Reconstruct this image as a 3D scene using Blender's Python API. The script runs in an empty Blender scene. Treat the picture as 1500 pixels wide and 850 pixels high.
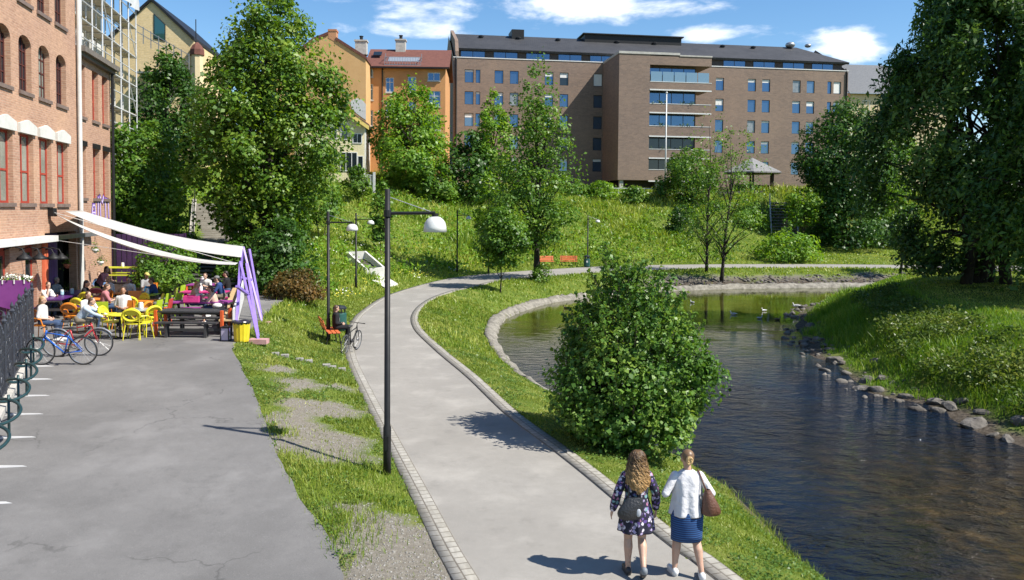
import bpy, bmesh, math, random
import numpy as np
from mathutils import Vector, Matrix
R = math.radians
rng = np.random.default_rng(11)
random.seed(5)
scene = bpy.context.scene
COL = scene.collection
# ------------------------------------------------------------------ camera
FP, PX, PY, PITCH, ROLL, EYE = 1200.0, 750.0, 358.0, math.atan(50 / 1200), 0.008, 4.9
_f = Vector((0, math.cos(PITCH), -math.sin(PITCH)))
_u = Vector((0, math.sin(PITCH), math.cos(PITCH)))
_r = Vector((1, 0, 0))
CR, SR = math.cos(ROLL), math.sin(ROLL)

def ray(px, py):
    a, b = px - PX, py - PY
    x, y = a * CR + b * SR, -a * SR + b * CR
    return _f + _r * (x / FP) - _u * (y / FP)

def at(px, py, Y):
    d = ray(px, py)
    t = Y / d.y
    return Vector((d.x * t, Y, EYE + d.z * t))

def G(px, py, z=0.0):
    for _ in range(8):
        zz = z(px_last[0], px_last[1]) if callable(z) and _ else (0.3 if callable(z) else z)
        d = ray(px, py)
        t = (zz - EYE) / d.z
        px_last = (d.x * t, d.y * t)
        if not callable(z):
            break
    return Vector((d.x * t, d.y * t, zz))

def project(p):
    v = Vector(p) - Vector((0, 0, EYE))
    w = v.dot(_f)
    x, y = v.dot(_r) / w * FP, -v.dot(_u) / w * FP
    return PX + x * CR - y * SR, PY + x * SR + y * CR

cam_d = bpy.data.cameras.new('camera')
cam = bpy.data.objects.new('camera', cam_d)
COL.objects.link(cam)
cam_d.sensor_width = 36
cam_d.lens = 28.8
cam_d.shift_y = (PY - 425) / 1500
cam_d.clip_end = 3000
cam_d.clip_start = 0.1
rt = _r * CR + _u * SR
up = -_r * SR + _u * CR
mw = Matrix((rt, up, -_f)).transposed().to_4x4()
mw.translation = Vector((0, 0, EYE))
cam.matrix_world = mw
scene.camera = cam

# ------------------------------------------------------------------ materials
MATS = {}

def mat(name, col, col2=None, rough=0.6, metal=0.0, scale=4.0, bump=0.0, bscale=30.0, spec=0.5, detail=5, trans=0.0, col3=None):
    if name in MATS:
        return MATS[name]
    m = bpy.data.materials.new(name)
    m.use_nodes = True
    nt = m.node_tree
    b = nt.nodes['Principled BSDF']
    b.inputs['Roughness'].default_value = rough
    b.inputs['Metallic'].default_value = metal
    b.inputs['Specular IOR Level'].default_value = spec
    b.inputs['Base Color'].default_value = (*col, 1)
    tc = nt.nodes.new('ShaderNodeTexCoord')
    if col2 is not None:
        n = nt.nodes.new('ShaderNodeTexNoise')
        n.inputs['Scale'].default_value = scale
        n.inputs['Detail'].default_value = detail
        n.inputs['Roughness'].default_value = 0.65
        nt.links.new(tc.outputs['Object'], n.inputs['Vector'])
        r = nt.nodes.new('ShaderNodeValToRGB')
        r.color_ramp.elements[0].position = 0.35
        r.color_ramp.elements[1].position = 0.65
        r.color_ramp.elements[0].color = (*col, 1)
        r.color_ramp.elements[1].color = (*col2, 1)
        if col3 is not None:
            e = r.color_ramp.elements.new(0.8)
            e.color = (*col3, 1)
        nt.links.new(n.outputs['Fac'], r.inputs['Fac'])
        nt.links.new(r.outputs['Color'], b.inputs['Base Color'])
    if bump:
        n2 = nt.nodes.new('ShaderNodeTexNoise')
        n2.inputs['Scale'].default_value = bscale
        n2.inputs['Detail'].default_value = 4
        nt.links.new(tc.outputs['Object'], n2.inputs['Vector'])
        bp = nt.nodes.new('ShaderNodeBump')
        bp.inputs['Strength'].default_value = bump
        bp.inputs['Distance'].default_value = 0.05
        nt.links.new(n2.outputs['Fac'], bp.inputs['Height'])
        nt.links.new(bp.outputs['Normal'], b.inputs['Normal'])
    MATS[name] = m
    return m

def brick(name, c1, c2, mortar, bw=0.24, bh=0.075, stain=None, stain_scale=0.4, bump=0.4, msize=0.012, offset=0.5, rough=0.85, amt=0.6):
    m = bpy.data.materials.new(name)
    m.use_nodes = True
    nt = m.node_tree
    b = nt.nodes['Principled BSDF']
    b.inputs['Roughness'].default_value = rough
    uv = nt.nodes.new('ShaderNodeUVMap')
    t = nt.nodes.new('ShaderNodeTexBrick')
    t.offset = offset
    t.inputs['Scale'].default_value = 1.0
    t.inputs['Brick Width'].default_value = bw
    t.inputs['Row Height'].default_value = bh
    t.inputs['Mortar Size'].default_value = msize
    t.inputs['Mortar Smooth'].default_value = 0.2
    t.inputs['Color1'].default_value = (*c1, 1)
    t.inputs['Color2'].default_value = (*c2, 1)
    t.inputs['Mortar'].default_value = (*mortar, 1)
    nt.links.new(uv.outputs['UV'], t.inputs['Vector'])
    tc = nt.nodes.new('ShaderNodeTexCoord')
    n = nt.nodes.new('ShaderNodeTexNoise')
    n.inputs['Scale'].default_value = stain_scale
    n.inputs['Detail'].default_value = 8
    n.inputs['Roughness'].default_value = 0.7
    nt.links.new(tc.outputs['Object'], n.inputs['Vector'])
    r = nt.nodes.new('ShaderNodeValToRGB')
    r.color_ramp.elements[0].position = 0.42
    r.color_ramp.elements[1].position = 0.72
    r.color_ramp.elements[0].color = (0, 0, 0, 1)
    r.color_ramp.elements[1].color = (amt, amt, amt, 1)
    nt.links.new(n.outputs['Fac'], r.inputs['Fac'])
    mx = nt.nodes.new('ShaderNodeMix')
    mx.data_type = 'RGBA'
    nt.links.new(r.outputs['Color'], mx.inputs['Factor'])
    nt.links.new(t.outputs['Color'], mx.inputs[6])
    s = stain or tuple(x * 0.6 for x in c1)
    mx.inputs[7].default_value = (*s, 1)
    # per-course tone change
    n3 = nt.nodes.new('ShaderNodeTexNoise')
    n3.inputs['Scale'].default_value = 9.0
    n3.inputs['Detail'].default_value = 3
    mp = nt.nodes.new('ShaderNodeMapping')
    mp.inputs['Scale'].default_value = (0.5, 1.6, 1)
    nt.links.new(uv.outputs['UV'], mp.inputs['Vector'])
    nt.links.new(mp.outputs['Vector'], n3.inputs['Vector'])
    hs = nt.nodes.new('ShaderNodeHueSaturation')
    mr = nt.nodes.new('ShaderNodeMapRange')
    mr.inputs['To Min'].default_value = 0.65
    mr.inputs['To Max'].default_value = 1.35
    nt.links.new(n3.outputs['Fac'], mr.inputs['Value'])
    nt.links.new(mr.outputs['Result'], hs.inputs['Value'])
    nt.links.new(mx.outputs[2], hs.inputs['Color'])
    nt.links.new(hs.outputs['Color'], b.inputs['Base Color'])
    if bump:
        bp = nt.nodes.new('ShaderNodeBump')
        bp.inputs['Strength'].default_value = bump
        bp.inputs['Distance'].default_value = 0.01
        bp.invert = True
        nt.links.new(t.outputs['Fac'], bp.inputs['Height'])
        nt.links.new(bp.outputs['Normal'], b.inputs['Normal'])
    MATS[name] = m
    return m

def leafmat(name, dark, mid, light, trans=0.35, cl=0.5):
    m = bpy.data.materials.new(name)
    m.use_nodes = True
    nt = m.node_tree
    b = nt.nodes['Principled BSDF']
    b.inputs['Roughness'].default_value = 0.42
    b.inputs['Specular IOR Level'].default_value = 0.32
    g = nt.nodes.new('ShaderNodeNewGeometry')
    tc = nt.nodes.new('ShaderNodeTexCoord')
    n = nt.nodes.new('ShaderNodeTexNoise')
    n.inputs['Scale'].default_value = cl
    n.inputs['Detail'].default_value = 3
    nt.links.new(tc.outputs['Object'], n.inputs['Vector'])
    ma = nt.nodes.new('ShaderNodeMath')
    ma.operation = 'MULTIPLY_ADD'
    ma.inputs[1].default_value = 0.55
    nt.links.new(g.outputs['Random Per Island'], ma.inputs[0])
    m2 = nt.nodes.new('ShaderNodeMath')
    m2.operation = 'MULTIPLY_ADD'
    m2.inputs[1].default_value = 1.3
    m2.inputs[2].default_value = -0.42
    nt.links.new(n.outputs['Fac'], m2.inputs[0])
    nt.links.new(m2.outputs[0], ma.inputs[2])
    r = nt.nodes.new('ShaderNodeValToRGB')
    r.color_ramp.elements[0].position = 0.1
    r.color_ramp.elements[0].color = (*dark, 1)
    r.color_ramp.elements[1].position = 0.95
    r.color_ramp.elements[1].color = (*light, 1)
    e = r.color_ramp.elements.new(0.5)
    e.color = (*mid, 1)
    nt.links.new(ma.outputs[0], r.inputs['Fac'])
    nt.links.new(r.outputs['Color'], b.inputs['Base Color'])
    t = nt.nodes.new('ShaderNodeBsdfTranslucent')
    h = nt.nodes.new('ShaderNodeHueSaturation')
    h.inputs['Hue'].default_value = 0.485
    h.inputs['Saturation'].default_value = 1.1
    h.inputs['Value'].default_value = 1.5
    nt.links.new(r.outputs['Color'], h.inputs['Color'])
    nt.links.new(h.outputs['Color'], t.inputs['Color'])
    mx = nt.nodes.new('ShaderNodeMixShader')
    mx.inputs[0].default_value = trans
    nt.links.new(b.outputs[0], mx.inputs[1])
    nt.links.new(t.outputs[0], mx.inputs[2])
    nt.links.new(mx.outputs[0], nt.nodes['Material Output'].inputs['Surface'])
    MATS[name] = m
    return m

# ------------------------------------------------------------------ objects
def tag(o, label=None, cat=None, group=None, kind=None):
    if label: o['label'] = label
    if cat: o['category'] = cat
    if group: o['group'] = group
    if kind: o['kind'] = kind
    return o

def thing(name, label, cat, loc=(0, 0, 0), rz=0.0, group=None, sc=None):
    o = bpy.data.objects.new(name, None)
    o.empty_display_size = 0.2
    COL.objects.link(o)
    o.location = loc
    o.rotation_euler = (0, 0, rz)
    if sc: o.scale = sc
    return tag(o, label, cat, group)

def dup(root, loc, rz=None, label=None, group=None, sc=None):
    r = root.copy()
    COL.objects.link(r)
    r.location = loc
    if rz is not None: r.rotation_euler = (0, 0, rz)
    if sc: r.scale = sc
    if label: r['label'] = label
    if group: r['group'] = group
    for ch in list(root.children):
        c = ch.copy(); COL.objects.link(c); c.parent = r
        for g in list(ch.children):
            d = g.copy(); COL.objects.link(d); d.parent = c
    return r

class MB:
    def __init__(s):
        s.v, s.f, s.m, s.k = [], [], [], 0
    def add(s, vs, fs):
        o = len(s.v)
        s.v.extend([tuple(p) for p in vs])
        for f in fs:
            s.f.append(tuple(i + o for i in f)); s.m.append(s.k)
        return s
    def box(s, c, d, rz=0.0, M=None):
        x, y, z = d[0] / 2, d[1] / 2, d[2] / 2
        ca, sa = math.cos(rz), math.sin(rz)
        vs = []
        for dx, dy, dz in ((-x, -y, -z), (x, -y, -z), (x, y, -z), (-x, y, -z), (-x, -y, z), (x, -y, z), (x, y, z), (-x, y, z)):
            p = Vector((dx * ca - dy * sa, dx * sa + dy * ca, dz))
            if M is not None: p = M @ Vector((dx, dy, dz))
            vs.append((p.x + c[0], p.y + c[1], p.z + c[2]))
        return s.add(vs, [(0, 3, 2, 1), (4, 5, 6, 7), (0, 1, 5, 4), (1, 2, 6, 5), (2, 3, 7, 6), (3, 0, 4, 7)])
    def bar(s, a, b, w, h=None, up=(0, 0, 1)):
        h = h or w
        a, b = Vector(a), Vector(b)
        d = (b - a)
        L = d.length
        d.normalize()
        u = Vector(up)
        if abs(d.dot(u)) > 0.99: u = Vector((0, 1, 0))
        x = d.cross(u).normalized(); z = x.cross(d).normalized()
        M = Matrix((x, d, z)).transposed()
        return s.box(tuple((a + b) / 2), (w, L, h), M=M)
    def tube(s, pts, rad, n=8, caps=True, closed=False):
        pts = [Vector(p) for p in pts]
        N = len(pts)
        rr = rad if hasattr(rad, '__len__') else [rad] * N
        vs, fs = [], []
        prev = None
        for i, p in enumerate(pts):
            if closed: t = pts[(i + 1) % N] - pts[i - 1]
            else: t = pts[min(i + 1, N - 1)] - pts[max(i - 1, 0)]
            if t.length < 1e-9: t = Vector((0, 0, 1))
            t.normalize()
            if prev is None:
                a = Vector((0, 0, 1)) if abs(t.z) < 0.9 else Vector((1, 0, 0))
                x = t.cross(a).normalized()
            else:
                x = (prev - t * prev.dot(t))
                if x.length < 1e-6: x = t.orthogonal()
                x.normalize()
            prev = x
            y = t.cross(x)
            for k in range(n):
                an = 2 * math.pi * k / n
                vs.append(p + (x * math.cos(an) + y * math.sin(an)) * rr[i])
        M_ = N if closed else N - 1
        for i in range(M_):
            j = (i + 1) % N
            for k in range(n):
                k2 = (k + 1) % n
                fs.append((i * n + k, i * n + k2, j * n + k2, j * n + k))
        if caps and not closed:
            fs.append(tuple(range(n - 1, -1, -1)))
            fs.append(tuple((N - 1) * n + k for k in range(n)))
        return s.add(vs, fs)
    def lathe(s, prof, c=(0, 0, 0), n=20):
        vs, fs = [], []
        P = len(prof)
        for r, z in prof:
            for k in range(n):
                a = 2 * math.pi * k / n
                vs.append((c[0] + r * math.cos(a), c[1] + r * math.sin(a), c[2] + z))
        for i in range(P - 1):
            for k in range(n):
                k2 = (k + 1) % n
                fs.append((i * n + k, i * n + k2, (i + 1) * n + k2, (i + 1) * n + k))
        fs.append(tuple(range(n - 1, -1, -1)))
        fs.append(tuple((P - 1) * n + k for k in range(n)))
        return s.add(vs, fs)
    def ell(s, c, r, n=12, M=None):
        vs, fs = [], []
        m = max(6, n // 2 + 1)
        for i in range(m + 1):
            th = math.pi * i / m
            for k in range(n):
                a = 2 * math.pi * k / n
                p = Vector((r[0] * math.sin(th) * math.cos(a), r[1] * math.sin(th) * math.sin(a), r[2] * math.cos(th)))
                if M is not None: p = M @ p
                vs.append((c[0] + p.x, c[1] + p.y, c[2] + p.z))
        for i in range(m):
            for k in range(n):
                k2 = (k + 1) % n
                fs.append((i * n + k, (i + 1) * n + k, (i + 1) * n + k2, i * n + k2))
        return s.add(vs, fs)
    def prism(s, poly, z0, z1):
        n = len(poly)
        vs = [(p[0], p[1], z0) for p in poly] + [(p[0], p[1], z1) for p in poly]
        fs = [tuple(range(n - 1, -1, -1)), tuple(range(n, 2 * n))]
        fs += [(i, (i + 1) % n, n + (i + 1) % n, n + i) for i in range(n)]
        return s.add(vs, fs)
    def slab(s, pts, th, nrm):
        """polygon of 3D points given a thickness along nrm (away from it)"""
        n = len(pts)
        w = Vector(nrm).normalized() * th
        vs = [Vector(p) for p in pts] + [Vector(p) - w for p in pts]
        fs = [tuple(range(n)), tuple(range(2 * n - 1, n - 1, -1))]
        fs += [(i, n + i, n + (i + 1) % n, (i + 1) % n) for i in range(n)]
        return s.add(vs, fs)
    def build(s, name, m, parent=None, smooth=False, world=True, uv=True, bevel=0.0):
        me = bpy.data.meshes.new(name)
        v = np.array(s.v, dtype=float).reshape(-1, 3)
        if parent is not None and world:
            L = np.array(parent.location)
            pp = parent.parent
            while pp is not None:
                L = L + np.array(pp.location); pp = pp.parent
            v = v - L
        me.from_pydata(v.tolist(), [], s.f)
        ms = m if isinstance(m, (list, tuple)) else [m]
        for q in ms: me.materials.append(q)
        if len(ms) > 1: me.polygons.foreach_set('material_index', s.m)
        if smooth: me.polygons.foreach_set('use_smooth', [True] * len(me.polygons))
        if uv and len(me.loops):
            nl = len(me.loops)
            li = np.empty(nl, dtype=np.int32); me.loops.foreach_get('vertex_index', li)
            pn = np.empty(len(me.polygons) * 3); me.polygons.foreach_get('normal', pn); pn = pn.reshape(-1, 3)
            lt = np.empty(len(me.polygons), dtype=np.int32); me.polygons.foreach_get('loop_total', lt)
            pol = np.repeat(np.arange(len(lt)), lt)
            co = np.array(s.v, dtype=float).reshape(-1, 3)[li]
            nn = pn[pol]
            flat = np.abs(nn[:, 2]) > 0.75
            h = np.stack([-nn[:, 1], nn[:, 0]], 1)
            hl = np.linalg.norm(h, axis=1, keepdims=True); hl[hl < 1e-6] = 1
            h = h / hl
            u = np.where(flat, co[:, 0], (co[:, :2] * h).sum(1))
            w = np.where(flat, co[:, 1], co[:, 2])
            l = me.uv_layers.new(name='uv')
            l.data.foreach_set('uv', np.stack([u, w], 1).ravel().astype(np.float32))
        me.update()
        o = bpy.data.objects.new(name, me)
        COL.objects.link(o)
        if parent is not None: o.parent = parent
        if bevel:
            b = o.modifiers.new('bevel', 'BEVEL'); b.width = bevel; b.segments = 2; b.limit_method = 'ANGLE'
        return o

def npmesh(name, V, Fs, m, parent=None, uv=None, smooth=False, world=True, attr=None):
    """fast mesh: V (n,3), Fs (m,k)"""
    V = np.asarray(V, dtype=np.float32).reshape(-1, 3)
    if parent is not None and world:
        V = V - np.array(parent.location, dtype=np.float32)
    Fs = np.asarray(Fs, dtype=np.int32)
    k = Fs.shape[1]
    me = bpy.data.meshes.new(name)
    me.vertices.add(len(V)); me.vertices.foreach_set('co', V.ravel())
    me.loops.add(Fs.size); me.loops.foreach_set('vertex_index', Fs.ravel())
    me.polygons.add(len(Fs))
    me.polygons.foreach_set('loop_start', np.arange(0, Fs.size, k, dtype=np.int32))
    me.polygons.foreach_set('loop_total', np.full(len(Fs), k, dtype=np.int32))
    if smooth: me.polygons.foreach_set('use_smooth', np.ones(len(Fs), dtype=bool))
    if uv is not None:
        l = me.uv_layers.new(name='uv'); l.data.foreach_set('uv', np.asarray(uv, dtype=np.float32)[Fs.ravel()].ravel())
    if attr is not None:
        for an, av in attr.items():
            a = me.attributes.new(an, 'FLOAT', 'POINT'); a.data.foreach_set('value', np.asarray(av, dtype=np.float32))
    for q in (m if isinstance(m, (list, tuple)) else [m]): me.materials.append(q)
    me.update(calc_edges=True)
    me.validate()
    o = bpy.data.objects.new(name, me)
    COL.objects.link(o)
    if parent is not None: o.parent = parent
    return o

# ------------------------------------------------------------------ 2D helpers
def seg_dist(P, poly):
    P = np.asarray(P, dtype=float); A = np.asarray(poly, dtype=float)
    best = np.full(len(P), 1e18)
    for a, b in zip(A[:-1], A[1:]):
        d = b - a; L = (d * d).sum()
        t = np.clip(((P - a) @ d) / max(L, 1e-12), 0, 1)
        q = a + t[:, None] * d
        best = np.minimum(best, ((P - q) ** 2).sum(1))
    return np.sqrt(best)

def inside(P, poly):
    P = np.asarray(P, dtype=float); A = np.asarray(poly, dtype=float)
    r = np.zeros(len(P), dtype=bool)
    n = len(A)
    for i in range(n):
        x0, y0 = A[i]; x1, y1 = A[(i + 1) % n]
        if y0 == y1: continue
        c = ((y0 > P[:, 1]) != (y1 > P[:, 1])) & (P[:, 0] < (x1 - x0) * (P[:, 1] - y0) / (y1 - y0) + x0)
        r ^= c
    return r

def smooth_poly(pts, step=0.5):
    """Catmull-Rom through pts, resampled"""
    p = [np.array(q[:2], dtype=float) for q in pts]
    p = [2 * p[0] - p[1]] + p + [2 * p[-1] - p[-2]]
    out = []
    for i in range(1, len(p) - 2):
        L = np.linalg.norm(p[i + 1] - p[i]); n = max(2, int(L / step))
        for k in range(n):
            t = k / n
            out.append(0.5 * ((2 * p[i]) + (-p[i - 1] + p[i + 1]) * t + (2 * p[i - 1] - 5 * p[i] + 4 * p[i + 1] - p[i + 2]) * t * t + (-p[i - 1] + 3 * p[i] - 3 * p[i + 1] + p[i + 2]) * t ** 3))
    out.append(p[-2])
    return np.array(out)

def offset_poly(P, d):
    """shift a polyline to its right-hand side (looking along it) by d"""
    t = np.gradient(P, axis=0)
    t /= np.maximum(np.linalg.norm(t, axis=1, keepdims=True), 1e-9)
    return P + np.stack([t[:, 1], -t[:, 0]], 1) * d

def smst(a, b, x):
    t = np.clip((x - a) / (b - a), 0, 1)
    return t * t * (3 - 2 * t)

def vnoise(X, Y, s, seed=0):
    """cheap value noise in 0..1"""
    x, y = np.asarray(X) / s, np.asarray(Y) / s
    xi, yi = np.floor(x).astype(np.int64), np.floor(y).astype(np.int64)
    fx, fy = x - xi, y - yi
    fx, fy = fx * fx * (3 - 2 * fx), fy * fy * (3 - 2 * fy)
    def h(a, b):
        n = (a * 374761393 + b * 668265263 + seed * 974711) & 0x7fffffff
        n = ((n ^ (n >> 13)) * 1274126177) & 0x7fffffff
        return ((n ^ (n >> 16)) & 0xffff) / 65535.0
    return (h(xi, yi) * (1 - fx) + h(xi + 1, yi) * fx) * (1 - fy) + (h(xi, yi + 1) * (1 - fx) + h(xi + 1, yi + 1) * fx) * fy

# ------------------------------------------------------------------ light and sky
SUN_DIR = Vector((0.94, -0.34, 0)).normalized() * math.cos(R(49)) + Vector((0, 0, math.sin(R(49))))
sd = bpy.data.lights.new('sun', 'SUN')
sd.energy = 5.0
sd.angle = R(0.5)
sd.color = (1.0, 0.945, 0.855)
so = bpy.data.objects.new('sun', sd)
COL.objects.link(so)
so.rotation_euler = (-SUN_DIR).to_track_quat('-Z', 'Y').to_euler()
so.location = (20, -10, 60)
w = bpy.data.worlds.new('World')
scene.world = w
w.use_nodes = True
nt = w.node_tree
bg = nt.nodes['Background']
bg.inputs['Strength'].default_value = 0.07
sky = nt.nodes.new('ShaderNodeTexSky')
sky.sky_type = 'NISHITA'
sky.sun_disc = False
sky.sun_elevation = R(49)
sky.sun_rotation = math.atan2(0.94, -0.34)
sky.air_density = 1.0
sky.dust_density = 0.1
sky.ozone_density = 3.0
SKY = sky
tc = nt.nodes.new('ShaderNodeTexCoord')
sep = nt.nodes.new('ShaderNodeSeparateXYZ')
nt.links.new(tc.outputs['Generated'], sep.inputs[0])

def mth(op, a, b=None, c=None):
    n = nt.nodes.new('ShaderNodeMath'); n.operation = op
    for i, q in enumerate((a, b, c)):
        if q is None: continue
        if isinstance(q, (int, float)): n.inputs[i].default_value = q
        else: nt.links.new(q, n.inputs[i])
    return n.outputs[0]
az = mth('ARCTAN2', sep.outputs[0], sep.outputs[1])
el = mth('ARCSINE', sep.outputs[2])
comb = nt.nodes.new('ShaderNodeCombineXYZ')
nt.links.new(mth('MULTIPLY', az, 1.0), comb.inputs[0])
nt.links.new(mth('MULTIPLY', el, 2.6), comb.inputs[1])
n1 = nt.nodes.new('ShaderNodeTexNoise')
n1.inputs['Scale'].default_value = 9.0; n1.inputs['Detail'].default_value = 7; n1.inputs['Roughness'].default_value = 0.58
n1.inputs['Distortion'].default_value = 0.25
nt.links.new(comb.outputs[0], n1.inputs['Vector'])
# the banks of cloud: direction (azimuth, elevation) and size of each, broken up by noise
def azel(px, py):
    d = ray(px, py).normalized()
    return math.atan2(d.x, d.y), math.asin(d.z)
CL = [(815, 8, 230, 32, 1.0), (590, 45, 130, 22, .75), (600, 22, 160, 18, .6), (480, 0, 60, 12, .6), (1020, 50, 85, 15, .8), (1248, 66, 62, 26, .85), (1330, 10, 40, 15, .3), (720, 20, 60, 14, .6), (1080, 48, 30, 8, .4)]
tot = None
for px, py, wx, wy, st in CL:
    a0, e0 = azel(px, py); a1, _ = azel(px + wx, py); _, e1 = azel(px, py - wy)
    dx = mth('DIVIDE', mth('SUBTRACT', az, a0), a1 - a0)
    dy = mth('DIVIDE', mth('SUBTRACT', el, e0), e1 - e0)
    g = mth('MULTIPLY', mth('EXPONENT', mth('MULTIPLY', mth('ADD', mth('MULTIPLY', dx, dx), mth('MULTIPLY', dy, dy)), -0.9)), st)
    tot = g if tot is None else mth('MAXIMUM', tot, g)
n2 = nt.nodes.new('ShaderNodeTexNoise')
n2.inputs['Scale'].default_value = 2.2; n2.inputs['Detail'].default_value = 6; n2.inputs['Roughness'].default_value = 0.6
nt.links.new(tc.outputs['Generated'], n2.inputs['Vector'])
gen = mth('MULTIPLY', mth('SUBTRACT', n2.outputs['Fac'], 0.56), 3.0)
# the scattered rest of the sky only away from the part this street looks at
away = mth('SUBTRACT', 1.0, mth('MULTIPLY', mth('LESS_THAN', mth('ABSOLUTE', az), 1.6), 1.0))
gen = mth('MULTIPLY', gen, away)
cl = mth('ADD', mth('MULTIPLY', tot, 1.15), mth('MULTIPLY', mth('SUBTRACT', n1.outputs['Fac'], 0.5), 3.0))
mrr = nt.nodes.new('ShaderNodeMapRange'); mrr.interpolation_type = 'SMOOTHSTEP'
mrr.inputs['From Min'].default_value = 0.42; mrr.inputs['From Max'].default_value = 1.15
nt.links.new(cl, mrr.inputs['Value'])
fac = mth('MINIMUM', mth('MAXIMUM', mth('MULTIPLY', mrr.outputs[0], 0.92), mth('MINIMUM', mth('MAXIMUM', gen, 0.0), 0.8)), 0.95)
skc = nt.nodes.new('ShaderNodeHueSaturation')
skc.inputs['Saturation'].default_value = 1.2
skc.inputs['Value'].default_value = 1.35
nt.links.new(sky.outputs[0], skc.inputs['Color'])
SKC = skc
mxw = nt.nodes.new('ShaderNodeMix'); mxw.data_type = 'RGBA'
nt.links.new(fac, mxw.inputs['Factor'])
nt.links.new(skc.outputs[0], mxw.inputs[6])
mxw.inputs[7].default_value = (11.2, 11.6, 12.4, 1)
nt.links.new(mxw.outputs[2], bg.inputs['Color'])
scene.view_settings.view_transform = 'Standard'
scene.view_settings.look = 'None'
scene.view_settings.exposure = 0.8
scene.view_settings.gamma = 1
scene.render.engine = 'CYCLES'
scene.cycles.use_denoising = True
scene.cycles.max_bounces = 6
scene.cycles.diffuse_bounces = 2
scene.cycles.glossy_bounces = 3
scene.cycles.transmission_bounces = 3
scene.cycles.caustics_reflective = False
scene.cycles.caustics_refractive = False
scene.cycles.sample_clamp_indirect = 4
# ------------------------------------------------------------------ people
def zc_f(X, Y):
    t = np.clip((np.asarray(Y, dtype=float) - 8.5) / 14.5, 0, 1)
    return 0.1 + 0.82 * t * t * (3 - 2 * t)

def skinmat(name, c):
    m = mat(name, c, tuple(x * .88 for x in c), rough=.5, scale=9)
    b = m.node_tree.nodes['Principled BSDF']
    b.inputs['Subsurface Weight'].default_value = .12
    b.inputs['Subsurface Radius'].default_value = (.02, .008, .005)
    return m
SK = [skinmat('skin_fair', (.52, .32, .23)), skinmat('skin_tan', (.40, .22, .14))]

def caps(mb, a, b, ra, rb, n=12):
    """tapered capsule"""
    a, b = Vector(a), Vector(b)
    d = b - a; L = d.length
    if L < 1e-5: return mb.ell(a, (ra,) * 3, n)
    d /= L
    pts, rd = [], []
    for k in range(4, -1, -1):
        t = k / 4 * math.pi / 2 * .97; pts.append(a - d * ra * math.sin(t)); rd.append(ra * math.cos(t))
    for k in range(5):
        t = k / 4 * math.pi / 2 * .97; pts.append(b + d * rb * math.sin(t)); rd.append(rb * math.cos(t))
    return mb.tube(pts, rd, n)

def chain(mb, pts, rd, n=12):
    for i in range(len(pts) - 1): caps(mb, pts[i], pts[i + 1], rd[i], rd[i + 1], n)

def loftz(mb, secs, n=18):
    """closed loft of ellipses: (centre, rx, ry) with axes along X and Y"""
    vs, fs = [], []
    for c, rx, ry in secs:
        for k in range(n):
            a = 2 * math.pi * k / n
            vs.append((c[0] + rx * math.cos(a), c[1] + ry * math.sin(a), c[2]))
    N = len(secs)
    for i in range(N - 1):
        for k in range(n):
            k2 = (k + 1) % n
            fs.append((i * n + k, i * n + k2, (i + 1) * n + k2, (i + 1) * n + k))
    fs.append(tuple(range(n - 1, -1, -1))); fs.append(tuple((N - 1) * n + k for k in range(n)))
    return mb.add(vs, fs)

def skin(name, mb, m, parent, voxel, it=3):
    """fuse overlapping closed pieces into one continuous surface"""
    o = mb.build('fuse', [], None, uv=False)
    md = o.modifiers.new('r', 'REMESH'); md.mode = 'VOXEL'; md.voxel_size = voxel; md.use_smooth_shade = True
    sm = o.modifiers.new('s', 'SMOOTH'); sm.factor = .5; sm.iterations = it
    dg = bpy.context.evaluated_depsgraph_get()
    me = bpy.data.meshes.new_from_object(o.evaluated_get(dg))
    old = o.data
    bpy.data.objects.remove(o); bpy.data.meshes.remove(old)
    me.name = name
    me.materials.clear(); me.materials.append(m)
    me.polygons.foreach_set('use_smooth', [True] * len(me.polygons))
    q = bpy.data.objects.new(name, me); COL.objects.link(q); q.parent = parent
    return q

def hand(mb, wrist, elbow, side, curl=.5, fat=1.0):
    """palm, four unequal bent fingers and a thumb; side = +1 right, -1 left"""
    w, e = Vector(wrist), Vector(elbow)
    d = (w - e).normalized()
    inn = Vector((-side, 0, 0)); inn = (inn - d * inn.dot(d)).normalized()      # palm faces the thigh
    fw = d.cross(inn).normalized()
    if fw.y < 0: fw = -fw                                                       # thumb side points forward
    R_ = .0085 * fat
    pc = w + d * .045
    for k in range(4):
        o = (k - 1.5) * .0195
        base = w + d * .085 + fw * -o
        caps(mb, w + d * .01 + fw * -o * .55, base, .014 * fat, .0115 * fat, 8)
        L = (.062, .072, .068, .052)[3 - k] if k else .066
        dd = (d + inn * curl * .35).normalized(); d2 = (d + inn * curl * 1.0).normalized(); d3 = (d + inn * curl * 1.9).normalized()
        p1 = base + dd * L * .48; p2 = p1 + d2 * L * .32; p3 = p2 + d3 * L * .25
        chain(mb, [base, p1, p2, p3], [R_ * 1.1, R_, R_ * .92, R_ * .8], 8)
    t0 = w + d * .025 + fw * .022; t1 = t0 + (d * .6 + fw * .7 + inn * .25).normalized() * .04; t2 = t1 + (d * .9 + fw * .25 + inn * .35).normalized() * .032
    chain(mb, [t0, t1, t2], [.013 * fat, R_ * 1.12, R_ * .9], 8)

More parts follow.
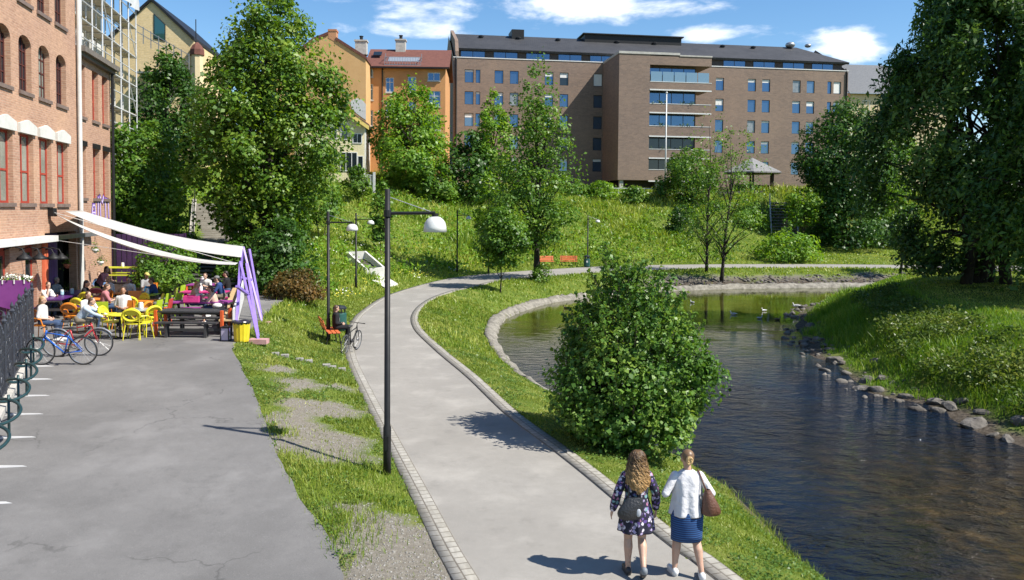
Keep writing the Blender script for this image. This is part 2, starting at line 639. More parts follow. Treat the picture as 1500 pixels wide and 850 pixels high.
def head(mb, c, s=1.0, yaw=0.0, pitch=0.0):
    M = Matrix.Rotation(yaw, 3, 'Z') @ Matrix.Rotation(pitch, 3, 'X')
    c = Vector(c)
    mb.ell(c + M @ Vector((0, -.012, .02)) * s, (.074 * s, .094 * s, .098 * s), 18, M)
    mb.ell(c + M @ Vector((0, .018, -.05)) * s, (.057 * s, .066 * s, .072 * s), 14, M)
    caps(mb, c + M @ Vector((0, .088, .005)) * s, c + M @ Vector((0, .104, -.028)) * s, .009 * s, .013 * s, 8)
    for x in (-1, 1):
        mb.ell(c + M @ Vector((x * .077, -.008, -.012)) * s, (.012 * s, .024 * s, .033 * s), 8, M)
    caps(mb, c + M @ Vector((-.02, .078, -.062)) * s, c + M @ Vector((.02, .078, -.062)) * s, .008 * s, .008 * s, 8)
    return M

def eyes(par, c, M, s=1.0):
    c = Vector(c)
    for x in (-1, 1):
        q = MB(); q.ell(c + M @ Vector((x * .03, .079, .008)) * s, (.012 * s, .008 * s, .008 * s), 8)
        q.build('eye', mat('eye_dark', (.03, .022, .018), rough=.2), par, world=False, smooth=True, uv=False)

def hair_cap(mb, c, M, s=1.0, back=0.0, vol=1.0):
    c = Vector(c)
    mb.ell(c + M @ Vector((0, -.03, .038)) * s, (.084 * s * vol, .092 * s * vol, .09 * s * vol), 16, M)
    if back:
        caps(mb, c + M @ Vector((0, -.055, .02)) * s, c + M @ Vector((0, -.08, -back)) * s, .07 * s, .045 * s, 12)

def person(label, cols, pose, voxel=.017, s=1.0, cap=None, hairlen=.05, sleeves=.45, legs='long', headyaw=0.0, headpitch=-.15, loc=(0, 0, 0), rz=0, skin_i=0, group=None, pack=None):
    """cols = shirt, bottoms, hair, shoe colours (material names). pose: dict of joints, facing +Y"""
    t = thing('person', label, 'person', loc, rz, group)
    J = {k: Vector(v) for k, v in pose.items()}
    sk = SK[skin_i]
    up_ = (J['neck'] - J['pelvis'])
    mid = J['pelvis'] + up_ * .5
    # body
    mb = MB()
    M = head(mb, J['head'], s, headyaw, headpitch)
    caps(mb, J['neck'] - up_.normalized() * .05, J['head'] - Vector((0, .015, .03)), .05, .047)
    chain(mb, [J['pelvis'], mid, J['neck'] - up_.normalized() * .12], [.13, .115, .12])
    for sd, S in ((-1, 'l'), (1, 'r')):
        sh = J['neck'] - up_.normalized() * .075 + Vector((sd * .165, 0, 0))
        J['sh' + S] = sh
        chain(mb, [sh, J['el' + S], J['wr' + S]], [.05, .038, .026])
        hand(mb, J['wr' + S], J['el' + S], sd, .6, 1.25)
        hp = J['pelvis'] + Vector((sd * .088, 0, -.02)); J['hp' + S] = hp
        chain(mb, [hp, J['kn' + S], J['an' + S]], [.085, .056, .037])
        caps(mb, J['an' + S] + Vector((0, -.02, -.03)), J['to' + S], .036, .03)
    skin('body', mb, sk, t, voxel)
    eyes(t, J['head'], M, s)
    # top
    mb = MB()
    n_ = up_.normalized()
    a = J['pelvis'] + n_ * .02; b = J['neck'] - n_ * .1
    for k in range(5):
        u0, u1 = k / 5, (k + 1) / 5
        caps(mb, a.lerp(b, u0), a.lerp(b, u1), .138, .134)
        for sd in (-1, 1):
            w0 = .055 + .03 * u0; w1 = .055 + .03 * u1
            caps(mb, a.lerp(b, u0) + Vector((sd * w0, 0, 0)), a.lerp(b, u1) + Vector((sd * w1, 0, 0)), .112, .108)
    for sd, S in ((-1, 'l'), (1, 'r')):
        caps(mb, J['neck'] - n_ * .085 + Vector((sd * .05, 0, 0)), J['sh' + S], .062, .066)
        if sleeves > 0:
            e = J['sh' + S].lerp(J['el' + S], min(1, sleeves / .5))
            caps(mb, J['sh' + S], e, .066, .056)
            if sleeves > .5:
                caps(mb, J['el' + S], J['el' + S].lerp(J['wr' + S], (sleeves - .5) / .5), .054, .04)
    skin('top', mb, MATS[cols[0]], t, voxel)
    # bottoms
    mb = MB()
    caps(mb, J['pelvis'] + Vector((-.06, 0, .03)), J['pelvis'] + Vector((.06, 0, .03)), .128, .128)
    for S in 'lr':
        caps(mb, J['hp' + S], J['kn' + S] if legs != 'short' else J['hp' + S].lerp(J['kn' + S], .75), .103, .076 if legs != 'short' else .09)
        if legs == 'long': caps(mb, J['kn' + S], J['an' + S] + Vector((0, 0, .03)), .074, .056)
    skin('trousers', mb, MATS[cols[1]], t, voxel)
    mb = MB(); hair_cap(mb, J['head'], M, s, hairlen)
    skin('hair', mb, MATS[cols[2]], t, voxel * .8)
    for S in 'lr':
        mb = MB(); caps(mb, J['an' + S] + Vector((0, -.03, -.035)), J['to' + S] + Vector((0, .02, 0)), .045, .038)
        mb.build('shoe', MATS[cols[3]], t, smooth=True, world=False)
    if cap:
        mb = MB(); c = J['head']
        mb.ell(c + M @ Vector((0, -.02, .055)) * s, (.092 * s, .108 * s, .075 * s), 14, M)
        mb.ell(c + M @ Vector((0, .11, .05)) * s, (.07 * s, .075 * s, .012 * s), 12, M)
        mb.build('cap', MATS[cap], t, smooth=True, world=False)
    return t

def seated(lean=.1, arms='table', seat=.46, knee=.44, spread=.11, twist=0.0):
    z = seat + .11
    nk = Vector((0, .50 * math.sin(lean), z + .50 * math.cos(lean)))
    hd = nk + Vector((0, .035 + .1 * math.sin(lean), .15))
    p = dict(pelvis=(0, 0, z), neck=nk, head=hd)
    for sd, S in ((-1, 'l'), (1, 'r')):
        p['kn' + S] = (sd * spread, knee, z - .03); p['an' + S] = (sd * spread * 1.1, knee - .06, .1); p['to' + S] = (sd * spread * 1.25, knee + .12, .04)
        sx = sd * .2
        if arms == 'table': p['el' + S] = (sd * .25, nk.y + .12, nk.z - .32); p['wr' + S] = (sd * .13, nk.y + .34, max(.8, z + .2))
        elif arms == 'lap': p['el' + S] = (sd * .25, nk.y - .02, nk.z - .35); p['wr' + S] = (sd * .1, nk.y + .22, z + .1)
        elif arms == 'face': p['el' + S] = (sd * .17, nk.y + .2, nk.z - .3); p['wr' + S] = (sd * .06, nk.y + .14, nk.z + .0) if sd > 0 else (sd * .1, nk.y + .36, .8)
        elif arms == 'reach': p['el' + S] = (sd * .24, nk.y + .2, nk.z - .2); p['wr' + S] = (sd * .2, nk.y + .46, nk.z - .3)
    return p

def standing(lean=.0, stride=.1, arms='down'):
    z = .93
    nk = Vector((0, .52 * math.sin(lean), z + .52 * math.cos(lean)))
    p = dict(pelvis=(0, 0, z), neck=nk, head=nk + Vector((0, .03 + .12 * math.sin(lean), .155)))
    for sd, S in ((-1, 'l'), (1, 'r')):
        p['kn' + S] = (sd * .1, .04 + sd * stride * .4, .5); p['an' + S] = (sd * .11, sd * stride, .09); p['to' + S] = (sd * .13, sd * stride + .16, .035)
        if arms == 'down': p['el' + S] = (sd * .25, nk.y - .03, nk.z - .36); p['wr' + S] = (sd * .26, nk.y + .08, nk.z - .6)
        else: p['el' + S] = (sd * .24, nk.y + .1, nk.z - .3); p['wr' + S] = (sd * .12, nk.y + .32, nk.z - .32)
    return p
def cloth(n, c, c2=None, **k):
    return mat(n, c, c2 or tuple(x * .82 for x in c), rough=.9, scale=k.pop('scale', 6), spec=.2, **k)
cloth('white_cotton', (.60, .59, .57)); cloth('grey_cotton', (.30, .30, .30)); cloth('pale_blue_cotton', (.42, .52, .62)); cloth('navy_cotton', (.03, .06, .17)); cloth('black_cotton', (.018, .018, .02))
cloth('pink_cotton', (.42, .17, .19)); cloth('denim', (.05, .08, .15)); cloth('khaki', (.22, .19, .14)); cloth('tan_cotton', (.55, .40, .30)); cloth('blue_shirt_cotton', (.10, .19, .36))
mat('hair_brown', (.055, .03, .018), (.09, .05, .028), rough=.5, scale=30); mat('hair_dark', (.018, .012, .009), (.03, .02, .014), rough=.5, scale=30); mat('hair_blond', (.42, .27, .12), (.30, .17, .07), rough=.5, scale=30); mat('hair_grey', (.32, .3, .28), (.4, .38, .36), rough=.5, scale=30)
mat('shoe_white', (.65, .65, .64), rough=.5); mat('shoe_dark', (.03, .03, .035), rough=.5); mat('cap_yellow', (.5, .42, .12), rough=.8); mat('cap_grey', (.16, .16, .17), rough=.8)

# ---- the two women walking away along the path
PZ = 0.004
def floral():
    m = bpy.data.materials.new('floral_fabric'); m.use_nodes = True
    nt = m.node_tree; b = nt.nodes['Principled BSDF']; b.inputs['Roughness'].default_value = .85
    tc = nt.nodes.new('ShaderNodeTexCoord')
    v = nt.nodes.new('ShaderNodeTexVoronoi'); v.inputs['Scale'].default_value = 21
    n = nt.nodes.new('ShaderNodeTexNoise'); n.inputs['Scale'].default_value = 22; n.inputs['Detail'].default_value = 3
    va = nt.nodes.new('ShaderNodeVectorMath'); va.operation = 'MULTIPLY_ADD'; va.inputs[1].default_value = (.06, .06, .06)
    nt.links.new(tc.outputs['Object'], n.inputs['Vector']); nt.links.new(n.outputs['Color'], va.inputs[0]); nt.links.new(tc.outputs['Object'], va.inputs[2]); nt.links.new(va.outputs[0], v.inputs['Vector'])
    r = nt.nodes.new('ShaderNodeValToRGB'); r.color_ramp.elements[0].position = .46; r.color_ramp.elements[0].color = (1, 1, 1, 1); r.color_ramp.elements[1].position = .52; r.color_ramp.elements[1].color = (0, 0, 0, 1)
    nt.links.new(v.outputs['Distance'], r.inputs['Fac'])
    c = nt.nodes.new('ShaderNodeValToRGB'); c.color_ramp.interpolation = 'CONSTANT'
    s = nt.nodes.new('ShaderNodeSeparateColor'); nt.links.new(v.outputs['Color'], s.inputs[0])
    e = c.color_ramp.elements; e[0].color = (.012, .012, .03, 1); e[1].position = .3; e[1].color = (.34, .29, .46, 1)
    for p_, k in ((.5, (.12, .07, .26)), (.64, (.55, .52, .6)), (.82, (.16, .3, .32)), (.93, (.35, .14, .25))):
        q = e.new(p_); q.color = (*k, 1)
    nt.links.new(s.outputs[0], c.inputs['Fac'])
    mx = nt.nodes.new('ShaderNodeMix'); mx.data_type = 'RGBA'; nt.links.new(r.outputs['Color'], mx.inputs['Factor']); mx.inputs[6].default_value = (.012, .012, .028, 1); nt.links.new(c.outputs['Color'], mx.inputs[7])
    nt.links.new(mx.outputs[2], b.inputs['Base Color'])
    MATS['floral_fabric'] = m; return m
floral()
def striped():
    m = bpy.data.materials.new('striped_jersey'); m.use_nodes = True
    nt = m.node_tree; b = nt.nodes['Principled BSDF']; b.inputs['Roughness'].default_value = .85
    tc = nt.nodes.new('ShaderNodeTexCoord'); s = nt.nodes.new('ShaderNodeSeparateXYZ'); nt.links.new(tc.outputs['Object'], s.inputs[0])
    w_ = nt.nodes.new('ShaderNodeMath'); w_.operation = 'MULTIPLY'; w_.inputs[1].default_value = 2 * math.pi / .03; nt.links.new(s.outputs[2], w_.inputs[0])
    q = nt.nodes.new('ShaderNodeMath'); q.operation = 'SINE'; nt.links.new(w_.outputs[0], q.inputs[0])
    r = nt.nodes.new('ShaderNodeValToRGB'); r.color_ramp.elements[0].position = .5; r.color_ramp.elements[0].color = (.008, .03, .11, 1); r.color_ramp.elements[1].position = .75; r.color_ramp.elements[1].color = (.03, .12, .32, 1)
    nt.links.new(q.outputs[0], r.inputs['Fac']); nt.links.new(r.outputs['Color'], b.inputs['Base Color'])
    MATS['striped_jersey'] = m; return m
striped()
def pleated(mb, secs, n=40, amp=.02, fold=9, ph=0.0):
    """skirt-like loft with soft folds growing towards the hem (last section)"""
    vs, fs = [], []
    N = len(secs)
    for i, (c, rx, ry) in enumerate(secs):
        a_ = amp * (i / (N - 1)) ** 1.3
        for k in range(n):
            a = 2 * math.pi * k / n
            f = 1 + a_ / rx * (math.sin(fold * a + ph + .8 * i / N) + .5 * math.sin((fold + 4) * a + 2 * ph))
            vs.append((c[0] + rx * f * math.cos(a), c[1] + ry * f * math.sin(a), c[2]))
    for i in range(N - 1):
        for k in range(n):
            k2 = (k + 1) % n
            fs.append((i * n + k, (i + 1) * n + k, (i + 1) * n + k2, i * n + k2))
    return mb.add(vs, fs)

def walker(label, J, rz, loc):
    return thing('person', label, 'person', loc, rz), {k: Vector(v) for k, v in J.items()}

def leg(mb, hp, kn, an, toe, hpr=.088):
    kn, an, hp = Vector(kn), Vector(an), Vector(hp)
    d = (an - kn)
    back = Vector((0, -1, 0))
    chain(mb, [hp, hp.lerp(kn, .5), kn], [hpr, .076, .059])
    calf = kn + d * .3 + back * .016
    chain(mb, [kn, calf, kn + d * .68, an], [.056, .062, .045, .035])
    mb.ell(an + Vector((0, -.03, -.04)), (.033, .042, .035), 10)
    caps(mb, an + Vector((0, -.01, -.035)), toe, .036, .028)

def shoe(par, an, toe, m, sole, heel_up=0.0):
    an, toe = Vector(an), Vector(toe)
    d = toe - an; d.z = 0
    mb = MB()
    h = an + Vector((0, -.04, -.045)); caps(mb, h, toe + d.normalized() * .03, .047, .038)
    mb.ell(h + Vector((0, .0, .012)), (.046, .05, .05), 12)
    s_ = mb.build('shoe', m, par, smooth=True, world=False)
    mb = MB()
    a, b = h + Vector((0, -.01, -.042)), toe + d.normalized() * .035 + Vector((0, 0, -.034))
    caps(mb, a, b, .018, .016); 
    for sx in (-.026, .026): caps(mb, a + Vector((sx * .7, .01, 0)), b + Vector((sx, -.03, 0)), .017, .015)
    q = mb.build('sole', sole, par, smooth=True, world=False); q.parent = s_

V8 = .0085
w1, J = walker('woman with long curly hair in dark floral dress walking on the path', dict(pelvis=(0, 0, .90), neck=(0, 0, 1.415), head=(.0, .03, 1.555), ell=(-.265, -.05, 1.12), wrl=(-.315, .02, .88), elr=(.255, -.03, 1.12), wrr=(.275, .05, .88), knl=(-.095, .06, .48), anl=(-.1, .01, .09), tol=(-.115, .15, .035), knr=(.085, .03, .48), anr=(.06, -.25, .20), tor=(.07, -.13, .045)), .03, (0, 0, 0))
mb = MB()
Mh = head(mb, J['head'], 1.02, -.1, -.05)
caps(mb, (0, 0, 1.36), (0, .015, 1.5), .052, .047)
loftz(mb, [((0, 0, .82), .13, .1), ((0, 0, .92), .165, .115), ((0, 0, 1.05), .12, .09), ((0, 0, 1.2), .14, .1), ((0, 0, 1.33), .155, .09), ((0, 0, 1.4), .08, .06)])
for sd, S in ((-1, 'l'), (1, 'r')):
    chain(mb, [(sd * .165, 0, 1.345), J['el' + S], J['wr' + S]], [.048, .036, .024]); hand(mb, J['wr' + S], J['el' + S], sd, .45)
leg(mb, (-.085, 0, .88), J['knl'], J['anl'], J['tol']); leg(mb, (.085, 0, .88), J['knr'], J['anr'], J['tor'])
skin('body', mb, SK[0], w1, V8, 2); eyes(w1, J['head'], Mh, 1.02)
mb = MB()
secs = [((0, 0, 1.385), .075, .07), ((0, 0, 1.375), .165, .092), ((0, 0, 1.34), .195, .108), ((0, 0, 1.27), .18, .116), ((0, 0, 1.15), .15, .115), ((0, 0, 1.06), .142, .115), ((0, -.005, .95), .185, .15), ((0, -.01, .85), .21, .17), ((0, -.01, .73), .225, .185), ((0, -.01, .60), .24, .20)]
pleated(mb, secs, 56, .018, 8, .7)
dr = mb.build('dress', MATS['floral_fabric'], w1, smooth=True, world=False)
dr.modifiers.new('thick', 'SOLIDIFY').thickness = .006; dr.modifiers.new('sub', 'SUBSURF').render_levels = 1
mb = MB()
for sd, S in ((-1, 'l'), (1, 'r')):
    e, w_ = J['el' + S], J['wr' + S]
    chain(mb, [(sd * .145, 0, 1.335), e.lerp(Vector((sd * .165, 0, 1.345)), .5), e, e.lerp(w_, .55), e.lerp(w_, .93)], [.078, .064, .06, .064, .05])
skin('sleeves', mb, MATS['floral_fabric'], w1, V8, 2)
shoe(w1, J['anl'], J['tol'], MATS['shoe_dark'], mat('sole_dark', (.05, .05, .05)))
shoe(w1, J['anr'], J['tor'], mat('shoe_grey', (.16, .18, .2), rough=.6), MATS['sole_dark'])
# curly hair: a soft core with several hundred ringlets over it
rh = np.random.default_rng(5)
def hairmat(name, root, tip):
    m = bpy.data.materials.new(name); m.use_nodes = True
    nt = m.node_tree; b = nt.nodes['Principled BSDF']; b.inputs['Roughness'].default_value = .42; b.inputs['Specular IOR Level'].default_value = .4
    g = nt.nodes.new('ShaderNodeNewGeometry'); tc = nt.nodes.new('ShaderNodeTexCoord'); s = nt.nodes.new('ShaderNodeSeparateXYZ'); nt.links.new(tc.outputs['Object'], s.inputs[0])
    mr = nt.nodes.new('ShaderNodeMapRange'); mr.inputs['From Min'].default_value = 1.62; mr.inputs['From Max'].default_value = 1.18; nt.links.new(s.outputs[2], mr.inputs['Value'])
    ma = nt.nodes.new('ShaderNodeMath'); ma.operation = 'MULTIPLY_ADD'; ma.inputs[1].default_value = .55; ma.inputs[2].default_value = -.18; nt.links.new(g.outputs['Random Per Island'], ma.inputs[0])
    ad = nt.nodes.new('ShaderNodeMath'); ad.operation = 'ADD'; nt.links.new(ma.outputs[0], ad.inputs[0]); nt.links.new(mr.outputs[0], ad.inputs[1])
    r = nt.nodes.new('ShaderNodeValToRGB'); r.color_ramp.elements[0].position = .1; r.color_ramp.elements[0].color = (*root, 1); r.color_ramp.elements[1].position = .95; r.color_ramp.elements[1].color = (*tip, 1)
    nt.links.new(ad.outputs[0], r.inputs['Fac']); nt.links.new(r.outputs['Color'], b.inputs['Base Color'])
    MATS[name] = m; return m
HC = hairmat('curly_hair', (.06, .032, .017), (.50, .31, .13))
mb = MB()
hc = J['head']
mb.ell(hc + Vector((0, -.03, .035)), (.088, .096, .09), 18)
loftz(mb, [((0, -.05, 1.60), .095, .075), ((0, -.075, 1.5), .12, .07), ((0, -.10, 1.38), .14, .065), ((0, -.125, 1.26), .14, .055), ((0, -.13, 1.19), .10, .04)])
core = skin('hair', mb, HC, w1, .012, 3)
mb = MB()
for k in range(640):
    a = rh.random() * math.pi * 1.25 + math.pi * .875 + .0
    an = math.pi + (rh.random() - .5) * 3.5      # around the back, open at the face
    x0, y0 = math.sin(an) * .0 , 0
    dx, dy = math.sin(an - math.pi) , -math.cos(an - math.pi)
    ph, tw = rh.random() * 6.28, 26 + 14 * rh.random()
    zt = 1.64 - .10 * rh.random() ** 2; L = (.34 + .13 * rh.random()) * (1 - .25 * abs(dx)) ; cr_ = .010 + .012 * rh.random(); dep = rh.random() * .03 - .008
    pts = []
    n = 28
    for i in range(n):
        u = i / (n - 1)
        if u < .28:
            th = .12 + (math.pi / 2 - .12) * u / .28; sp = math.sin(th); z = 1.602 + .1 * math.cos(th)
        else:
            sp = 1; z = 1.602 - L * (u - .28) / .72
        g_ = max(0, (u - .28) / .72); ex = (.094 + .085 * g_ - .03 * g_ * g_) * sp - dep * sp; ey = (.104 + .055 * g_) * sp - dep * sp
        c_ = Vector((dx * ex, -.03 + dy * ey - .03 * g_ * (dy < 0), z))
        c_ += Vector((math.cos(tw * u + ph), math.sin(tw * u + ph), .4 * math.sin(tw * u))) * cr_ * min(1, 2.5 * u + .25)
        pts.append(c_)
    mb.tube(pts, [.0052] * (n - 2) + [.0036, .0016], 4)
q = mb.build('curls', HC, w1, smooth=True, world=False, uv=False); q.parent = core
W1 = w1

w2, J = walker('woman with fair hair in a bun, white blouse and striped navy skirt', dict(pelvis=(0, 0, .92), neck=(0, 0, 1.45), head=(0, .035, 1.585), ell=(-.305, -.07, 1.14), wrl=(-.20, .17, 1.09), elr=(.315, -.05, 1.14), wrr=(.27, .18, 1.02), knl=(-.12, .05, .49), anl=(-.145, .03, .09), tol=(-.175, .17, .035), knr=(.135, .02, .49), anr=(.185, -.12, .095), tor=(.205, .02, .035)), 0, (0, 0, 0))
mb = MB()
Mh = head(mb, J['head'], 1.0, .12, -.05)
caps(mb, (0, 0, 1.38), (0, .015, 1.53), .054, .048)
loftz(mb, [((0, 0, .82), .15, .11), ((0, 0, .93), .185, .135), ((0, 0, 1.06), .15, .11), ((0, 0, 1.22), .16, .115), ((0, 0, 1.35), .165, .1), ((0, 0, 1.43), .08, .06)])
for sd, S in ((-1, 'l'), (1, 'r')):
    chain(mb, [(sd * .175, 0, 1.365), J['el' + S], J['wr' + S]], [.05, .038, .026]); hand(mb, J['wr' + S], J['el' + S], sd, .7)
leg(mb, (-.095, 0, .88), J['knl'], J['anl'], J['tol'], .1); leg(mb, (.095, 0, .88), J['knr'], J['anr'], J['tor'], .1)
skin('body', mb, SK[0], w2, V8, 2); eyes(w2, J['head'], Mh)
mb = MB()
loftz(mb, [((0, 0, .99), .165, .125), ((0, -.005, .93), .205, .155), ((0, -.012, .84), .22, .17), ((0, -.01, .7), .215, .165), ((0, -.005, .58), .21, .155), ((0, 0, .50), .212, .15)], 32)
sk_ = mb.build('skirt', MATS['striped_jersey'], w2, smooth=True, world=False)
mb = MB()
blouse = mat('white_blouse', (.62, .61, .63), (.57, .56, .585), rough=.85, scale=7, bump=.6, bscale=9)
pleated(mb, [((0, 0, 1.455), .06, .06), ((0, 0, 1.43), .09, .075), ((0, 0, 1.385), .175, .10), ((0, 0, 1.31), .195, .13), ((0, -.005, 1.18), .19, .14), ((0, -.01, 1.06), .19, .145), ((0, -.012, .94), .215, .168), ((0, -.012, .845), .228, .18)], 56, .02, 6, 1.3)
bl = mb.build('blouse', blouse, w2, smooth=True, world=False); bl.modifiers.new('thick', 'SOLIDIFY').thickness = .005; bl.modifiers.new('sub', 'SUBSURF').render_levels = 1
mb = MB()
for sd, S in ((-1, 'l'), (1, 'r')):
    e, w_ = J['el' + S], J['wr' + S]; sh = Vector((sd * .165, 0, 1.36))
    chain(mb, [sh, sh.lerp(e, .5), e, e.lerp(w_, .5), e.lerp(w_, .9)], [.064, .058, .053, .05, .042])
skin('sleeves', mb, blouse, w2, V8, 2)
white_sole = mat('sole_white', (.6, .6, .58))
shoe(w2, J['anl'], J['tol'], MATS['shoe_white'], white_sole); shoe(w2, J['anr'], J['tor'], MATS['shoe_white'], white_sole)
mb = MB(); hair_cap(mb, J['head'], Mh, 1.0, .03, 1.02)
hr = skin('hair', mb, mat('hair_fair_brown', (.10, .055, .03), (.2, .12, .06), rough=.45, scale=28), w2, .01, 2)
mb = MB()
bc = J['head'] + Vector((0, -.135, .012))
for k in range(7):
    pts = []
    for i in range(18):
        a = 6.283 * i / 18 + k; r_ = .020 + .0055 * (k % 4)
        pts.append(bc + Vector((math.cos(a) * r_, -.018 + .012 * math.sin(2 * a + k), math.sin(a) * r_ * 1.35)))
    mb.tube(pts, .0135, 6, closed=True)
mb.ell(bc, (.032, .035, .045), 10)
mb.build('bun', mat('hair_bun', (.60, .42, .2), (.40, .25, .11), rough=.45, scale=40), w2, smooth=True, world=False).parent = hr
W2P = w2
yw = 10.86
W1.location = (at(931, 845, yw).x, yw + .02, PZ); W2P.location = (at(1004, 845, yw).x, yw - .02, PZ)
W1.rotation_euler = (0, 0, .04)
# bags they carry
leather_b = mat('black_leather', (.018, .018, .02), (.03, .03, .033), rough=.38, bump=.3, bscale=40)
leather_t = mat('brown_leather', (.085, .035, .02), (.13, .055, .032), rough=.45, bump=.3, bscale=40)
def bag(name, label, loc, secs, m, strap, sm, rz=0):
    t = thing(name, label, 'bag', loc, rz)
    mb = MB(); pleated(mb, secs, 30, .012, 3, .4); mb.add([], [])
    n = 30
    mb.f.append(tuple(range((len(secs) - 1) * n, len(secs) * n))[::-1]); mb.m.append(0)
    b = mb.build('pouch', m, t, smooth=True, world=False); b.modifiers.new('sub', 'SUBSURF').render_levels = 1
    mb = MB(); mb.tube(strap, .011, 6); mb.build('strap', sm, t, smooth=True, world=False)
    return t, b
L1 = Vector(W1.location)
t, b = bag('handbag', 'slouchy black leather bag hanging on the curly haired woman', L1 + Vector((-.10, -.21, .0)), [((.05, 0, 1.12), .10, .012), ((.03, -.01, 1.06), .125, .03), ((-.01, -.02, .98), .16, .05), ((-.03, -.02, .90), .17, .055), ((-.03, -.015, .84), .14, .045), ((-.03, -.01, .815), .10, .03)], leather_b, [(.11, 0, 1.12), (.14, .05, 1.24), (.10, .12, 1.36), (.05, .2, 1.415), (-.0, .2, 1.40), (-.03, .10, 1.32), (-.03, .03, 1.2), (-.04, 0, 1.11)], leather_b)
mb = MB(); mb.ell((.09, -.055, .93), (.035, .012, .055), 10); c = mb.build('flap', mat('grey_lining', (.4, .42, .46), rough=.4), t, smooth=True, world=False)
L2 = Vector(W2P.location)
t, b = bag('shoulder_bag', 'brown leather shoulder bag on the woman in the white blouse', L2 + Vector((.27, -.13, 0)), [((-.03, 0, 1.22), .035, .025), ((-.02, 0, 1.15), .065, .05), ((.0, -.01, 1.05), .10, .07), ((.02, -.01, .95), .13, .08), ((.02, -.005, .89), .125, .07), ((.02, 0, .865), .09, .05)], leather_t, [(-.05, -.02, 1.2), (-.09, .03, 1.32), (-.125, .10, 1.425), (-.125, .16, 1.43), (-.09, .2, 1.36), (-.05, .12, 1.24), (-.03, .03, 1.2)], leather_t)
# ------------------------------------------------------------------ plan of the place
def zc_f(X, Y):
    return 0.1 + 0.82 * smst(8.5, 23.0, np.asarray(Y, dtype=float))
pl = [(3.6, -6), (1.65, 3), (.7, 6.2)] + [G(*q)[:2] for q in ((662, 850), (635, 800), (600, 726), (560, 644), (530, 582), (508, 530), (505, 503), (512, 475), (530, 455), (570, 432), (640, 412), (695, 403.5), (780, 396.5), (875, 391), (940, 389), (1060, 387.5), (1200, 387.5), (1320, 388.5), (1500, 390))]
pl += [(pl[-1][0] + 30, pl[-1][1] + 1), (pl[-1][0] + 120, pl[-1][1] + 4)]
pr = [(7.0, -6), (5.0, 3), (4.25, 6.2)] + [G(*q)[:2] for q in ((1088, 850), (1019, 802), (961, 758), (879, 693), (828, 655), (760, 606), (700, 552), (650, 512), (617, 480), (615, 458), (634, 440), (664, 428), (700, 419.5), (740, 410.5), (807, 404.5), (869, 400), (934, 397), (1000, 394.5), (1060, 393), (1200, 392.5), (1320, 393.5), (1500, 395))]
pr += [(pr[-1][0] + 30, pr[-1][1] + 1), (pr[-1][0] + 120, pr[-1][1] + 4)]
PL, PR = smooth_poly(pl), smooth_poly(pr)
WZ = -1.2
nb = [(9.5, -20), (7.6, 4)] + [G(*q, WZ)[:2] for q in ((1215, 850), (1130, 768), (1060, 705), (960, 650), (880, 610), (800, 573), (758, 542), (735, 513), (728, 490), (745, 466), (796, 447), (848, 438.5), (951, 429), (1059, 424), (1219, 421.5), (1400, 420), (1600, 420))]
nb += [(nb[-1][0] + 40, nb[-1][1] + 2), (nb[-1][0] + 160, nb[-1][1] + 6)]
rb = [(16.5, -20), (14.6, 8), (13.8, 15)] + [G(*q, WZ)[:2] for q in ((1500, 660), (1442, 642), (1398, 625), (1348, 598), (1254, 572), (1205, 535), (1168, 508), (1154, 485), (1163, 456), (1190, 445))]
rb += [(25, 56), (35, 57.5), (60, 59), (210, 62)]
NB, RB = smooth_poly(nb), smooth_poly(rb)
cy = [G(*q, zc_f)[:2] for q in ((505, 850), (478, 790), (450, 740), (420, 690), (398, 650), (380, 600), (362, 560), (350, 530), (342, 507))]
CY_ = np.array([(-1.0, 2.0), (-1.4, 6.0)] + [tuple(q) for q in cy] + [(-8.6, 27), (-9.6, 33), (-10.3, 40), (-19.2, 40), (-15.7, 24), (-13.0, 8), (-12.5, 2)])
RIVER = np.vstack([NB, RB[::-1]])
PATH = np.vstack([PL, PR[::-1]])
VERGE = np.vstack([PR, NB[::-1]])

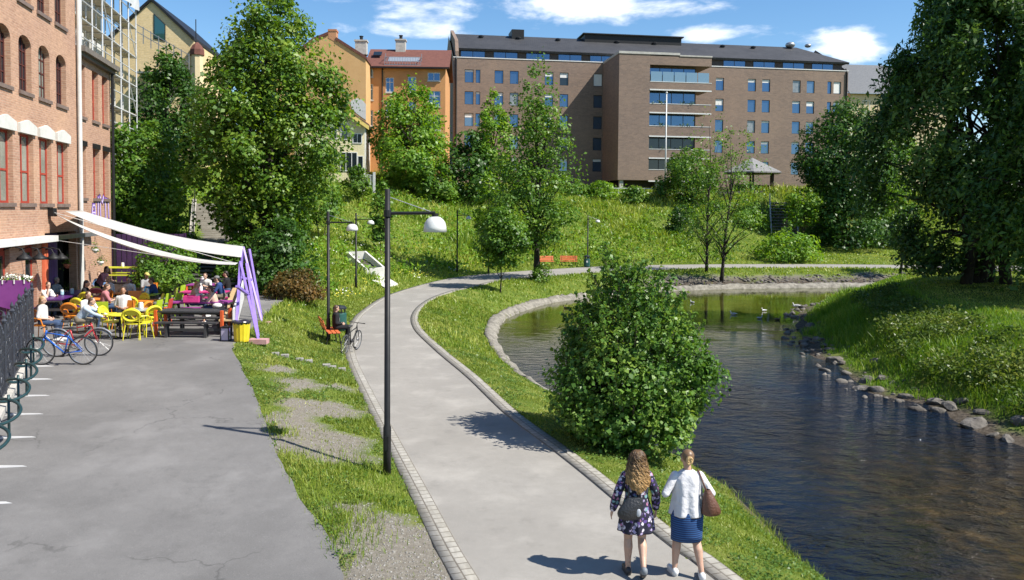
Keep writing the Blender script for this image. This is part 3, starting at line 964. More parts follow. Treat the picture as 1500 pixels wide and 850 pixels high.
def hgt_raw(X, Y):
    X = np.asarray(X, dtype=float).ravel(); Y = np.asarray(Y, dtype=float).ravel()
    P = np.stack([X, Y], 1)
    dl, dr, dn, db = seg_dist(P, PL), seg_dist(P, PR), seg_dist(P, NB), seg_dist(P, RB)
    e = seg_dist(P, np.vstack([CY_, CY_[:1]]))
    inP, inR, inV, inC = inside(P, PATH), inside(P, RIVER), inside(P, VERGE), inside(P, CY_)
    # right bank = east of RB
    RBP = np.vstack([RB, [(400, 62), (400, -20)]])
    inB = inside(P, RBP)
    n = vnoise(X, Y, 2.3, 1) * 0.6 + vnoise(X, Y, 0.9, 2) * 0.3
    # hill
    wr = smst(24, 33, X)
    cap = 7.7 + 1.1 * smst(-8, -20, X)
    hl = 0.07 * np.minimum(dl, 3) + 0.345 * np.maximum(dl - 3, 0)
    # stays low beside the cafe
    hr = 0.1 * dl + 6.5 * smst(13, 24, dl)
    h = hl * (1 - wr) + hr * wr
    h = cap - np.log1p(np.exp((cap - h) * 1.6)) / 1.6
    h = np.maximum(h, 0) + 0.25 * (n - 0.45) * smst(0.3, 4, dl)
    wc = np.exp(-(e / 3.2) ** 2)
    zc = zc_f(X, Y)
    strip = zc * dl / np.maximum(dl + e, 1e-6) + 0.05 * (n - 0.3) * smst(0, .5, np.minimum(dl, e))
    near = 1 - smst(24, 31, Y)
    wc = np.maximum(wc, near)
    h = h * (1 - wc) + strip * wc
    # verge
    s = dr / np.maximum(dr + dn, 1e-6)
    hv = -1.28 * s ** 1.7 + 0.05 * (n - .4) * smst(0, .6, dr)
    h = np.where(inV, hv, h)
    bed = -1.28 - 0.35 * np.minimum(np.minimum(dn, db), 3)
    h = np.where(inR, bed, h)
    hb = -1.28 + 0.16 * np.minimum(db, 1.3) + 0.5 * np.maximum(db - 1.3, 0)
    capb = 1.15
    capb = capb + .3 * smst(36, 41, Y)
    hb = capb - np.log1p(np.exp((capb - hb) * 3)) / 3 + .15 * (n - .4)
    h = np.where(inB, hb, h)
    h = np.where(inP, np.where(np.minimum(dl, dr) > .34, -0.04, 0.004), h)
    h = np.where(inC, zc - 0.06, h)
    return h, dict(dl=dl, dr=dr, dn=dn, db=db, e=e, P=inP, R=inR, V=inV, C=inC, B=inB)

# fast lookups: scan-filled rasters of the polygons
RX0, RY0, RS_, RNX, RNY = -46.0, -1.0, 0.06, 1860, 1860
def raster(poly):
    A = np.asarray(poly, dtype=float); Bq = np.roll(A, -1, axis=0)
    out = np.zeros((RNY, RNX), dtype=bool)
    xs = RX0 + (np.arange(RNX) + .5) * RS_
    for j in range(RNY):
        y = RY0 + (j + .5) * RS_
        k = (A[:, 1] > y) != (Bq[:, 1] > y)
        if not k.any(): continue
        c = np.sort(A[k, 0] + (y - A[k, 1]) / (Bq[k, 1] - A[k, 1]) * (Bq[k, 0] - A[k, 0]))
        out[j] = np.searchsorted(c, xs) % 2 == 1
    return out
RBPOLY = np.vstack([RB, [(400, 62), (400, -20)]])
RAST = {id(q): raster(q) for q in (CY_, PATH, RIVER, VERGE, RBPOLY)}
def fin(P, poly):
    P = np.asarray(P, dtype=float)
    i = ((P[:, 0] - RX0) / RS_).astype(int); j = ((P[:, 1] - RY0) / RS_).astype(int)
    ok = (i >= 0) & (i < RNX) & (j >= 0) & (j < RNY)
    r_ = RAST[id(poly)]
    return ok & r_[np.clip(j, 0, RNY - 1), np.clip(i, 0, RNX - 1)]

gx = np.concatenate([[-700, -300, -150, -90, -65], np.arange(-45, 58, 0.33), [65, 80, 110, 160, 300, 700]])
gy = np.concatenate([[-60, -25, -12, -5], np.arange(0, 60, 0.3), np.arange(60, 130, 0.55), [140, 170, 250, 400, 800, 1200]])
XX, YY = np.meshgrid(gx, gy)
HH, CLS = hgt_raw(XX, YY)
HG = HH.reshape(XX.shape)

def hgt(X, Y):
    X = np.atleast_1d(np.asarray(X, dtype=float)); Y = np.atleast_1d(np.asarray(Y, dtype=float))
    i = np.clip(np.searchsorted(gx, X) - 1, 0, len(gx) - 2); j = np.clip(np.searchsorted(gy, Y) - 1, 0, len(gy) - 2)
    fx = np.clip((X - gx[i]) / (gx[i + 1] - gx[i]), 0, 1); fy = np.clip((Y - gy[j]) / (gy[j + 1] - gy[j]), 0, 1)
    return (HG[j, i] * (1 - fx) + HG[j, i + 1] * fx) * (1 - fy) + (HG[j + 1, i] * (1 - fx) + HG[j + 1, i + 1] * fx) * fy

def bil(GRD, X, Y):
    i = np.clip(np.searchsorted(gx, X) - 1, 0, len(gx) - 2); j = np.clip(np.searchsorted(gy, Y) - 1, 0, len(gy) - 2)
    fx = np.clip((X - gx[i]) / (gx[i + 1] - gx[i]), 0, 1); fy = np.clip((Y - gy[j]) / (gy[j + 1] - gy[j]), 0, 1)
    return (GRD[j, i] * (1 - fx) + GRD[j, i + 1] * fx) * (1 - fy) + (GRD[j + 1, i] * (1 - fx) + GRD[j + 1, i + 1] * fx) * fy
DLG, DBG = CLS['dl'].reshape(XX.shape), CLS['db'].reshape(XX.shape)

def h1(x, y): return float(hgt(x, y)[0])

def ongr(px, py):
    """world point where the pixel's ray meets the ground"""
    d = ray(px, py)
    t = 6.0
    while t < 200:
        p = Vector((0, 0, EYE)) + d * t
        if p.z <= h1(p.x, p.y): break
        t += 0.15
    return p

# bare soil and gravel: worn patches of the strip by the near lamp, the foot of the banks
X, Y = XX.ravel(), YY.ravel()
nz = 0.5 * vnoise(X, Y, 2.2, 3) + 0.3 * vnoise(X, Y, 0.8, 4) + 0.2 * vnoise(X, Y, .35, 5)

def soil(X, Y, c=None):
    nz = 0.5 * vnoise(X, Y, 2.0, 3) + 0.3 * vnoise(X, Y, 0.8, 4) + 0.2 * vnoise(X, Y, .35, 5)
    P = np.stack([X, Y], 1)
    s = np.zeros(len(X))
    for px, py, rx, ry, st in ((600, 840, 1.1, 1.7, 1.3), (560, 780, .9, 1.3, 1.2), (640, 800, .5, 1.5, 1.3), (470, 650, 1.2, 1.3, 1.25), (435, 630, .9, 1.0, 1.1), (500, 655, .9, .8, 1.1), (470, 600, 1.0, 1.6, 1.0), (430, 575, .7, 1.6, .9), (400, 560, .6, 2.0, .8), (535, 590, .5, 2.0, .7), (520, 735, .5, .6, .9), (490, 560, .6, 1, .6)):
        q = G(px, py, 0.3)
        s = np.maximum(s, .9 * st * np.exp(-(((X - q.x) / rx) ** 2 + ((Y - q.y) / ry) ** 2)))
    return smst(0.47, 0.56, s * (0.2 + 1.5 * nz))
sl = soil(X, Y)
C = CLS
bank = np.zeros(len(X))
far = C['V'] & (Y > 44)
bank = np.where(far, smst(3.6, 1.8, C['dn'] + 3.4 * (nz - .5)) * smst(7, 12, X + 4 * (nz - .5)), bank)
bank = np.maximum(bank, np.where(C['V'] & (Y <= 44), smst(.7, 0.2, C['dn'] + 1.0 * (nz - .5)), 0))
bank = np.maximum(bank, np.where(C['B'], smst(1.4, .6, C['db'] + 2.4 * (nz - .5)), 0))
bank = np.where(C['R'], 1, bank)
cover = np.clip(np.maximum(sl, bank), 0, 1)
COVG = cover.reshape(XX.shape)

def cov(Xq, Yq):
    i = np.clip(np.searchsorted(gx, Xq) - 1, 0, len(gx) - 2); j = np.clip(np.searchsorted(gy, Yq) - 1, 0, len(gy) - 2)
    return COVG[j, i]
m = bpy.data.materials.new('grassy_ground'); m.use_nodes = True
nt = m.node_tree; b = nt.nodes['Principled BSDF']; b.inputs['Roughness'].default_value = 0.95; b.inputs['Specular IOR Level'].default_value = 0.1
tc = nt.nodes.new('ShaderNodeTexCoord')
def noise(sc, det=5, ro=.6):
    n = nt.nodes.new('ShaderNodeTexNoise'); n.inputs['Scale'].default_value = sc; n.inputs['Detail'].default_value = det; n.inputs['Roughness'].default_value = ro
    nt.links.new(tc.outputs['Object'], n.inputs['Vector']); return n.outputs['Fac']
def ramp(f, *st):
    r = nt.nodes.new('ShaderNodeValToRGB'); e = r.color_ramp.elements
    e[0].position, e[0].color = st[0][0], (*st[0][1], 1); e[1].position, e[1].color = st[-1][0], (*st[-1][1], 1)
    for p, c in st[1:-1]:
        q = e.new(p); q.color = (*c, 1)
    nt.links.new(f, r.inputs['Fac']); return r.outputs['Color']
def mixc(f, a, b_):
    x = nt.nodes.new('ShaderNodeMix'); x.data_type = 'RGBA'
    for s_, q in ((x.inputs['Factor'], f), (x.inputs[6], a), (x.inputs[7], b_)):
        if isinstance(q, tuple): s_.default_value = (*q, 1)
        elif isinstance(q, (int, float)): s_.default_value = q
        else: nt.links.new(q, s_)
    return x.outputs[2]
ga = ramp(noise(1.1, 6, .7), (.3, (.05, .08, .012)), (.5, (.10, .145, .024)), (.7, (.17, .185, .045)))
so_ = ramp(noise(14, 6, .75), (.3, (.11, .095, .072)), (.5, (.20, .18, .148)), (.72, (.32, .30, .26)))
vo = nt.nodes.new('ShaderNodeTexVoronoi'); vo.inputs['Scale'].default_value = 9; nt.links.new(tc.outputs['Object'], vo.inputs['Vector'])
sto = mixc(vo.outputs['Distance'], so_, (.17, .155, .13))
at_ = nt.nodes.new('ShaderNodeAttribute'); at_.attribute_name = 'cover'
sz = nt.nodes.new('ShaderNodeSeparateXYZ'); nt.links.new(tc.outputs['Object'], sz.inputs[0])
wet = nt.nodes.new('ShaderNodeMapRange'); wet.inputs['From Min'].default_value = -.35; wet.inputs['From Max'].default_value = -.8; nt.links.new(sz.outputs[2], wet.inputs['Value'])
nt.links.new(mixc(at_.outputs['Fac'], ga, mixc(wet.outputs[0], sto, ramp(noise(9, 5, .7), (.35, (.035, .028, .02)), (.65, (.12, .10, .08))))), b.inputs['Base Color'])
bp = nt.nodes.new('ShaderNodeBump'); bp.inputs['Strength'].default_value = .7; bp.inputs['Distance'].default_value = .05
nt.links.new(noise(16, 6, .7), bp.inputs['Height']); nt.links.new(bp.outputs['Normal'], b.inputs['Normal'])
nx, ny = len(gx), len(gy)
ii = (np.arange(ny - 1)[:, None] * nx + np.arange(nx - 1)[None, :]).ravel()
V = np.stack([X, Y, HH], 1)
gr = npmesh('ground', V, np.stack([ii, ii + 1, ii + nx + 1, ii + nx], 1), m, attr={'cover': cover}, smooth=True)
tag(gr, 'grassy sloping ground of the riverside park', 'ground', kind='structure')

# ------------------------------------------------------------------ paved surfaces
def asphalt(name, base, var, fine, crack=True):
    m = bpy.data.materials.new(name); m.use_nodes = True
    global nt, tc
    nt = m.node_tree; b = nt.nodes['Principled BSDF']; b.inputs['Roughness'].default_value = .85; b.inputs['Specular IOR Level'].default_value = .25
    tc = nt.nodes.new('ShaderNodeTexCoord')
    lo = tuple(c * (1 - var) for c in base); hi = tuple(c * (1 + var) for c in base)
    c1 = ramp(noise(.45, 7, .62), (.33, lo), (.67, hi))
    g1 = ramp(noise(110, 2, .6), (.3, (1 - fine,) * 3), (.7, (1 + fine,) * 3))
    mu = nt.nodes.new('ShaderNodeMix'); mu.data_type = 'RGBA'; mu.blend_type = 'MULTIPLY'; mu.inputs['Factor'].default_value = 1
    nt.links.new(c1, mu.inputs[6]); nt.links.new(g1, mu.inputs[7])
    out = mu.outputs[2]
    out = mixc(ramp(noise(5, 6, .75), (.35, (0, 0, 0)), (.7, (.5, .5, .5))), out, tuple(c * .8 for c in base))
    out = mixc(ramp(noise(38, 3, .6), (.66, (0, 0, 0)), (.72, (.7, .7, .7))), out, tuple(min(.6, c * 1.7) for c in base))
    out = mixc(ramp(noise(27, 3, .6), (.66, (0, 0, 0)), (.74, (.6, .6, .6))), out, tuple(c * .5 for c in base))
    # oil and water stains
    out = mixc(ramp(noise(1.7, 6, .7), (.56, (0, 0, 0)), (.72, (.45, .45, .45))), out, tuple(c * .6 for c in base))
    out = mixc(ramp(noise(.9, 4, .5), (.55, (0, 0, 0)), (.7, (.4, .4, .4))), out, tuple(c * 1.35 for c in base))
    if crack:
        v = nt.nodes.new('ShaderNodeTexVoronoi'); v.feature = 'DISTANCE_TO_EDGE'; v.inputs['Scale'].default_value = .22
        mp = nt.nodes.new('ShaderNodeMapping'); n = nt.nodes.new('ShaderNodeTexNoise'); n.inputs['Scale'].default_value = 2.5; n.inputs['Detail'].default_value = 6
        nt.links.new(tc.outputs['Object'], n.inputs['Vector'])
        va = nt.nodes.new('ShaderNodeVectorMath'); va.operation = 'MULTIPLY_ADD'; va.inputs[1].default_value = (.9, .9, 0)
        nt.links.new(n.outputs['Color'], va.inputs[0]); nt.links.new(tc.outputs['Object'], va.inputs[2])
        nt.links.new(va.outputs[0], v.inputs['Vector'])
        cr = ramp(v.outputs['Distance'], (0, (.55, .55, .55)), (.006, (0, 0, 0)))
        gate = nt.nodes.new('ShaderNodeMath'); gate.operation = 'MULTIPLY'
        nt.links.new(cr, gate.inputs[0]); nt.links.new(ramp(noise(.35, 2), (.5, (0, 0, 0)), (.56, (1, 1, 1))), gate.inputs[1])
        out = mixc(gate.outputs[0], out, tuple(c * .35 for c in base))
    nt.links.new(out, b.inputs['Base Color'])
    bp = nt.nodes.new('ShaderNodeBump'); bp.inputs['Strength'].default_value = .35; bp.inputs['Distance'].default_value = .01
    nt.links.new(noise(140, 2), bp.inputs['Height']); nt.links.new(bp.outputs['Normal'], b.inputs['Normal'])
    MATS[name] = m
    return m
A_path = asphalt('path_asphalt', (.272, .258, .234), .12, .2, False)
A_court = asphalt('court_asphalt', (.162, .158, .154), .2, .25)
KW = 0.34
def resample(P, n):
    d = np.concatenate([[0], np.cumsum(np.linalg.norm(np.diff(P, axis=0), axis=1))])
    t = np.linspace(0, d[-1], n)
    return np.stack([np.interp(t, d, P[:, 0]), np.interp(t, d, P[:, 1])], 1), t
def strip(name, A, B, za, zb, mat_, uvw=None):
    n = len(A)
    lo = np.full(n, za - .09)
    V = np.vstack([np.column_stack([A, np.broadcast_to(za, n)]), np.column_stack([B, np.broadcast_to(zb, n)]), np.column_stack([A, lo]), np.column_stack([B, lo])])
    i = np.arange(n - 1)
    F_ = np.vstack([np.stack([i, n + i, n + i + 1, i + 1], 1), np.stack([2 * n + i, i, i + 1, 2 * n + i + 1], 1), np.stack([n + i, 3 * n + i, 3 * n + i + 1, n + i + 1], 1)])
    d = np.concatenate([[0], np.cumsum(np.linalg.norm(np.diff((A + B) / 2, axis=0), axis=1))])
    w = np.linalg.norm(A - B, axis=1).mean()
    uv = np.vstack([np.stack([d, np.zeros(n)], 1), np.stack([d, np.full(n, w)], 1), np.stack([d, np.full(n, -.1)], 1), np.stack([d, np.full(n, w + .1)], 1)])
    return npmesh(name, V, F_, mat_, uv=uv)
# path surface: triangulated polygon with a bmesh fill
def flat_poly(name, poly, zf, mat_):
    bm = bmesh.new()
    vs = [bm.verts.new((p[0], p[1], zf(p[0], p[1]) if callable(zf) else zf)) for p in poly]
    es = [bm.edges.new((vs[i], vs[(i + 1) % len(vs)])) for i in range(len(vs))]
    bmesh.ops.triangle_fill(bm, edges=es, use_beauty=True)
    bm.normal_update()
    for f in bm.faces:
        if f.normal.z < 0: f.normal_flip()
    me = bpy.data.meshes.new(name); bm.to_mesh(me); bm.free()
    me.materials.append(mat_)
    o = bpy.data.objects.new(name, me); COL.objects.link(o); return o
Lk, Rk = offset_poly(PL, KW), offset_poly(PR, -KW)
p = flat_poly('path', np.vstack([Lk[2:-2], Rk[2:-2][::-1]]), 0.0, A_path)
tag(p, 'grey asphalt footpath winding along the river', 'path', kind='structure')
setts = brick('kerb_setts', (.25, .238, .212), (.315, .30, .268), (.12, .105, .085), bw=.19, bh=.17, msize=.012, bump=.8, stain=(.2, .18, .14), stain_scale=1.5)
for A, B, lb in ((PL, Lk, 'double row of grey stone setts edging the path on the hill side'), (Rk, PR, 'double row of grey stone setts edging the path on the river side')):
    o = strip('kerb', A, B, 0.022, 0.022, setts); tag(o, lb, 'kerb', kind='structure')
    # worn mortar joint between the setts and the asphalt
# courtyard: ramped sheet
gxc = np.arange(-20.5, 0.01, .5); gyc = np.concatenate([np.arange(2, 41, .5)])
bm = bmesh.new()
yb = np.arange(2, 41.01, 0.75)
from itertools import groupby
def clip_rows(poly, y):
    xs = []
    n = len(poly)
    for i in range(n):
        (x0, y0), (x1, y1) = poly[i], poly[(i + 1) % n]
        if (y0 <= y < y1) or (y1 <= y < y0): xs.append(x0 + (y - y0) / (y1 - y0) * (x1 - x0))
    return min(xs), max(xs)
rows = []
cpoly = smooth_poly([tuple(q) for q in CY_[:14]], .4)
cpoly = np.vstack([cpoly, CY_[14:]])
for y in np.arange(2.05, 39.95, .35):
    a, b_ = clip_rows(cpoly, y)
    b_ += 0.07 * (vnoise([0], [y], .45, 9)[0] - .5) + .1 * (vnoise([0], [y], 1.3, 8)[0] - .5)
    rows.append((a, b_, y))
rows = np.array(rows)
V = np.vstack([np.column_stack([rows[:, 0], rows[:, 2], zc_f(0, rows[:, 2])]), np.column_stack([rows[:, 1], rows[:, 2], zc_f(0, rows[:, 2])])])
n = len(rows); i = np.arange(n - 1)
o = npmesh('courtyard', V, np.stack([i, n + i, n + i + 1, i + 1], 1), A_court)
tag(o, 'dark grey asphalt courtyard in front of the cafe', 'courtyard', kind='structure')

# ------------------------------------------------------------------ river
m = bpy.data.materials.new('river_water'); m.use_nodes = True
nt = m.node_tree; b = nt.nodes['Principled BSDF']
tc = nt.nodes.new('ShaderNodeTexCoord')
b.inputs['IOR'].default_value = 1.33
b.inputs['Roughness'].default_value = .03
sx = nt.nodes.new('ShaderNodeSeparateXYZ'); nt.links.new(tc.outputs['Object'], sx.inputs[0])
def mr(v, a, b_, c, d):
    q = nt.nodes.new('ShaderNodeMapRange'); q.interpolation_type = 'SMOOTHSTEP'
    q.inputs['From Min'].default_value, q.inputs['From Max'].default_value = a, b_; q.inputs['To Min'].default_value, q.inputs['To Max'].default_value = c, d
    nt.links.new(v, q.inputs['Value']); return q.outputs[0]
sky_refl_peat = ramp(noise(.35, 5), (.35, (.003, .008, .022)), (.6, (.007, .012, .022)), (.75, (.02, .017, .01)))  # navy of the reflected sky put into the base colour, with peat brown
green_refl = ramp(noise(.5, 4), (.35, (.03, .036, .005)), (.65, (.06, .058, .009)))  # green reflections on the far reach painted into the base colour
brn = ramp(noise(1.6, 6, .65), (.38, (.008, .008, .006)), (.55, (.03, .021, .008)), (.72, (.07, .045, .015)))
shal = nt.nodes.new('ShaderNodeMath'); shal.operation = 'MULTIPLY'
nt.links.new(mr(sx.outputs[0], 5.5, 9.0, 0, 1), shal.inputs[0]); nt.links.new(mr(sx.outputs[1], 24, 17, 0, 1), shal.inputs[1])
nt.links.new(mixc(mr(sx.outputs[1], 27, 47, 0, 1), mixc(shal.outputs[0], sky_refl_peat, brn), green_refl), b.inputs['Base Color'])
def wv(sc, sy, det, dist=0):
    n = nt.nodes.new('ShaderNodeTexNoise'); n.inputs['Scale'].default_value = sc; n.inputs['Detail'].default_value = det; n.inputs['Distortion'].default_value = dist
    mp = nt.nodes.new('ShaderNodeMapping'); mp.inputs['Scale'].default_value = (1, sy, 1); mp.inputs['Rotation'].default_value = (0, 0, R(18))
    nt.links.new(tc.outputs['Object'], mp.inputs['Vector']); nt.links.new(mp.outputs[0], n.inputs['Vector']); return n.outputs['Fac']
ad = nt.nodes.new('ShaderNodeMath'); ad.operation = 'ADD'
m1 = nt.nodes.new('ShaderNodeMath'); m1.operation = 'MULTIPLY'; m1.inputs[1].default_value = .22
nt.links.new(wv(7, 1.6, 4, .4), m1.inputs[0]); nt.links.new(wv(1.5, 1.9, 5, .6), ad.inputs[0]); nt.links.new(m1.outputs[0], ad.inputs[1])
bp = nt.nodes.new('ShaderNodeBump'); bp.inputs['Distance'].default_value = .55
st_ = nt.nodes.new('ShaderNodeMath'); st_.operation = 'MULTIPLY'
nt.links.new(mr(sx.outputs[1], 22, 47, 1.0, .018), st_.inputs[0]); nt.links.new(mr(noise(.28, 4), .38, .62, .3, 1.25), st_.inputs[1])
nt.links.new(st_.outputs[0], bp.inputs['Strength'])
nt.links.new(ad.outputs[0], bp.inputs['Height']); nt.links.new(bp.outputs['Normal'], b.inputs['Normal'])
o = MB().add([(5, -40, WZ), (40, -40, WZ), (260, 40, WZ), (260, 95, WZ), (-12, 95, WZ), (-12, 40, WZ)], [(0, 1, 2, 3, 4, 5)]).build('river', m)
tag(o, 'dark rippled river water', 'river', kind='structure')
# stone lining at the water's edge of the path side bank
Lr, tl = resample(NB, int(len(NB) * 1.6))
keep = (Lr[:, 1] > 25) & (Lr[:, 0] < 75)
Lr = Lr[keep]
nL = len(Lr)
jit = lambda s: (rng.random(nL) - .5) * s
far = smst(24, 36, Lr[:, 1])
o0 = offset_poly(Lr, .25)
prof = [(0.2, -1.34), (-0.05, -1.12), (-.3, -.98), (-.62, -.86), (-.9, -.86), (-1.02, -1.15)]
VV = []
for k, (d, z) in enumerate(prof):
    q = offset_poly(Lr, d * .62) + np.stack([jit(.1), jit(.1)], 1)
    zz = z + jit(.14) * (0 < k < 5)
    VV.append(np.column_stack([q, zz]))
V = np.vstack(VV); i = np.arange(nL - 1); F_ = []
for k in range(len(prof) - 1):
    F_.append(np.stack([k * nL + i, k * nL + i + 1, (k + 1) * nL + i + 1, (k + 1) * nL + i], 1))
stone = mat('bank_stone', (.12, .11, .09), (.27, .25, .21), scale=3.0, rough=.9, bump=.9, bscale=9, col3=(.34, .32, .28))
o = npmesh('stone_bank', V, np.vstack(F_), stone)
tag(o, 'pale rough stone lining along the water edge below the path', 'bank', kind='structure')
# ------------------------------------------------------------------ buildings
class Wall:
    """a vertical wall plane: u along T, w outward, z up"""
    def __init__(s, O, T):
        s.O = Vector((O[0], O[1], 0)); s.T = Vector((T[0], T[1], 0)).normalized()
        s.N = Vector((s.T.y, -s.T.x, 0))
    def hit(s, px, py):
        d = ray(px, py); c = Vector((0, 0, EYE))
        t = (s.O - c).dot(s.N) / d.dot(s.N)
        p = c + d * t
        return (p - s.O).dot(s.T), p.z
    def P(s, u, w, z):
        q = s.O + s.T * u + s.N * w
        return (q.x, q.y, z)
    def off(s, w):
        q = s.O + s.N * w
        return Wall((q.x, q.y), (s.T.x, s.T.y))
    def box(s, mb, u0, u1, w0, w1, z0, z1):
        vs = [s.P(u0, w1, z0), s.P(u1, w1, z0), s.P(u1, w0, z0), s.P(u0, w0, z0), s.P(u0, w1, z1), s.P(u1, w1, z1), s.P(u1, w0, z1), s.P(u0, w0, z1)]
        return mb.add(vs, [(0, 3, 2, 1), (4, 5, 6, 7), (0, 1, 5, 4), (1, 2, 6, 5), (2, 3, 7, 6), (3, 0, 4, 7)])
    def poly(s, mb, pts, w, th):
        return mb.slab([s.P(u, w, z) for u, z in pts], th, s.N)

def facade(mb, W, u0, u1, z0, z1, ops, depth=0.22):
    """wall sheet with recessed openings (ops: u0,u1,z0,z1[,arch])"""
    us = sorted(set([u0, u1] + [q for o in ops for q in o[:2] if u0 < q < u1]))
    zs = sorted(set([z0, z1] + [q for o in ops for q in o[2:4] if z0 < q < z1]))
    for a, b in zip(us[:-1], us[1:]):
        for c, d in zip(zs[:-1], zs[1:]):
            um, zm = (a + b) / 2, (c + d) / 2
            if any(o[0] < um < o[1] and o[2] < zm < o[3] for o in ops): continue
            mb.add([W.P(a, 0, c), W.P(b, 0, c), W.P(b, 0, d), W.P(a, 0, d)], [(0, 1, 2, 3)])
    for o in ops:
        a, b, c, d = o[:4]
        f = lambda u, w, z: W.P(u, w, z)
        mb.add([f(a, 0, c), f(b, 0, c), f(b, -depth, c), f(a, -depth, c)], [(0, 1, 2, 3)])
        mb.add([f(a, 0, d), f(b, 0, d), f(b, -depth, d), f(a, -depth, d)], [(3, 2, 1, 0)])
        mb.add([f(a, 0, c), f(a, 0, d), f(a, -depth, d), f(a, -depth, c)], [(3, 2, 1, 0)])
        mb.add([f(b, 0, c), f(b, 0, d), f(b, -depth, d), f(b, -depth, c)], [(0, 1, 2, 3)])
        if len(o) > 4:
            rise = o[4]; n = 8; m = (a + b) / 2; hw = (b - a) / 2
            arc = [(m - hw * math.cos(math.pi * k / n), d - rise + rise * math.sin(math.pi * k / n)) for k in range(n + 1)]
            for k in range(n):
                p, q = arc[k], arc[k + 1]
                mb.add([f(p[0], 0, p[1]), f(q[0], 0, q[1]), f(q[0], 0, d), f(p[0], 0, d)], [(0, 1, 2, 3)])
                mb.add([f(p[0], 0, p[1]), f(q[0], 0, q[1]), f(q[0], -depth, q[1]), f(p[0], -depth, p[1])], [(3, 2, 1, 0)])
    return mb

def window(par, W, u0, u1, z0, z1, inset, fm, pm, nx=1, nz=1, fw=0.07, blind=None, sill=None, hz=None, label=None):
    mb = MB(); d = 0.07; w1 = -inset; w0 = w1 - d
    W.box(mb, u0, u0 + fw, w0, w1, z0, z1); W.box(mb, u1 - fw, u1, w0, w1, z0, z1)
    W.box(mb, u0 + fw, u1 - fw, w0, w1, z0, z0 + fw); W.box(mb, u0 + fw, u1 - fw, w0, w1, z1 - fw, z1)
    for k in range(1, nx):
        u = u0 + (u1 - u0) * k / nx; W.box(mb, u - fw * .4, u + fw * .4, w0 + .01, w1 - .006, z0 + fw, z1 - fw)
    for z in (hz or [z0 + (z1 - z0) * k / nz for k in range(1, nz)]):
        W.box(mb, u0 + fw, u1 - fw, w0 + .012, w1 - .01, z - fw * .4, z + fw * .4)
    f = mb.build('window', fm, par)
    if label: f['label'] = label
    p = MB(); W.box(p, u0 + fw * .5, u1 - fw * .5, w0 + .02, w0 + .035, z0 + fw * .5, z1 - fw * .5)
    g = p.build('pane', pm, par); g.parent = f
    if blind:
        q = MB(); W.box(q, u0 + fw * .6, u1 - fw * .6, w0 + .04, w1 - .014, z1 - fw - (z1 - z0 - 2 * fw) * blind, z1 - fw * .9)
        bl = q.build('blind', MATS['blind_white'], par); bl.parent = f
    if sill:
        q = MB(); W.box(q, u0 - .06, u1 + .06, -inset + .005, .07, z0 - .12, z0 + .006)
        s_ = q.build('sill', sill, par); s_.parent = f
    return f

def glass(name, c, rough=0.06, metal=.55):
    return mat(name, c, rough=rough, metal=metal, spec=.8)
glass('glass_blue', (.10, .17, .27), .05, .75)
glass('glass_dark', (.02, .028, .035), .06, .2)
mat('blind_white', (.75, .74, .71), (.68, .67, .65), rough=.7)
mat('white_paint', (.66, .66, .64), (.58, .58, .56), rough=.5, scale=3)
mat('dark_frame', (.025, .022, .02), rough=.45)
mat('dark_metal', (.010, .010, .011), (.016, .016, .017), rough=.5, scale=6, spec=.3)
mat('grey_metal', (.32, .33, .34), (.42, .43, .44), rough=.38, metal=.7, scale=5)
mat('concrete', (.36, .35, .32), (.48, .46, .42), rough=.9, scale=2.2, bump=.25, bscale=25)

# ---- the long brown brick apartment block beyond the hill
A0, B0 = at(664, 170, 111), at(1241, 170, 119.5)
BW = Wall((A0.x, A0.y), (B0.x - A0.x, B0.y - A0.y))
LW = (B0 - A0).xy.length
bk = brick('brown_brick', (.222, .152, .114), (.162, .113, .088), (.185, .16, .138), bw=.5, bh=.16, stain=(.30, .21, .15), stain_scale=.12, bump=.2, msize=.012, amt=.5)
ap = thing('apartment_block', 'long brown brick apartment block with dark sloping roof and a projecting balcony tower', 'building', (A0.x, A0.y, 6))
zp = BW.hit(700, 85.5)[1]
zb = 5.5
ztop = BW.hit(687, 111.5)[1]
cols = [(687, 1.2), (700, .62), (730.6, 1.2), (753, 1.2), (804, 1.2), (826, 1.2), (875.5, 1.25), (1054, 1.2), (1101, 1.2), (1121.8, 1.2), (1166.5, 1.2), (1187, 1.2), (1214.5, .62), (1226, 1.15)]
ops, info = [], []
for ci, (px, wd) in enumerate(cols):
    u = BW.hit(px, 150)[0]
    for r in range(5):
        zc = ztop - r * 2.93
        if ci in (2, 4) and r >= 3: continue
        if px == 1226 and r > 3: continue
        if ci == 7 and r == 4: continue
        ops.append((u - wd / 2, u + wd / 2, zc - .88, zc + .88)); info.append((ci, r))
mb = facade(MB(), BW, 0, LW, zb, zp, ops, .2)
D = 19.0
gp = zp + 5.15
for u, s in ((0, 1), (LW, -1)):          # gable ends
    pts = [BW.P(u, -.001, zb), BW.P(u, -D, zb), BW.P(u, -D, zp), BW.P(u, -D / 2, gp - .3), BW.P(u, -.001, zp)]
    mb.add(pts, [(0, 1, 2, 3, 4)] if s < 0 else [(4, 3, 2, 1, 0)])
mb.add([BW.P(0, -D, zb), BW.P(LW, -D, zb), BW.P(LW, -D, zp), BW.P(0, -D, zp)], [(3, 2, 1, 0)])
mb.build('wall', bk, ap)
q = MB()                                   # raised fire wall over the west gable
q.slab([BW.P(.25, -.6, zp - .4), BW.P(.25, -D / 2, gp - .7), BW.P(.25, -D / 2, gp + .5), BW.P(.25, -1.2, zp + 2.6), BW.P(.25, -.1, zp + .9), BW.P(.25, -.1, zp - .4)], .45, -BW.T)
q.build('gable_parapet', bk, ap)
rnd = random.Random(4)
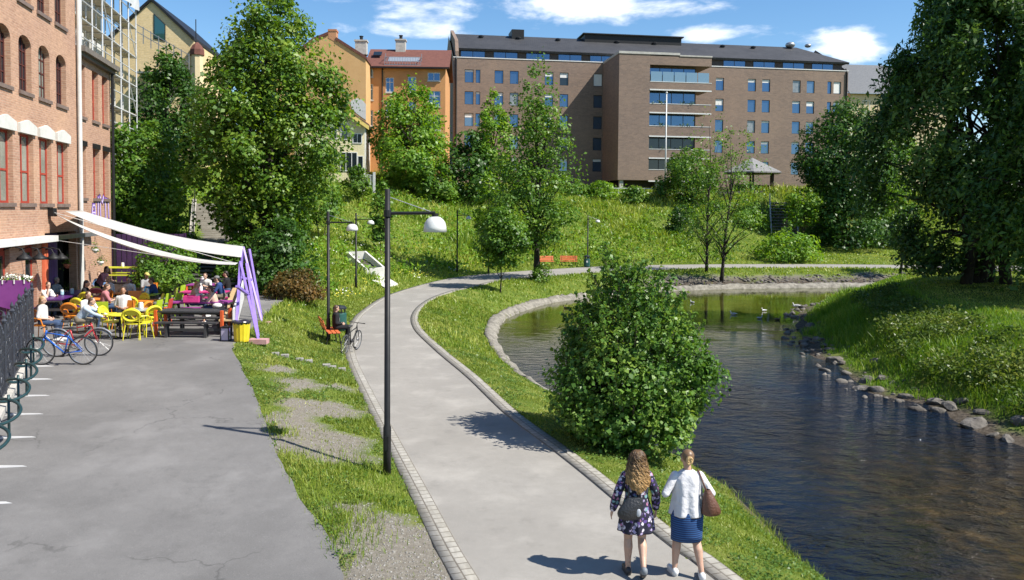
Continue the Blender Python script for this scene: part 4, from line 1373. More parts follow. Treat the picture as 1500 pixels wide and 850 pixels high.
for (u0, u1, z0, z1), (ci, r) in zip(ops, info):
    b_ = None
    t = rnd.random()
    if t < .38: b_ = rnd.choice([.16, .2, .25, .3])
    elif t < .46: b_ = rnd.choice([.5, .9])
    if (ci, r) in ((6, 0), (13, 0)): b_ = .97
    if (ci, r) in ((11, 1), (5, 0)): b_ = .38
    window(ap, BW, u0, u1, z0, z1, .12, MATS['dark_frame'], rnd.choice([MATS['glass_blue']] * 7 + [MATS['glass_dark'], glass('glass_pale', (.17, .24, .32), .08, .6), mat('drawn_curtain', (.30, .31, .31), (.2, .22, .24), rough=.2, scale=2.5, metal=.2)]), 1, 1, .06, blind=b_)
slate = brick('dark_slates', (.022, .023, .027), (.035, .036, .04), (.012, .012, .014), bw=.6, bh=.4, stain=(.05, .05, .055), stain_scale=.3, bump=.5, msize=.03, rough=.7)
rf = MB()
ze = zp + 1.4
n_ = (BW.N * .45 + Vector((0, 0, .9)))
rf.slab([BW.P(.3, -.55, ze), BW.P(LW + .5, -.55, ze), BW.P(LW - 3.2, -D / 2, gp), BW.P(.3, -D / 2, gp)], .3, n_)
rf.slab([BW.P(LW + .5, -.55, ze), BW.P(LW + .5, -D + .5, ze), BW.P(LW - 3.2, -D / 2, gp)], .3, BW.T + Vector((0, 0, .8)))
rf.slab([BW.P(LW + .5, -D + .5, ze), BW.P(.3, -D + .5, ze), BW.P(.3, -D / 2, gp), BW.P(LW - 3.2, -D / 2, gp)], .3, (-BW.N * .45 + Vector((0, 0, .9))))
R_ = rf.build('roof', slate, ap)
for px, w0, z0_, dx, dz in ((757, -8.6, gp - .6, 1.8, 1.5), ):
    c = MB(); u = BW.hit(px, 80)[0] * 1.05; BW.box(c, u, u + dx, -11, -7.6, gp - 1.2, gp + .6); c.build('chimney', MATS['dark_metal'], ap).parent = R_
c = MB(); u0 = BW.off(-9).hit(853, 65)[0]; u1 = BW.off(-9).hit(993, 65)[0]
BW.box(c, u0, u1, -12, -7.5, gp - 1.2, gp + .3); BW.box(c, u0 - .3, u1 + .3, -12.3, -7.2, gp + .3, gp + .45); c.build('roof_housing', MATS['dark_metal'], ap).parent = R_
for px in (705, 760, 818, 905, 960, 1060, 1105):
    u = BW.off(-7).hit(px, 70)[0]
    c = MB(); c.lathe([(.28, 0), (.28, .5), (.4, .55), (.4, .7), (.1, .85)], BW.P(u, -7.4, gp - 1.3), 10); c.build('roof_vent', MATS['dark_metal'], ap).parent = R_
for px, rr in ((1160, .75), (1186, .5)):
    u = BW.off(-8).hit(px, 80)[0]
    c = MB(); c.ell(BW.P(u, -8.6, gp + .15), (rr, rr, rr * .6), 14); c.build('roof_vent', MATS['grey_metal'], ap, smooth=True).parent = R_
# glazed top storey, set back behind a white capped parapet
c = MB(); BW.box(c, -.05, LW + .05, -.35, .06, zp, zp + .12); c.build('parapet_cap', MATS['white_paint'], ap)
c = MB(); BW.box(c, .5, LW - .4, -3, -1.05, zp - 1.2, ze); c.build('top_storey', mat('dark_timber', (.03, .022, .018), (.05, .035, .028)), ap)
uu = 1.0
BWs = BW.off(-1.0)
while uu < LW - 4:
    if not (23 < uu < 35):
        window(ap, BWs, uu, uu + 3.4, zp - .4, ze - .02, .0, MATS['dark_frame'], MATS['glass_blue'], 2, 1, .09)
    uu += 4.5 if uu < 20 or uu > 36 else 5
# balcony tower
TW = BW.off(8.0)
ul, ub, ur = TW.hit(906, 180)[0], TW.hit(951, 180)[0], TW.hit(1041, 180)[0]
zt = TW.hit(930, 79)[1]; zu = TW.hit(940, 264)[1]
t = MB()
TW.box(t, ul, ub, -8.15, 0, zu, zt)
TW.box(t, ub + .002, ur - 1.6, -8.15, -1.3, zu + .4, zt - .8)
TW.box(t, ub + .004, ur, -8.2, 0, TW.hit(990, 96)[1], zt - .12)
t.build('tower', bk, ap)
c = MB(); TW.box(c, ul - .06, ub + 4, -8.1, .08, zt, zt + .3); TW.box(c, ub + 4, ur + .06, -8.1, .08, zt - .12, zt + .06); c.build('tower_coping', MATS['concrete'], ap)
c = MB(); TW.box(c, ul + 1.2, ur - 1.4, -8, -1.6, zb, zu + .05); c.build('undercroft', MATS['dark_timber'], ap)
for u in (ul + .3, ul + 5.2, ul + 10):
    c = MB(); TW.box(c, u, u + .5, -.7, -.2, zb, zu + .02); c.build('pillar', MATS['concrete'], ap)
rows = [(97, 121), (131.5, 153), (165, 185.5), (199.5, 219.5), (231.5, 249.5), (265, 999)]
for k in range(5):
    ztop_, zbot = TW.hit(990, rows[k][1])[1], TW.hit(990, rows[k + 1][0])[1]
    e = MB()
    TW.box(e, ub + .003, ur, -.25, -.002, zbot, ztop_); TW.box(e, ur - .25, ur - .002, -4.5, -.25, zbot, ztop_)
    TW.box(e, ub + .003, ur - .25, -4.4, -.25, zbot, zbot + .2)
    bb = e.build('balcony', bk, ap)
    c = MB(); TW.box(c, ub, ur + .05, -.3, .05, zbot - .16, zbot - .002); TW.box(c, ub, ur + .05, -.28, .03, ztop_, ztop_ + .07)
    c.build('balcony_edge', MATS['white_paint'], ap).parent = bb
    # glazed wall behind the balcony
    z1 = TW.hit(990, rows[k][0])[1]
    GW = TW.off(-1.2)
    window(ap, GW, ub + .1, ur - 1.7, ztop_ - .9, z1 - .05, .0, MATS['dark_frame'], MATS['glass_blue' if k < 3 else 'glass_dark'], 4, 1, .1)
    if k in (0, ):
        q = MB()
        for j in range(5):
            a = ub + .15 + j * 1.6
            TW.box(q, a, a + 1.5, -.1, -.07, ztop_ + .08, ztop_ + 1.35)
        q.build('balcony_glazing', glass('glass_clear', (.25, .33, .36), .04, .5), ap).parent = bb
    if k in (1, 2, 3):
        rr = np.random.default_rng(k); nq = 260
        uq = ub + .3 + rr.random(nq) * (ur - ub - 1.2); keep_ = np.sin(uq * (1.3 + .4 * k) + k) > -.1; uq = uq[keep_]; nq = len(uq)
        PQ = np.array([TW.P(u, -.1 + .1 * rr.normal(), ztop_ + .05 + .38 * rr.random() ** 2) for u in uq])
        nv_ = rr.normal(size=(nq, 3)); nv_ /= np.linalg.norm(nv_, axis=1, keepdims=True)
        tv_ = np.cross(nv_, [.3, .2, .9]); bv_ = np.cross(nv_, tv_)
        VQ = np.stack([PQ - tv_ * .12, PQ + bv_ * .09, PQ + tv_ * .12, PQ - bv_ * .09], 1).reshape(-1, 3)
        npmesh('balcony_plants', VQ, np.arange(4 * nq).reshape(nq, 4), mat('balcony_plants', (.03, .07, .02), (.07, .12, .03), scale=1.5, col3=(.2, .05, .06)), ap).parent = bb
# downpipes
for u in (.35, LW - .25):
    c = MB(); c.tube([BW.P(u, .12, zb), BW.P(u, .12, zp - .2), BW.P(u, -.2, zp + .4)], .1, 8); c.build('drainpipe', MATS['dark_metal'], ap)

# ---- house behind the block on the far right
W2 = Wall(at(1244, 200, 126).xy, (1, .1))
h = thing('town_house', 'cream house with grey metal roof half hidden behind the trees', 'house', (W2.O.x, W2.O.y, 6))
z0, z1 = W2.hit(1270, 136)[1], W2.hit(1270, 100)[1]
m_ = MB(); W2.box(m_, 0, 16, -12, 0, 5, z0); m_.build('wall', mat('cream_plaster', (.55, .45, .27), (.62, .51, .32), rough=.9, scale=1.2), h)
m_ = MB(); m_.slab([W2.P(-.4, .5, z0 - .1), W2.P(16.4, .5, z0 - .1), W2.P(16.4, -6, z1 + 1.6), W2.P(-.4, -6, z1 + 1.6)], .2, W2.N * .5 + Vector((0, 0, 1)))
m_.build('roof', mat('standing_seam', (.10, .105, .11), (.14, .145, .15), rough=.5, metal=.2), h)
q = MB(); W2.box(q, -.4, 16.4, .45, .6, z0 - .25, z0 - .1); q.build('gutter', MATS['grey_metal'], h)
for u in (2, 6, 10):
    window(h, W2.off(.02), u, u + 1.2, z0 - 3, z0 - 1.2, 0, MATS['white_paint'], MATS['glass_dark'], 2, 1, .08)

# ---- ochre gable house and its wing with the red roof
W3 = Wall(at(536, 180, 95).xy, (1, .04))
och = mat('ochre_plaster', (.53, .315, .13), (.59, .36, .16), rough=.92, scale=.7, bump=.1, bscale=6)
org = mat('orange_plaster', (.46, .22, .085), (.52, .265, .105), rough=.92, scale=.8)
gh = thing('gable_house', 'tall ochre gable house with blank wall and stepped chimney', 'house', (W3.O.x, W3.O.y, 7))
H3 = W3.hit
prof = [(404, 300), (536, 300), (536, 87), (492, 60), (459, 59), (404, 106)]
prof = [H3(*q) for q in [(404, 300), (536, 300), (536, 87), (492, 58), (481, 51), (459, 60), (404, 102)]]
m_ = MB(); W3.poly(m_, prof, 0, 11); m_.build('wall', och, gh)
ch = [H3(*q) for q in [(481, 56), (492.5, 62), (492.5, 44), (481, 44)]]
m_ = MB(); W3.poly(m_, ch, .03, 1.2); c = m_.build('chimney', mat('chimney_brick', (.42, .2, .1), (.5, .25, .12), scale=3), gh)
m_ = MB(); W3.poly(m_, [H3(*q) for q in [(480.3, 46), (493.2, 46), (493.2, 43), (480.3, 43)]], .08, 1.3); m_.build('chimney_cap', mat('clay', (.4, .17, .08)), gh).parent = c
m_ = MB()
for a, b_ in (((492.5, 58.5), (537.5, 87.2)), ((481, 50.5), (459, 59.5)), ((459, 59.5), (404, 101.5))):
    (ua, za), (ub_, zb_) = H3(*a), H3(*b_)
    W3.poly(m_, [(ua, za - .05), (ub_, zb_ - .05), (ub_, zb_ + .3), (ua, za + .3)][::(1 if ub_ > ua else -1)], .12, 11.3)
m_.build('roof', mat('red_tiles', (.105, .036, .026), (.15, .055, .038), rough=.85, scale=2.5, bump=.6, bscale=14), gh)
m_ = MB()
pp = [H3(*q) for q in [(513, 152), (515, 147), (524, 144), (531, 147), (536, 153), (536, 176), (530, 172), (522, 166), (516, 160)]]
W3.poly(m_, pp[::-1], .03, .025); m_.build('plaster_patch', mat('bare_plaster', (.62, .62, .6), (.52, .52, .5), scale=2), gh)

W4 = Wall(at(536, 180, 99).xy, (1, .03))
H4 = W4.hit
wg = thing('orange_apartment_house', 'orange apartment house with red tiled roof, roof balcony and white windows', 'building', (W4.O.x, W4.O.y, 7))
u0, u1 = H4(536.5, 200)[0], H4(652, 200)[0]
ze4 = H4(600, 97)[1]
wins = []
for px, py, wd, hh in ((541.5, 107, .85, 1.0), (541.5, 135, .85, 1.95), (541.5, 173, .85, 1.9), (571, 124.5, 1.0, 1.8), (603.5, 124, 1.0, 1.9), (635.5, 112.5, 1.5, 1.0), (636, 145, 1.5, 1.9), (571, 160, 1.0, 1.8), (603.5, 160, 1.0, 1.8), (636, 180, 1.5, 1.8)):
    u, z = H4(px, py); wins.append((u - wd / 2, u + wd / 2, z - hh / 2, z + hh / 2))
m_ = facade(MB(), W4, u0, u1, 7, ze4, wins, .18)
m_.add([W4.P(u1, 0, 7), W4.P(u1, -12, 7), W4.P(u1, -12, ze4), W4.P(u1, 0, ze4)], [(0, 1, 2, 3)])
m_.build('wall', org, wg)
for k, wq in enumerate(wins):
    window(wg, W4, *wq, .08, MATS['white_paint'], MATS['glass_blue'], 2, 1, .09, hz=[wq[2] + (wq[3] - wq[2]) * .68] if wq[3] - wq[2] > 1.5 else None, sill=MATS['concrete'])
zr4 = W4.off(-5).hit(600, 73)[1]
m_ = MB(); m_.slab([W4.P(u0 - .2, .55, ze4 - .15), W4.P(u1 + .5, .55, ze4 - .15), W4.P(u1 + .5, -5, zr4), W4.P(u0 - .2, -5, zr4)], .25, W4.N * .5 + Vector((0, 0, 1)))
m_.slab([W4.P(u1 + .5, -10.5, ze4 - .15), W4.P(u0 - .2, -10.5, ze4 - .15), W4.P(u0 - .2, -5, zr4), W4.P(u1 + .5, -5, zr4)], .25, -W4.N * .5 + Vector((0, 0, 1)))
rf4 = m_.build('roof', MATS['red_tiles'], wg)
m_ = MB(); W4.box(m_, u0 - .2, u1 + .4, .5, .68, ze4 - .35, ze4 - .2); m_.build('gutter', MATS['dark_metal'], wg).parent = rf4
for px, wid, hh in ((529, 1.4, 1.5), (587, 1.2, 1.8)):
    u = W4.off(-4.6).hit(px, 75)[0]
    m_ = MB(); W4.box(m_, u - wid / 2, u + wid / 2, -5.4, -4.2, zr4 - .8, zr4 + hh * .55); W4.box(m_, u - wid / 2 - .1, u + wid / 2 + .1, -5.5, -4.1, zr4 + hh * .55, zr4 + hh * .55 + .18)
    cc = m_.build('chimney', MATS['concrete'], wg); cc.parent = rf4
    m_ = MB(); m_.lathe([(.2, 0), (.2, .5), (.26, .5), (.26, .6)], W4.P(u, -4.8, zr4 + hh * .55 + .15), 8); m_.build('chimney_pot', MATS['dark_metal'], wg).parent = rf4
# roof balcony with railing and sloping glass
ua, ub_ = W4.off(-.6).hit(564, 90)[0], W4.off(-.6).hit(617, 90)[0]
m_ = MB(); W4.box(m_, ua, ub_, -4, .1, ze4 - .1, ze4 + .15)
rb_ = m_.build('roof_balcony', MATS['grey_metal'], wg)
m_ = MB()
for k in range(15):
    u = ua + (ub_ - ua) * k / 14
    m_.bar(W4.P(u, .05, ze4 + .1), W4.P(u, .05, ze4 + 1.05), .035)
for z in (.55, 1.05):
    m_.bar(W4.P(ua, .05, ze4 + z), W4.P(ub_, .05, ze4 + z), .05)
for u in (ua, ub_):
    m_.bar(W4.P(u, .05, ze4 + 1.05), W4.P(u, -3, ze4 + 1.6), .05); m_.bar(W4.P(u, -1.2, ze4 + .1), W4.P(u, -1.2, ze4 + 1.7), .06)
m_.build('railing', MATS['grey_metal'], wg).parent = rb_
m_ = MB(); m_.slab([W4.P(ua + .3, -.5, ze4 + .35), W4.P(ub_ - .3, -.5, ze4 + .35), W4.P(ub_ - .3, -2.2, ze4 + 1.5), W4.P(ua + .3, -2.2, ze4 + 1.5)], .06, W4.N + Vector((0, 0, 1)))
m_.build('skylight', glass('skylight_glass', (.45, .48, .5), .12, .5), wg).parent = rb_
for px in (552, 548):
    u = W4.off(-2).hit(px, 80)[0]
m_ = MB(); u = W4.off(-2.2).hit(553, 82)[0]; m_.slab([W4.P(u - .5, -1.9, ze4 + 1.62), W4.P(u + .5, -1.9, ze4 + 1.62), W4.P(u + .5, -2.8, ze4 + 2.2), W4.P(u - .5, -2.8, ze4 + 2.2)], .1, W4.N * .5 + Vector((0, 0, 1)))
m_.build('roof_window', MATS['glass_dark'], wg).parent = rf4
m_ = MB(); u = H4(560, 150)[0]; m_.tube([W4.P(u, .1, 7), W4.P(u, .1, ze4 - .3)], .07, 8); m_.build('drainpipe', MATS['dark_metal'], wg)

# ---- small cream timber house on the hill
W5 = Wall(at(533, 220, 82).xy, (1, .12))
H5 = W5.hit
ch5 = thing('timber_house', 'small cream timber house with yellow gable boards on the hill top', 'house', (W5.O.x, W5.O.y, 8))
clad = brick('cream_boards', (.66, .58, .36), (.70, .62, .40), (.42, .36, .22), bw=.16, bh=30, msize=.012, stain=(.6, .52, .33), bump=.5, offset=0, amt=.3)
pf = [H5(*q) for q in [(432, 268), (534, 268), (534, 182), (484, 146), (432, 186)]]
m_ = MB(); W5.poly(m_, pf, 0, 9); m_.build('wall', clad, ch5)
m_ = MB(); a, b_ = H5(534.2, 268), H5(534.2, 181)
W5.box(m_, 0.03, .12, -9.05, -.02, a[1], b_[1] - .1); m_.build('side_wall', MATS['white_paint'], ch5)
m_ = MB()
for a, b_ in (((484, 146), (541, 186)), ((484, 146), (426, 191))):
    (ua, za), (ub2, zb2) = H5(*a), H5(*b_)
    W5.poly(m_, [(ua, za), (ub2, zb2), (ub2, zb2 + .22), (ua, za + .22)][::(1 if ub2 > ua else -1)], .5, 9.8)
r5 = m_.build('roof', mat('brown_roof', (.10, .06, .04), (.14, .085, .06), scale=3), ch5)
m_ = MB()
for a, b_ in (((484, 147), (541, 187)), ((484, 147), (426, 192))):
    (ua, za), (ub2, zb2) = H5(*a), H5(*b_)
    W5.poly(m_, [(ua, za - .3), (ub2, zb2 - .3), (ub2, zb2 + .1), (ua, za + .1)][::(1 if ub2 > ua else -1)], .56, .05)
m_.build('bargeboard', mat('yellow_boards', (.62, .47, .12), (.68, .53, .17)), ch5).parent = r5
for px, py, wd, hh, nx, nz in ((504.5, 193, .75, 1.6, 1, 2), (523.5, 203, .95, 1.0, 2, 1), (511, 237, 1.7, 1.9, 3, 1), (528, 238, .6, 1.3, 1, 1), (489, 193, .7, 1.5, 1, 2)):
    u, z = H5(px, py)
    window(ch5, W5.off(.06), u - wd / 2, u + wd / 2, z - hh / 2, z + hh / 2, 0, MATS['white_paint'], MATS['glass_dark'], nx, nz, .08)
# balustrade on its terrace
q0, q1 = at(517, 262, 79), at(548, 266, 79)
bf = thing('terrace_balustrade', 'white balustrade in front of the cream timber house', 'balustrade', (q0.x, q0.y, q0.z - .6))
m_ = MB()
for k in range(14):
    p_ = q0.lerp(q1, k / 13); m_.bar((p_.x, p_.y, p_.z - .9), (p_.x, p_.y, p_.z + .55), .07)
m_.bar((q0.x, q0.y, q0.z + .55), (q1.x, q1.y, q1.z + .55), .09)
m_.bar((q0.x, q0.y, q0.z - .3), (q1.x, q1.y, q1.z - .3), .08)
m_.build('railing', MATS['white_paint'], bf)
m_ = MB()
for t_ in (0, .5, 1):
    p_ = q0.lerp(q1, t_); m_.box((p_.x, p_.y, p_.z - .1), (.2, .2, 2.0))
m_.build('post', MATS['white_paint'], bf)

# ---- yellow gable building at the upper left
W6 = Wall(at(201, 100, 70).xy, (1, .1))
H6 = W6.hit
yb = thing('yellow_brick_house', 'tall pale yellow brick house with tapered gable window', 'house', (W6.O.x, W6.O.y, 4))
ybr = brick('yellow_brick', (.68, .52, .28), (.62, .47, .24), (.58, .48, .32), bw=.4, bh=.12, stain=(.58, .43, .22), stain_scale=.3, bump=.2)
pf = [H6(*q) for q in [(150, 300), (284, 300), (284, 60), (222, 2), (196, 25), (150, 66)]]
m_ = MB(); W6.poly(m_, pf, 0, 12); m_.build('wall', ybr, yb)
m_ = MB()
for a, b_ in (((222, 2), (285, 60)), ((222, 2), (150, 67))):
    (ua, za), (ub2, zb2) = H6(*a), H6(*b_)
    W6.poly(m_, [(ua, za), (ub2, zb2), (ub2, zb2 + .28), (ua, za + .28)][::(1 if ub2 > ua else -1)], .2, 12.4)
m_.build('roof', MATS['dark_metal'], yb)
pw = [H6(*q) for q in [(225.5, 57), (242.5, 61), (242.5, 36), (225.5, 20)]]
m_ = MB(); W6.poly(m_, pw, .05, .05); f_ = m_.build('window', MATS['dark_frame'], yb)
m_ = MB(); cx_ = sum(p[0] for p in pw) / 4; cz_ = sum(p[1] for p in pw) / 4
W6.poly(m_, [(cx_ + (p[0] - cx_) * .86, cz_ + (p[1] - cz_) * .9) for p in pw], .07, .02); m_.build('pane', glass('glass_green', (.06, .16, .15), .05, .6), yb).parent = f_
bw0 = H6(287, 66); 
m_ = MB(); cb = W6.P(bw0[0] + .15, .2, 0)
m_.lathe([(.5, H6(289, 190)[1]), (.5, H6(289, 108)[1]), (.5, H6(289, 80)[1])], (cb[0], cb[1], 0), 8); bay = m_.build('bay', MATS['cream_plaster'], yb)
m_ = MB(); m_.lathe([(.62, H6(289, 82)[1]), (.6, H6(289, 74)[1]), (.4, H6(289, 68)[1]), (.1, H6(289, 63)[1])], (cb[0], cb[1], 0), 8); m_.build('bay_roof', MATS['red_tiles'], yb).parent = bay
m_ = MB(); m_.tube([(cb[0] - .4, cb[1] + .8, H6(289, 70)[1]), (cb[0] - .4, cb[1] + .8, H6(284, 26)[1])], .04, 6); m_.build('antenna', MATS['dark_metal'], yb)
m_ = MB()
a, b_ = H6(206, 50), H6(283, 95)
for k in range(8):
    t_ = k / 7; u = a[0] + (b_[0] - a[0]) * t_; z = a[1] + (b_[1] - a[1]) * t_
    m_.bar(W6.P(u, 1.2, z - .7), W6.P(u, 1.2, z + .7), .06)
m_.bar(W6.P(a[0], 1.2, a[1] + .6), W6.P(b_[0], 1.2, b_[1] + .6), .06); m_.bar(W6.P(a[0], 1.2, a[1]), W6.P(b_[0], 1.2, b_[1]), .06)
W6.box(m_, a[0], b_[0], 0, 1.2, b_[1] - 1.0, b_[1] - .85)
m_.build('balcony_railing', MATS['grey_metal'], yb)

# ---- house behind scaffolding
def line_frame(x0, y0):
    return Wall((x0 - .2083 * y0, y0), (-.2083, 1))
W7 = line_frame(-16.4, 36)
sb = thing('renovated_house', 'cream apartment house with white balconies standing behind scaffolding', 'building', (W7.O.x, W7.O.y, 2))
H7 = W7.hit
L7 = W7.off(2.2).hit(201, 120)[0] - .3
wins = []
for r in range(6):
    for k in range(6):
        u = L7 - 1.6 - k * 3.3; z = 6.6 + r * 2.75
        wins.append((u - .7, u + .7, z, z + 1.5))
m_ = facade(MB(), W7, -4, L7, 1, 22.5, wins, .2)
m_.add([W7.P(L7, 0, 1), W7.P(L7, -10, 1), W7.P(L7, -10, 22.5), W7.P(L7, 0, 22.5)], [(0, 1, 2, 3)])
m_.add([W7.P(-4, 0, 1), W7.P(-4, -10, 1), W7.P(-4, -10, 22.5), W7.P(-4, 0, 22.5)], [(3, 2, 1, 0)])
m_.add([W7.P(-4, 0, 22.5), W7.P(L7, 0, 22.5), W7.P(L7, -10, 22.5), W7.P(-4, -10, 22.5)], [(0, 1, 2, 3)])
m_.build('wall', MATS['cream_plaster'], sb)
for k, wq in enumerate(wins):
    window(sb, W7, *wq, .1, MATS['dark_frame'], MATS['glass_dark'], 2, 1, .08)
for r in range(5):
    for u in (L7 - 4.4, L7 - 8.4):
        z = 6.0 + r * 2.75
        m_ = MB(); W7.box(m_, u - 1.1, u + 1.1, 0.01, .95, z, z + .12); W7.box(m_, u - 1.1, u + 1.1, .9, .96, z + .12, z + 1.0)
        W7.box(m_, u - 1.1, u - 1.05, .01, .9, z + .12, z + 1.0); W7.box(m_, u + 1.05, u + 1.1, .01, .9, z + .12, z + 1.0)
        m_.build('balcony', MATS['white_paint'], sb)
sc_ = thing('scaffolding', 'grey tube scaffolding with timber decks and a white sheet over the top', 'scaffolding', (W7.O.x, W7.O.y, 2))
m_ = MB(); dk = MB()
nb_ = 12; us = [L7 + .3 - k * 2.05 for k in range(nb_)]
for u in us:
    for w_ in (1.25, 2.15): m_.tube([W7.P(u, w_, 1.0), W7.P(u, w_, 23)], .045, 6)
m_.build('standards', mat('galvanised_tube', (.5, .51, .52), (.6, .61, .62), rough=.45, metal=.1), sc_)
lg = MB()
for lv in range(10):
    z = 3.2 + lv * 2.0
    for w_ in (1.25, 2.15): lg.tube([W7.P(us[-1], w_, z), W7.P(us[0], w_, z)], .04, 6)
    lg.tube([W7.P(us[-1], 2.15, z + 1.0), W7.P(us[0], 2.15, z + 1.0)], .035, 6)
    for u in us: lg.tube([W7.P(u, 1.2, z), W7.P(u, 2.2, z)], .035, 5)
    if lv % 2 == 0:
        for k in range(0, nb_ - 1, 3): lg.tube([W7.P(us[k], 2.17, z), W7.P(us[k + 1], 2.17, z + 2)], .03, 5)
    W7.box(dk, us[-1], us[0], 1.3, 2.1, z + .05, z + .1)
lg.build('ledgers', MATS['galvanised_tube'], sc_); dk.build('decks', mat('scaffold_planks', (.42, .37, .3), (.5, .45, .37), scale=3), sc_)
# sheet hung over the upper lifts, slightly billowed
uu = np.linspace(us[-1] - .2, us[0] + .1, 60); zz = np.linspace(18.4, 24.5, 14)
V = []
for z in zz:
    for u in uu:
        wv_ = 2.28 + .12 * math.sin(u * 3.1 + z) + .07 * math.sin(u * 7 + 2 * z)
        V.append(W7.P(u, wv_, z))
nn = len(uu); i = np.array([r * nn + c for r in range(len(zz) - 1) for c in range(nn - 1)])
npmesh('sheeting', V, np.stack([i, i + 1, i + nn + 1, i + nn], 1), mat('white_sheet', (.55, .56, .57), (.46, .47, .48), rough=.6, scale=1.5), sc_, smooth=True)

# ---- the red brick factory on the left
W8 = line_frame(-10.6, 14)
H8 = W8.hit
fb = brick('factory_brick', (.42, .24, .165), (.32, .168, .108), (.40, .29, .21), bw=.25, bh=.082, stain=(.52, .32, .20), stain_scale=.5, bump=.5, msize=.011, amt=.75)
fac = thing('brick_factory', 'old red brick factory with arched upper windows and white lintel caps', 'building', (W8.O.x, W8.O.y, 0))
up_ = H8(112.5, 200)[0]; ue = H8(163.5, 300)[0]
uc = [H8(91.6, 250)[0], H8(68.5, 250)[0], H8(39.5, 250)[0]]
du = (uc[0] - uc[2]) / 2
z_s1, z_t1 = H8(91.6, 299)[1], H8(91.6, 209)[1]
z_s2, z_t2 = H8(91, 155)[1], H8(91, 82)[1]
z_s3 = H8(89, 38)[1]
centers = [uc[0] - k * du for k in range(8)]
o1 = []
hw = .62
for c in centers:
    o1 += [(c - hw, c + hw, z_s1, z_t1), (c - hw + .05, c + hw - .05, z_s2, z_t2, .32), (c - hw, c + hw, z_s3, z_s3 + 2.2)]
# street level: red doors and windows, and the open entrance under the awning
zg = 0.85
doors = [(H8(31, 380)[0] + d, H8(31, 380)[0] + d + 1.05) for d in (.35, -2.0, -4.4)]
dz = H8(20, 358)[1]
for a, b_ in doors: o1.append((a, b_, zg, dz))
ent0, ent1 = H8(66, 380)[0], up_ - .25
entz = H8(90, 340)[1]
o1.append((ent0, ent1, zg, entz))
m_ = facade(MB(), W8, 0, up_, zg - 1.2, 17, o1, .28)
# upper fill behind third row etc: back boxes so that no sky shows through
m_.build('wall', fb, fac)
o2 = []
c2 = [H8(px, 200)[0] for px in (120.5, 140.3, 154.5)]
z2a, z2b = H8(120.5, 171)[1], H8(120.5, 95)[1]
z1a, z1b = H8(120.5, 290)[1], H8(120.5, 214)[1]
for c in c2:
    o2 += [(c - .45, c + .45, z2a, z2b), (c - .45, c + .45, z1a, z1b)]
d2 = (H8(124, 400)[0], H8(129, 400)[0])
zroof = H8(114, 76)[1]
m_ = facade(MB(), W8, up_, ue, zg - 1.2, zroof, o2, .28)
m_.add([W8.P(ue, 0, 0), W8.P(ue, -9, 0), W8.P(ue, -9, zroof), W8.P(ue, 0, zroof)], [(0, 1, 2, 3)])
m_.build('wall', fb, fac)
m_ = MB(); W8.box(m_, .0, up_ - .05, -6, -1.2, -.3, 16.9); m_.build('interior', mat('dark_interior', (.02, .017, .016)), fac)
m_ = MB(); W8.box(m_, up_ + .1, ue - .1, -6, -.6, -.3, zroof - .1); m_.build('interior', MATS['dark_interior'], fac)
m_ = MB(); W8.box(m_, up_ + .01, ue + .25, -9, .35, zroof, zroof + .22); W8.box(m_, up_ + .01, ue + .15, -9, .2, zroof - .15, zroof); m_.build('cornice', mat('cornice_stone', (.12, .105, .09), (.17, .15, .13)), fac)
red = mat('red_frame', (.30, .035, .022), (.36, .05, .03), rough=.5, scale=4)
mar = mat('maroon_frame', (.07, .018, .016), (.09, .025, .02), rough=.5)
gl_cur = mat('curtained_glass', (.20, .25, .21), (.34, .38, .33), rough=.12, scale=1.1, metal=.25, spec=.8)
sill = mat('sill_stone', (.14, .10, .085), (.2, .15, .125), scale=4)
capm = mat('lintel_white', (.50, .50, .46), (.58, .58, .54), rough=.8, scale=3)
for c in centers:
    h_ = z_t1 - z_s1
    f_ = window(fac, W8, c - hw, c + hw, z_s1, z_t1, .16, red, gl_cur, 2, 1, .08, sill=sill, hz=[z_s1 + h_ * .46])
    m_ = MB()
    W8.poly(m_, [(c - hw - .14, z_t1), (c + hw + .14, z_t1), (c + hw + .14, z_t1 + .30), (c, z_t1 + .47), (c - hw - .14, z_t1 + .30)], .09, .12); m_.build('lintel_cap', capm, fac)
    window(fac, W8, c - hw + .05, c + hw - .05, z_s2, z_t2, .18, mar, MATS['glass_dark'] if rnd.random() < .7 else gl_cur, 4, 4, .05, sill=sill)
    window(fac, W8, c - hw, c + hw, z_s3, z_s3 + 2.2, .18, mar, MATS['glass_dark'], 4, 4, .05, sill=sill)
for c in c2:
    window(fac, W8, c - .45, c + .45, z2a, z2b, .18, red, MATS['glass_dark'], 2, 1, .1, sill=sill, hz=[z2a + (z2b - z2a) * .4])
    window(fac, W8, c - .45, c + .45, z1a, z1b, .18, red, gl_cur, 2, 1, .08, sill=sill, hz=[z1a + (z1b - z1a) * .55])
    m_ = MB(); W8.box(m_, c - .5, c + .5, .0, .06, z1b + .004, z1b + .22); m_.build('lintel', MATS['dark_metal'], fac)
for a, b_ in doors:
    m_ = MB(); W8.box(m_, a + .02, b_ - .02, -.24, -.14, zg, dz - .01); d_ = m_.build('door', red, fac)
    m_ = MB(); W8.box(m_, a + .22, b_ - .22, -.14, -.125, zg + 1.0, dz - .35); m_.build('pane', MATS['glass_dark'], fac).parent = d_
    m_ = MB(); m_.ell(W8.P(b_ - .14, -.1, zg + 1.0), (.04, .04, .04), 8); m_.build('handle', MATS['grey_metal'], fac).parent = d_
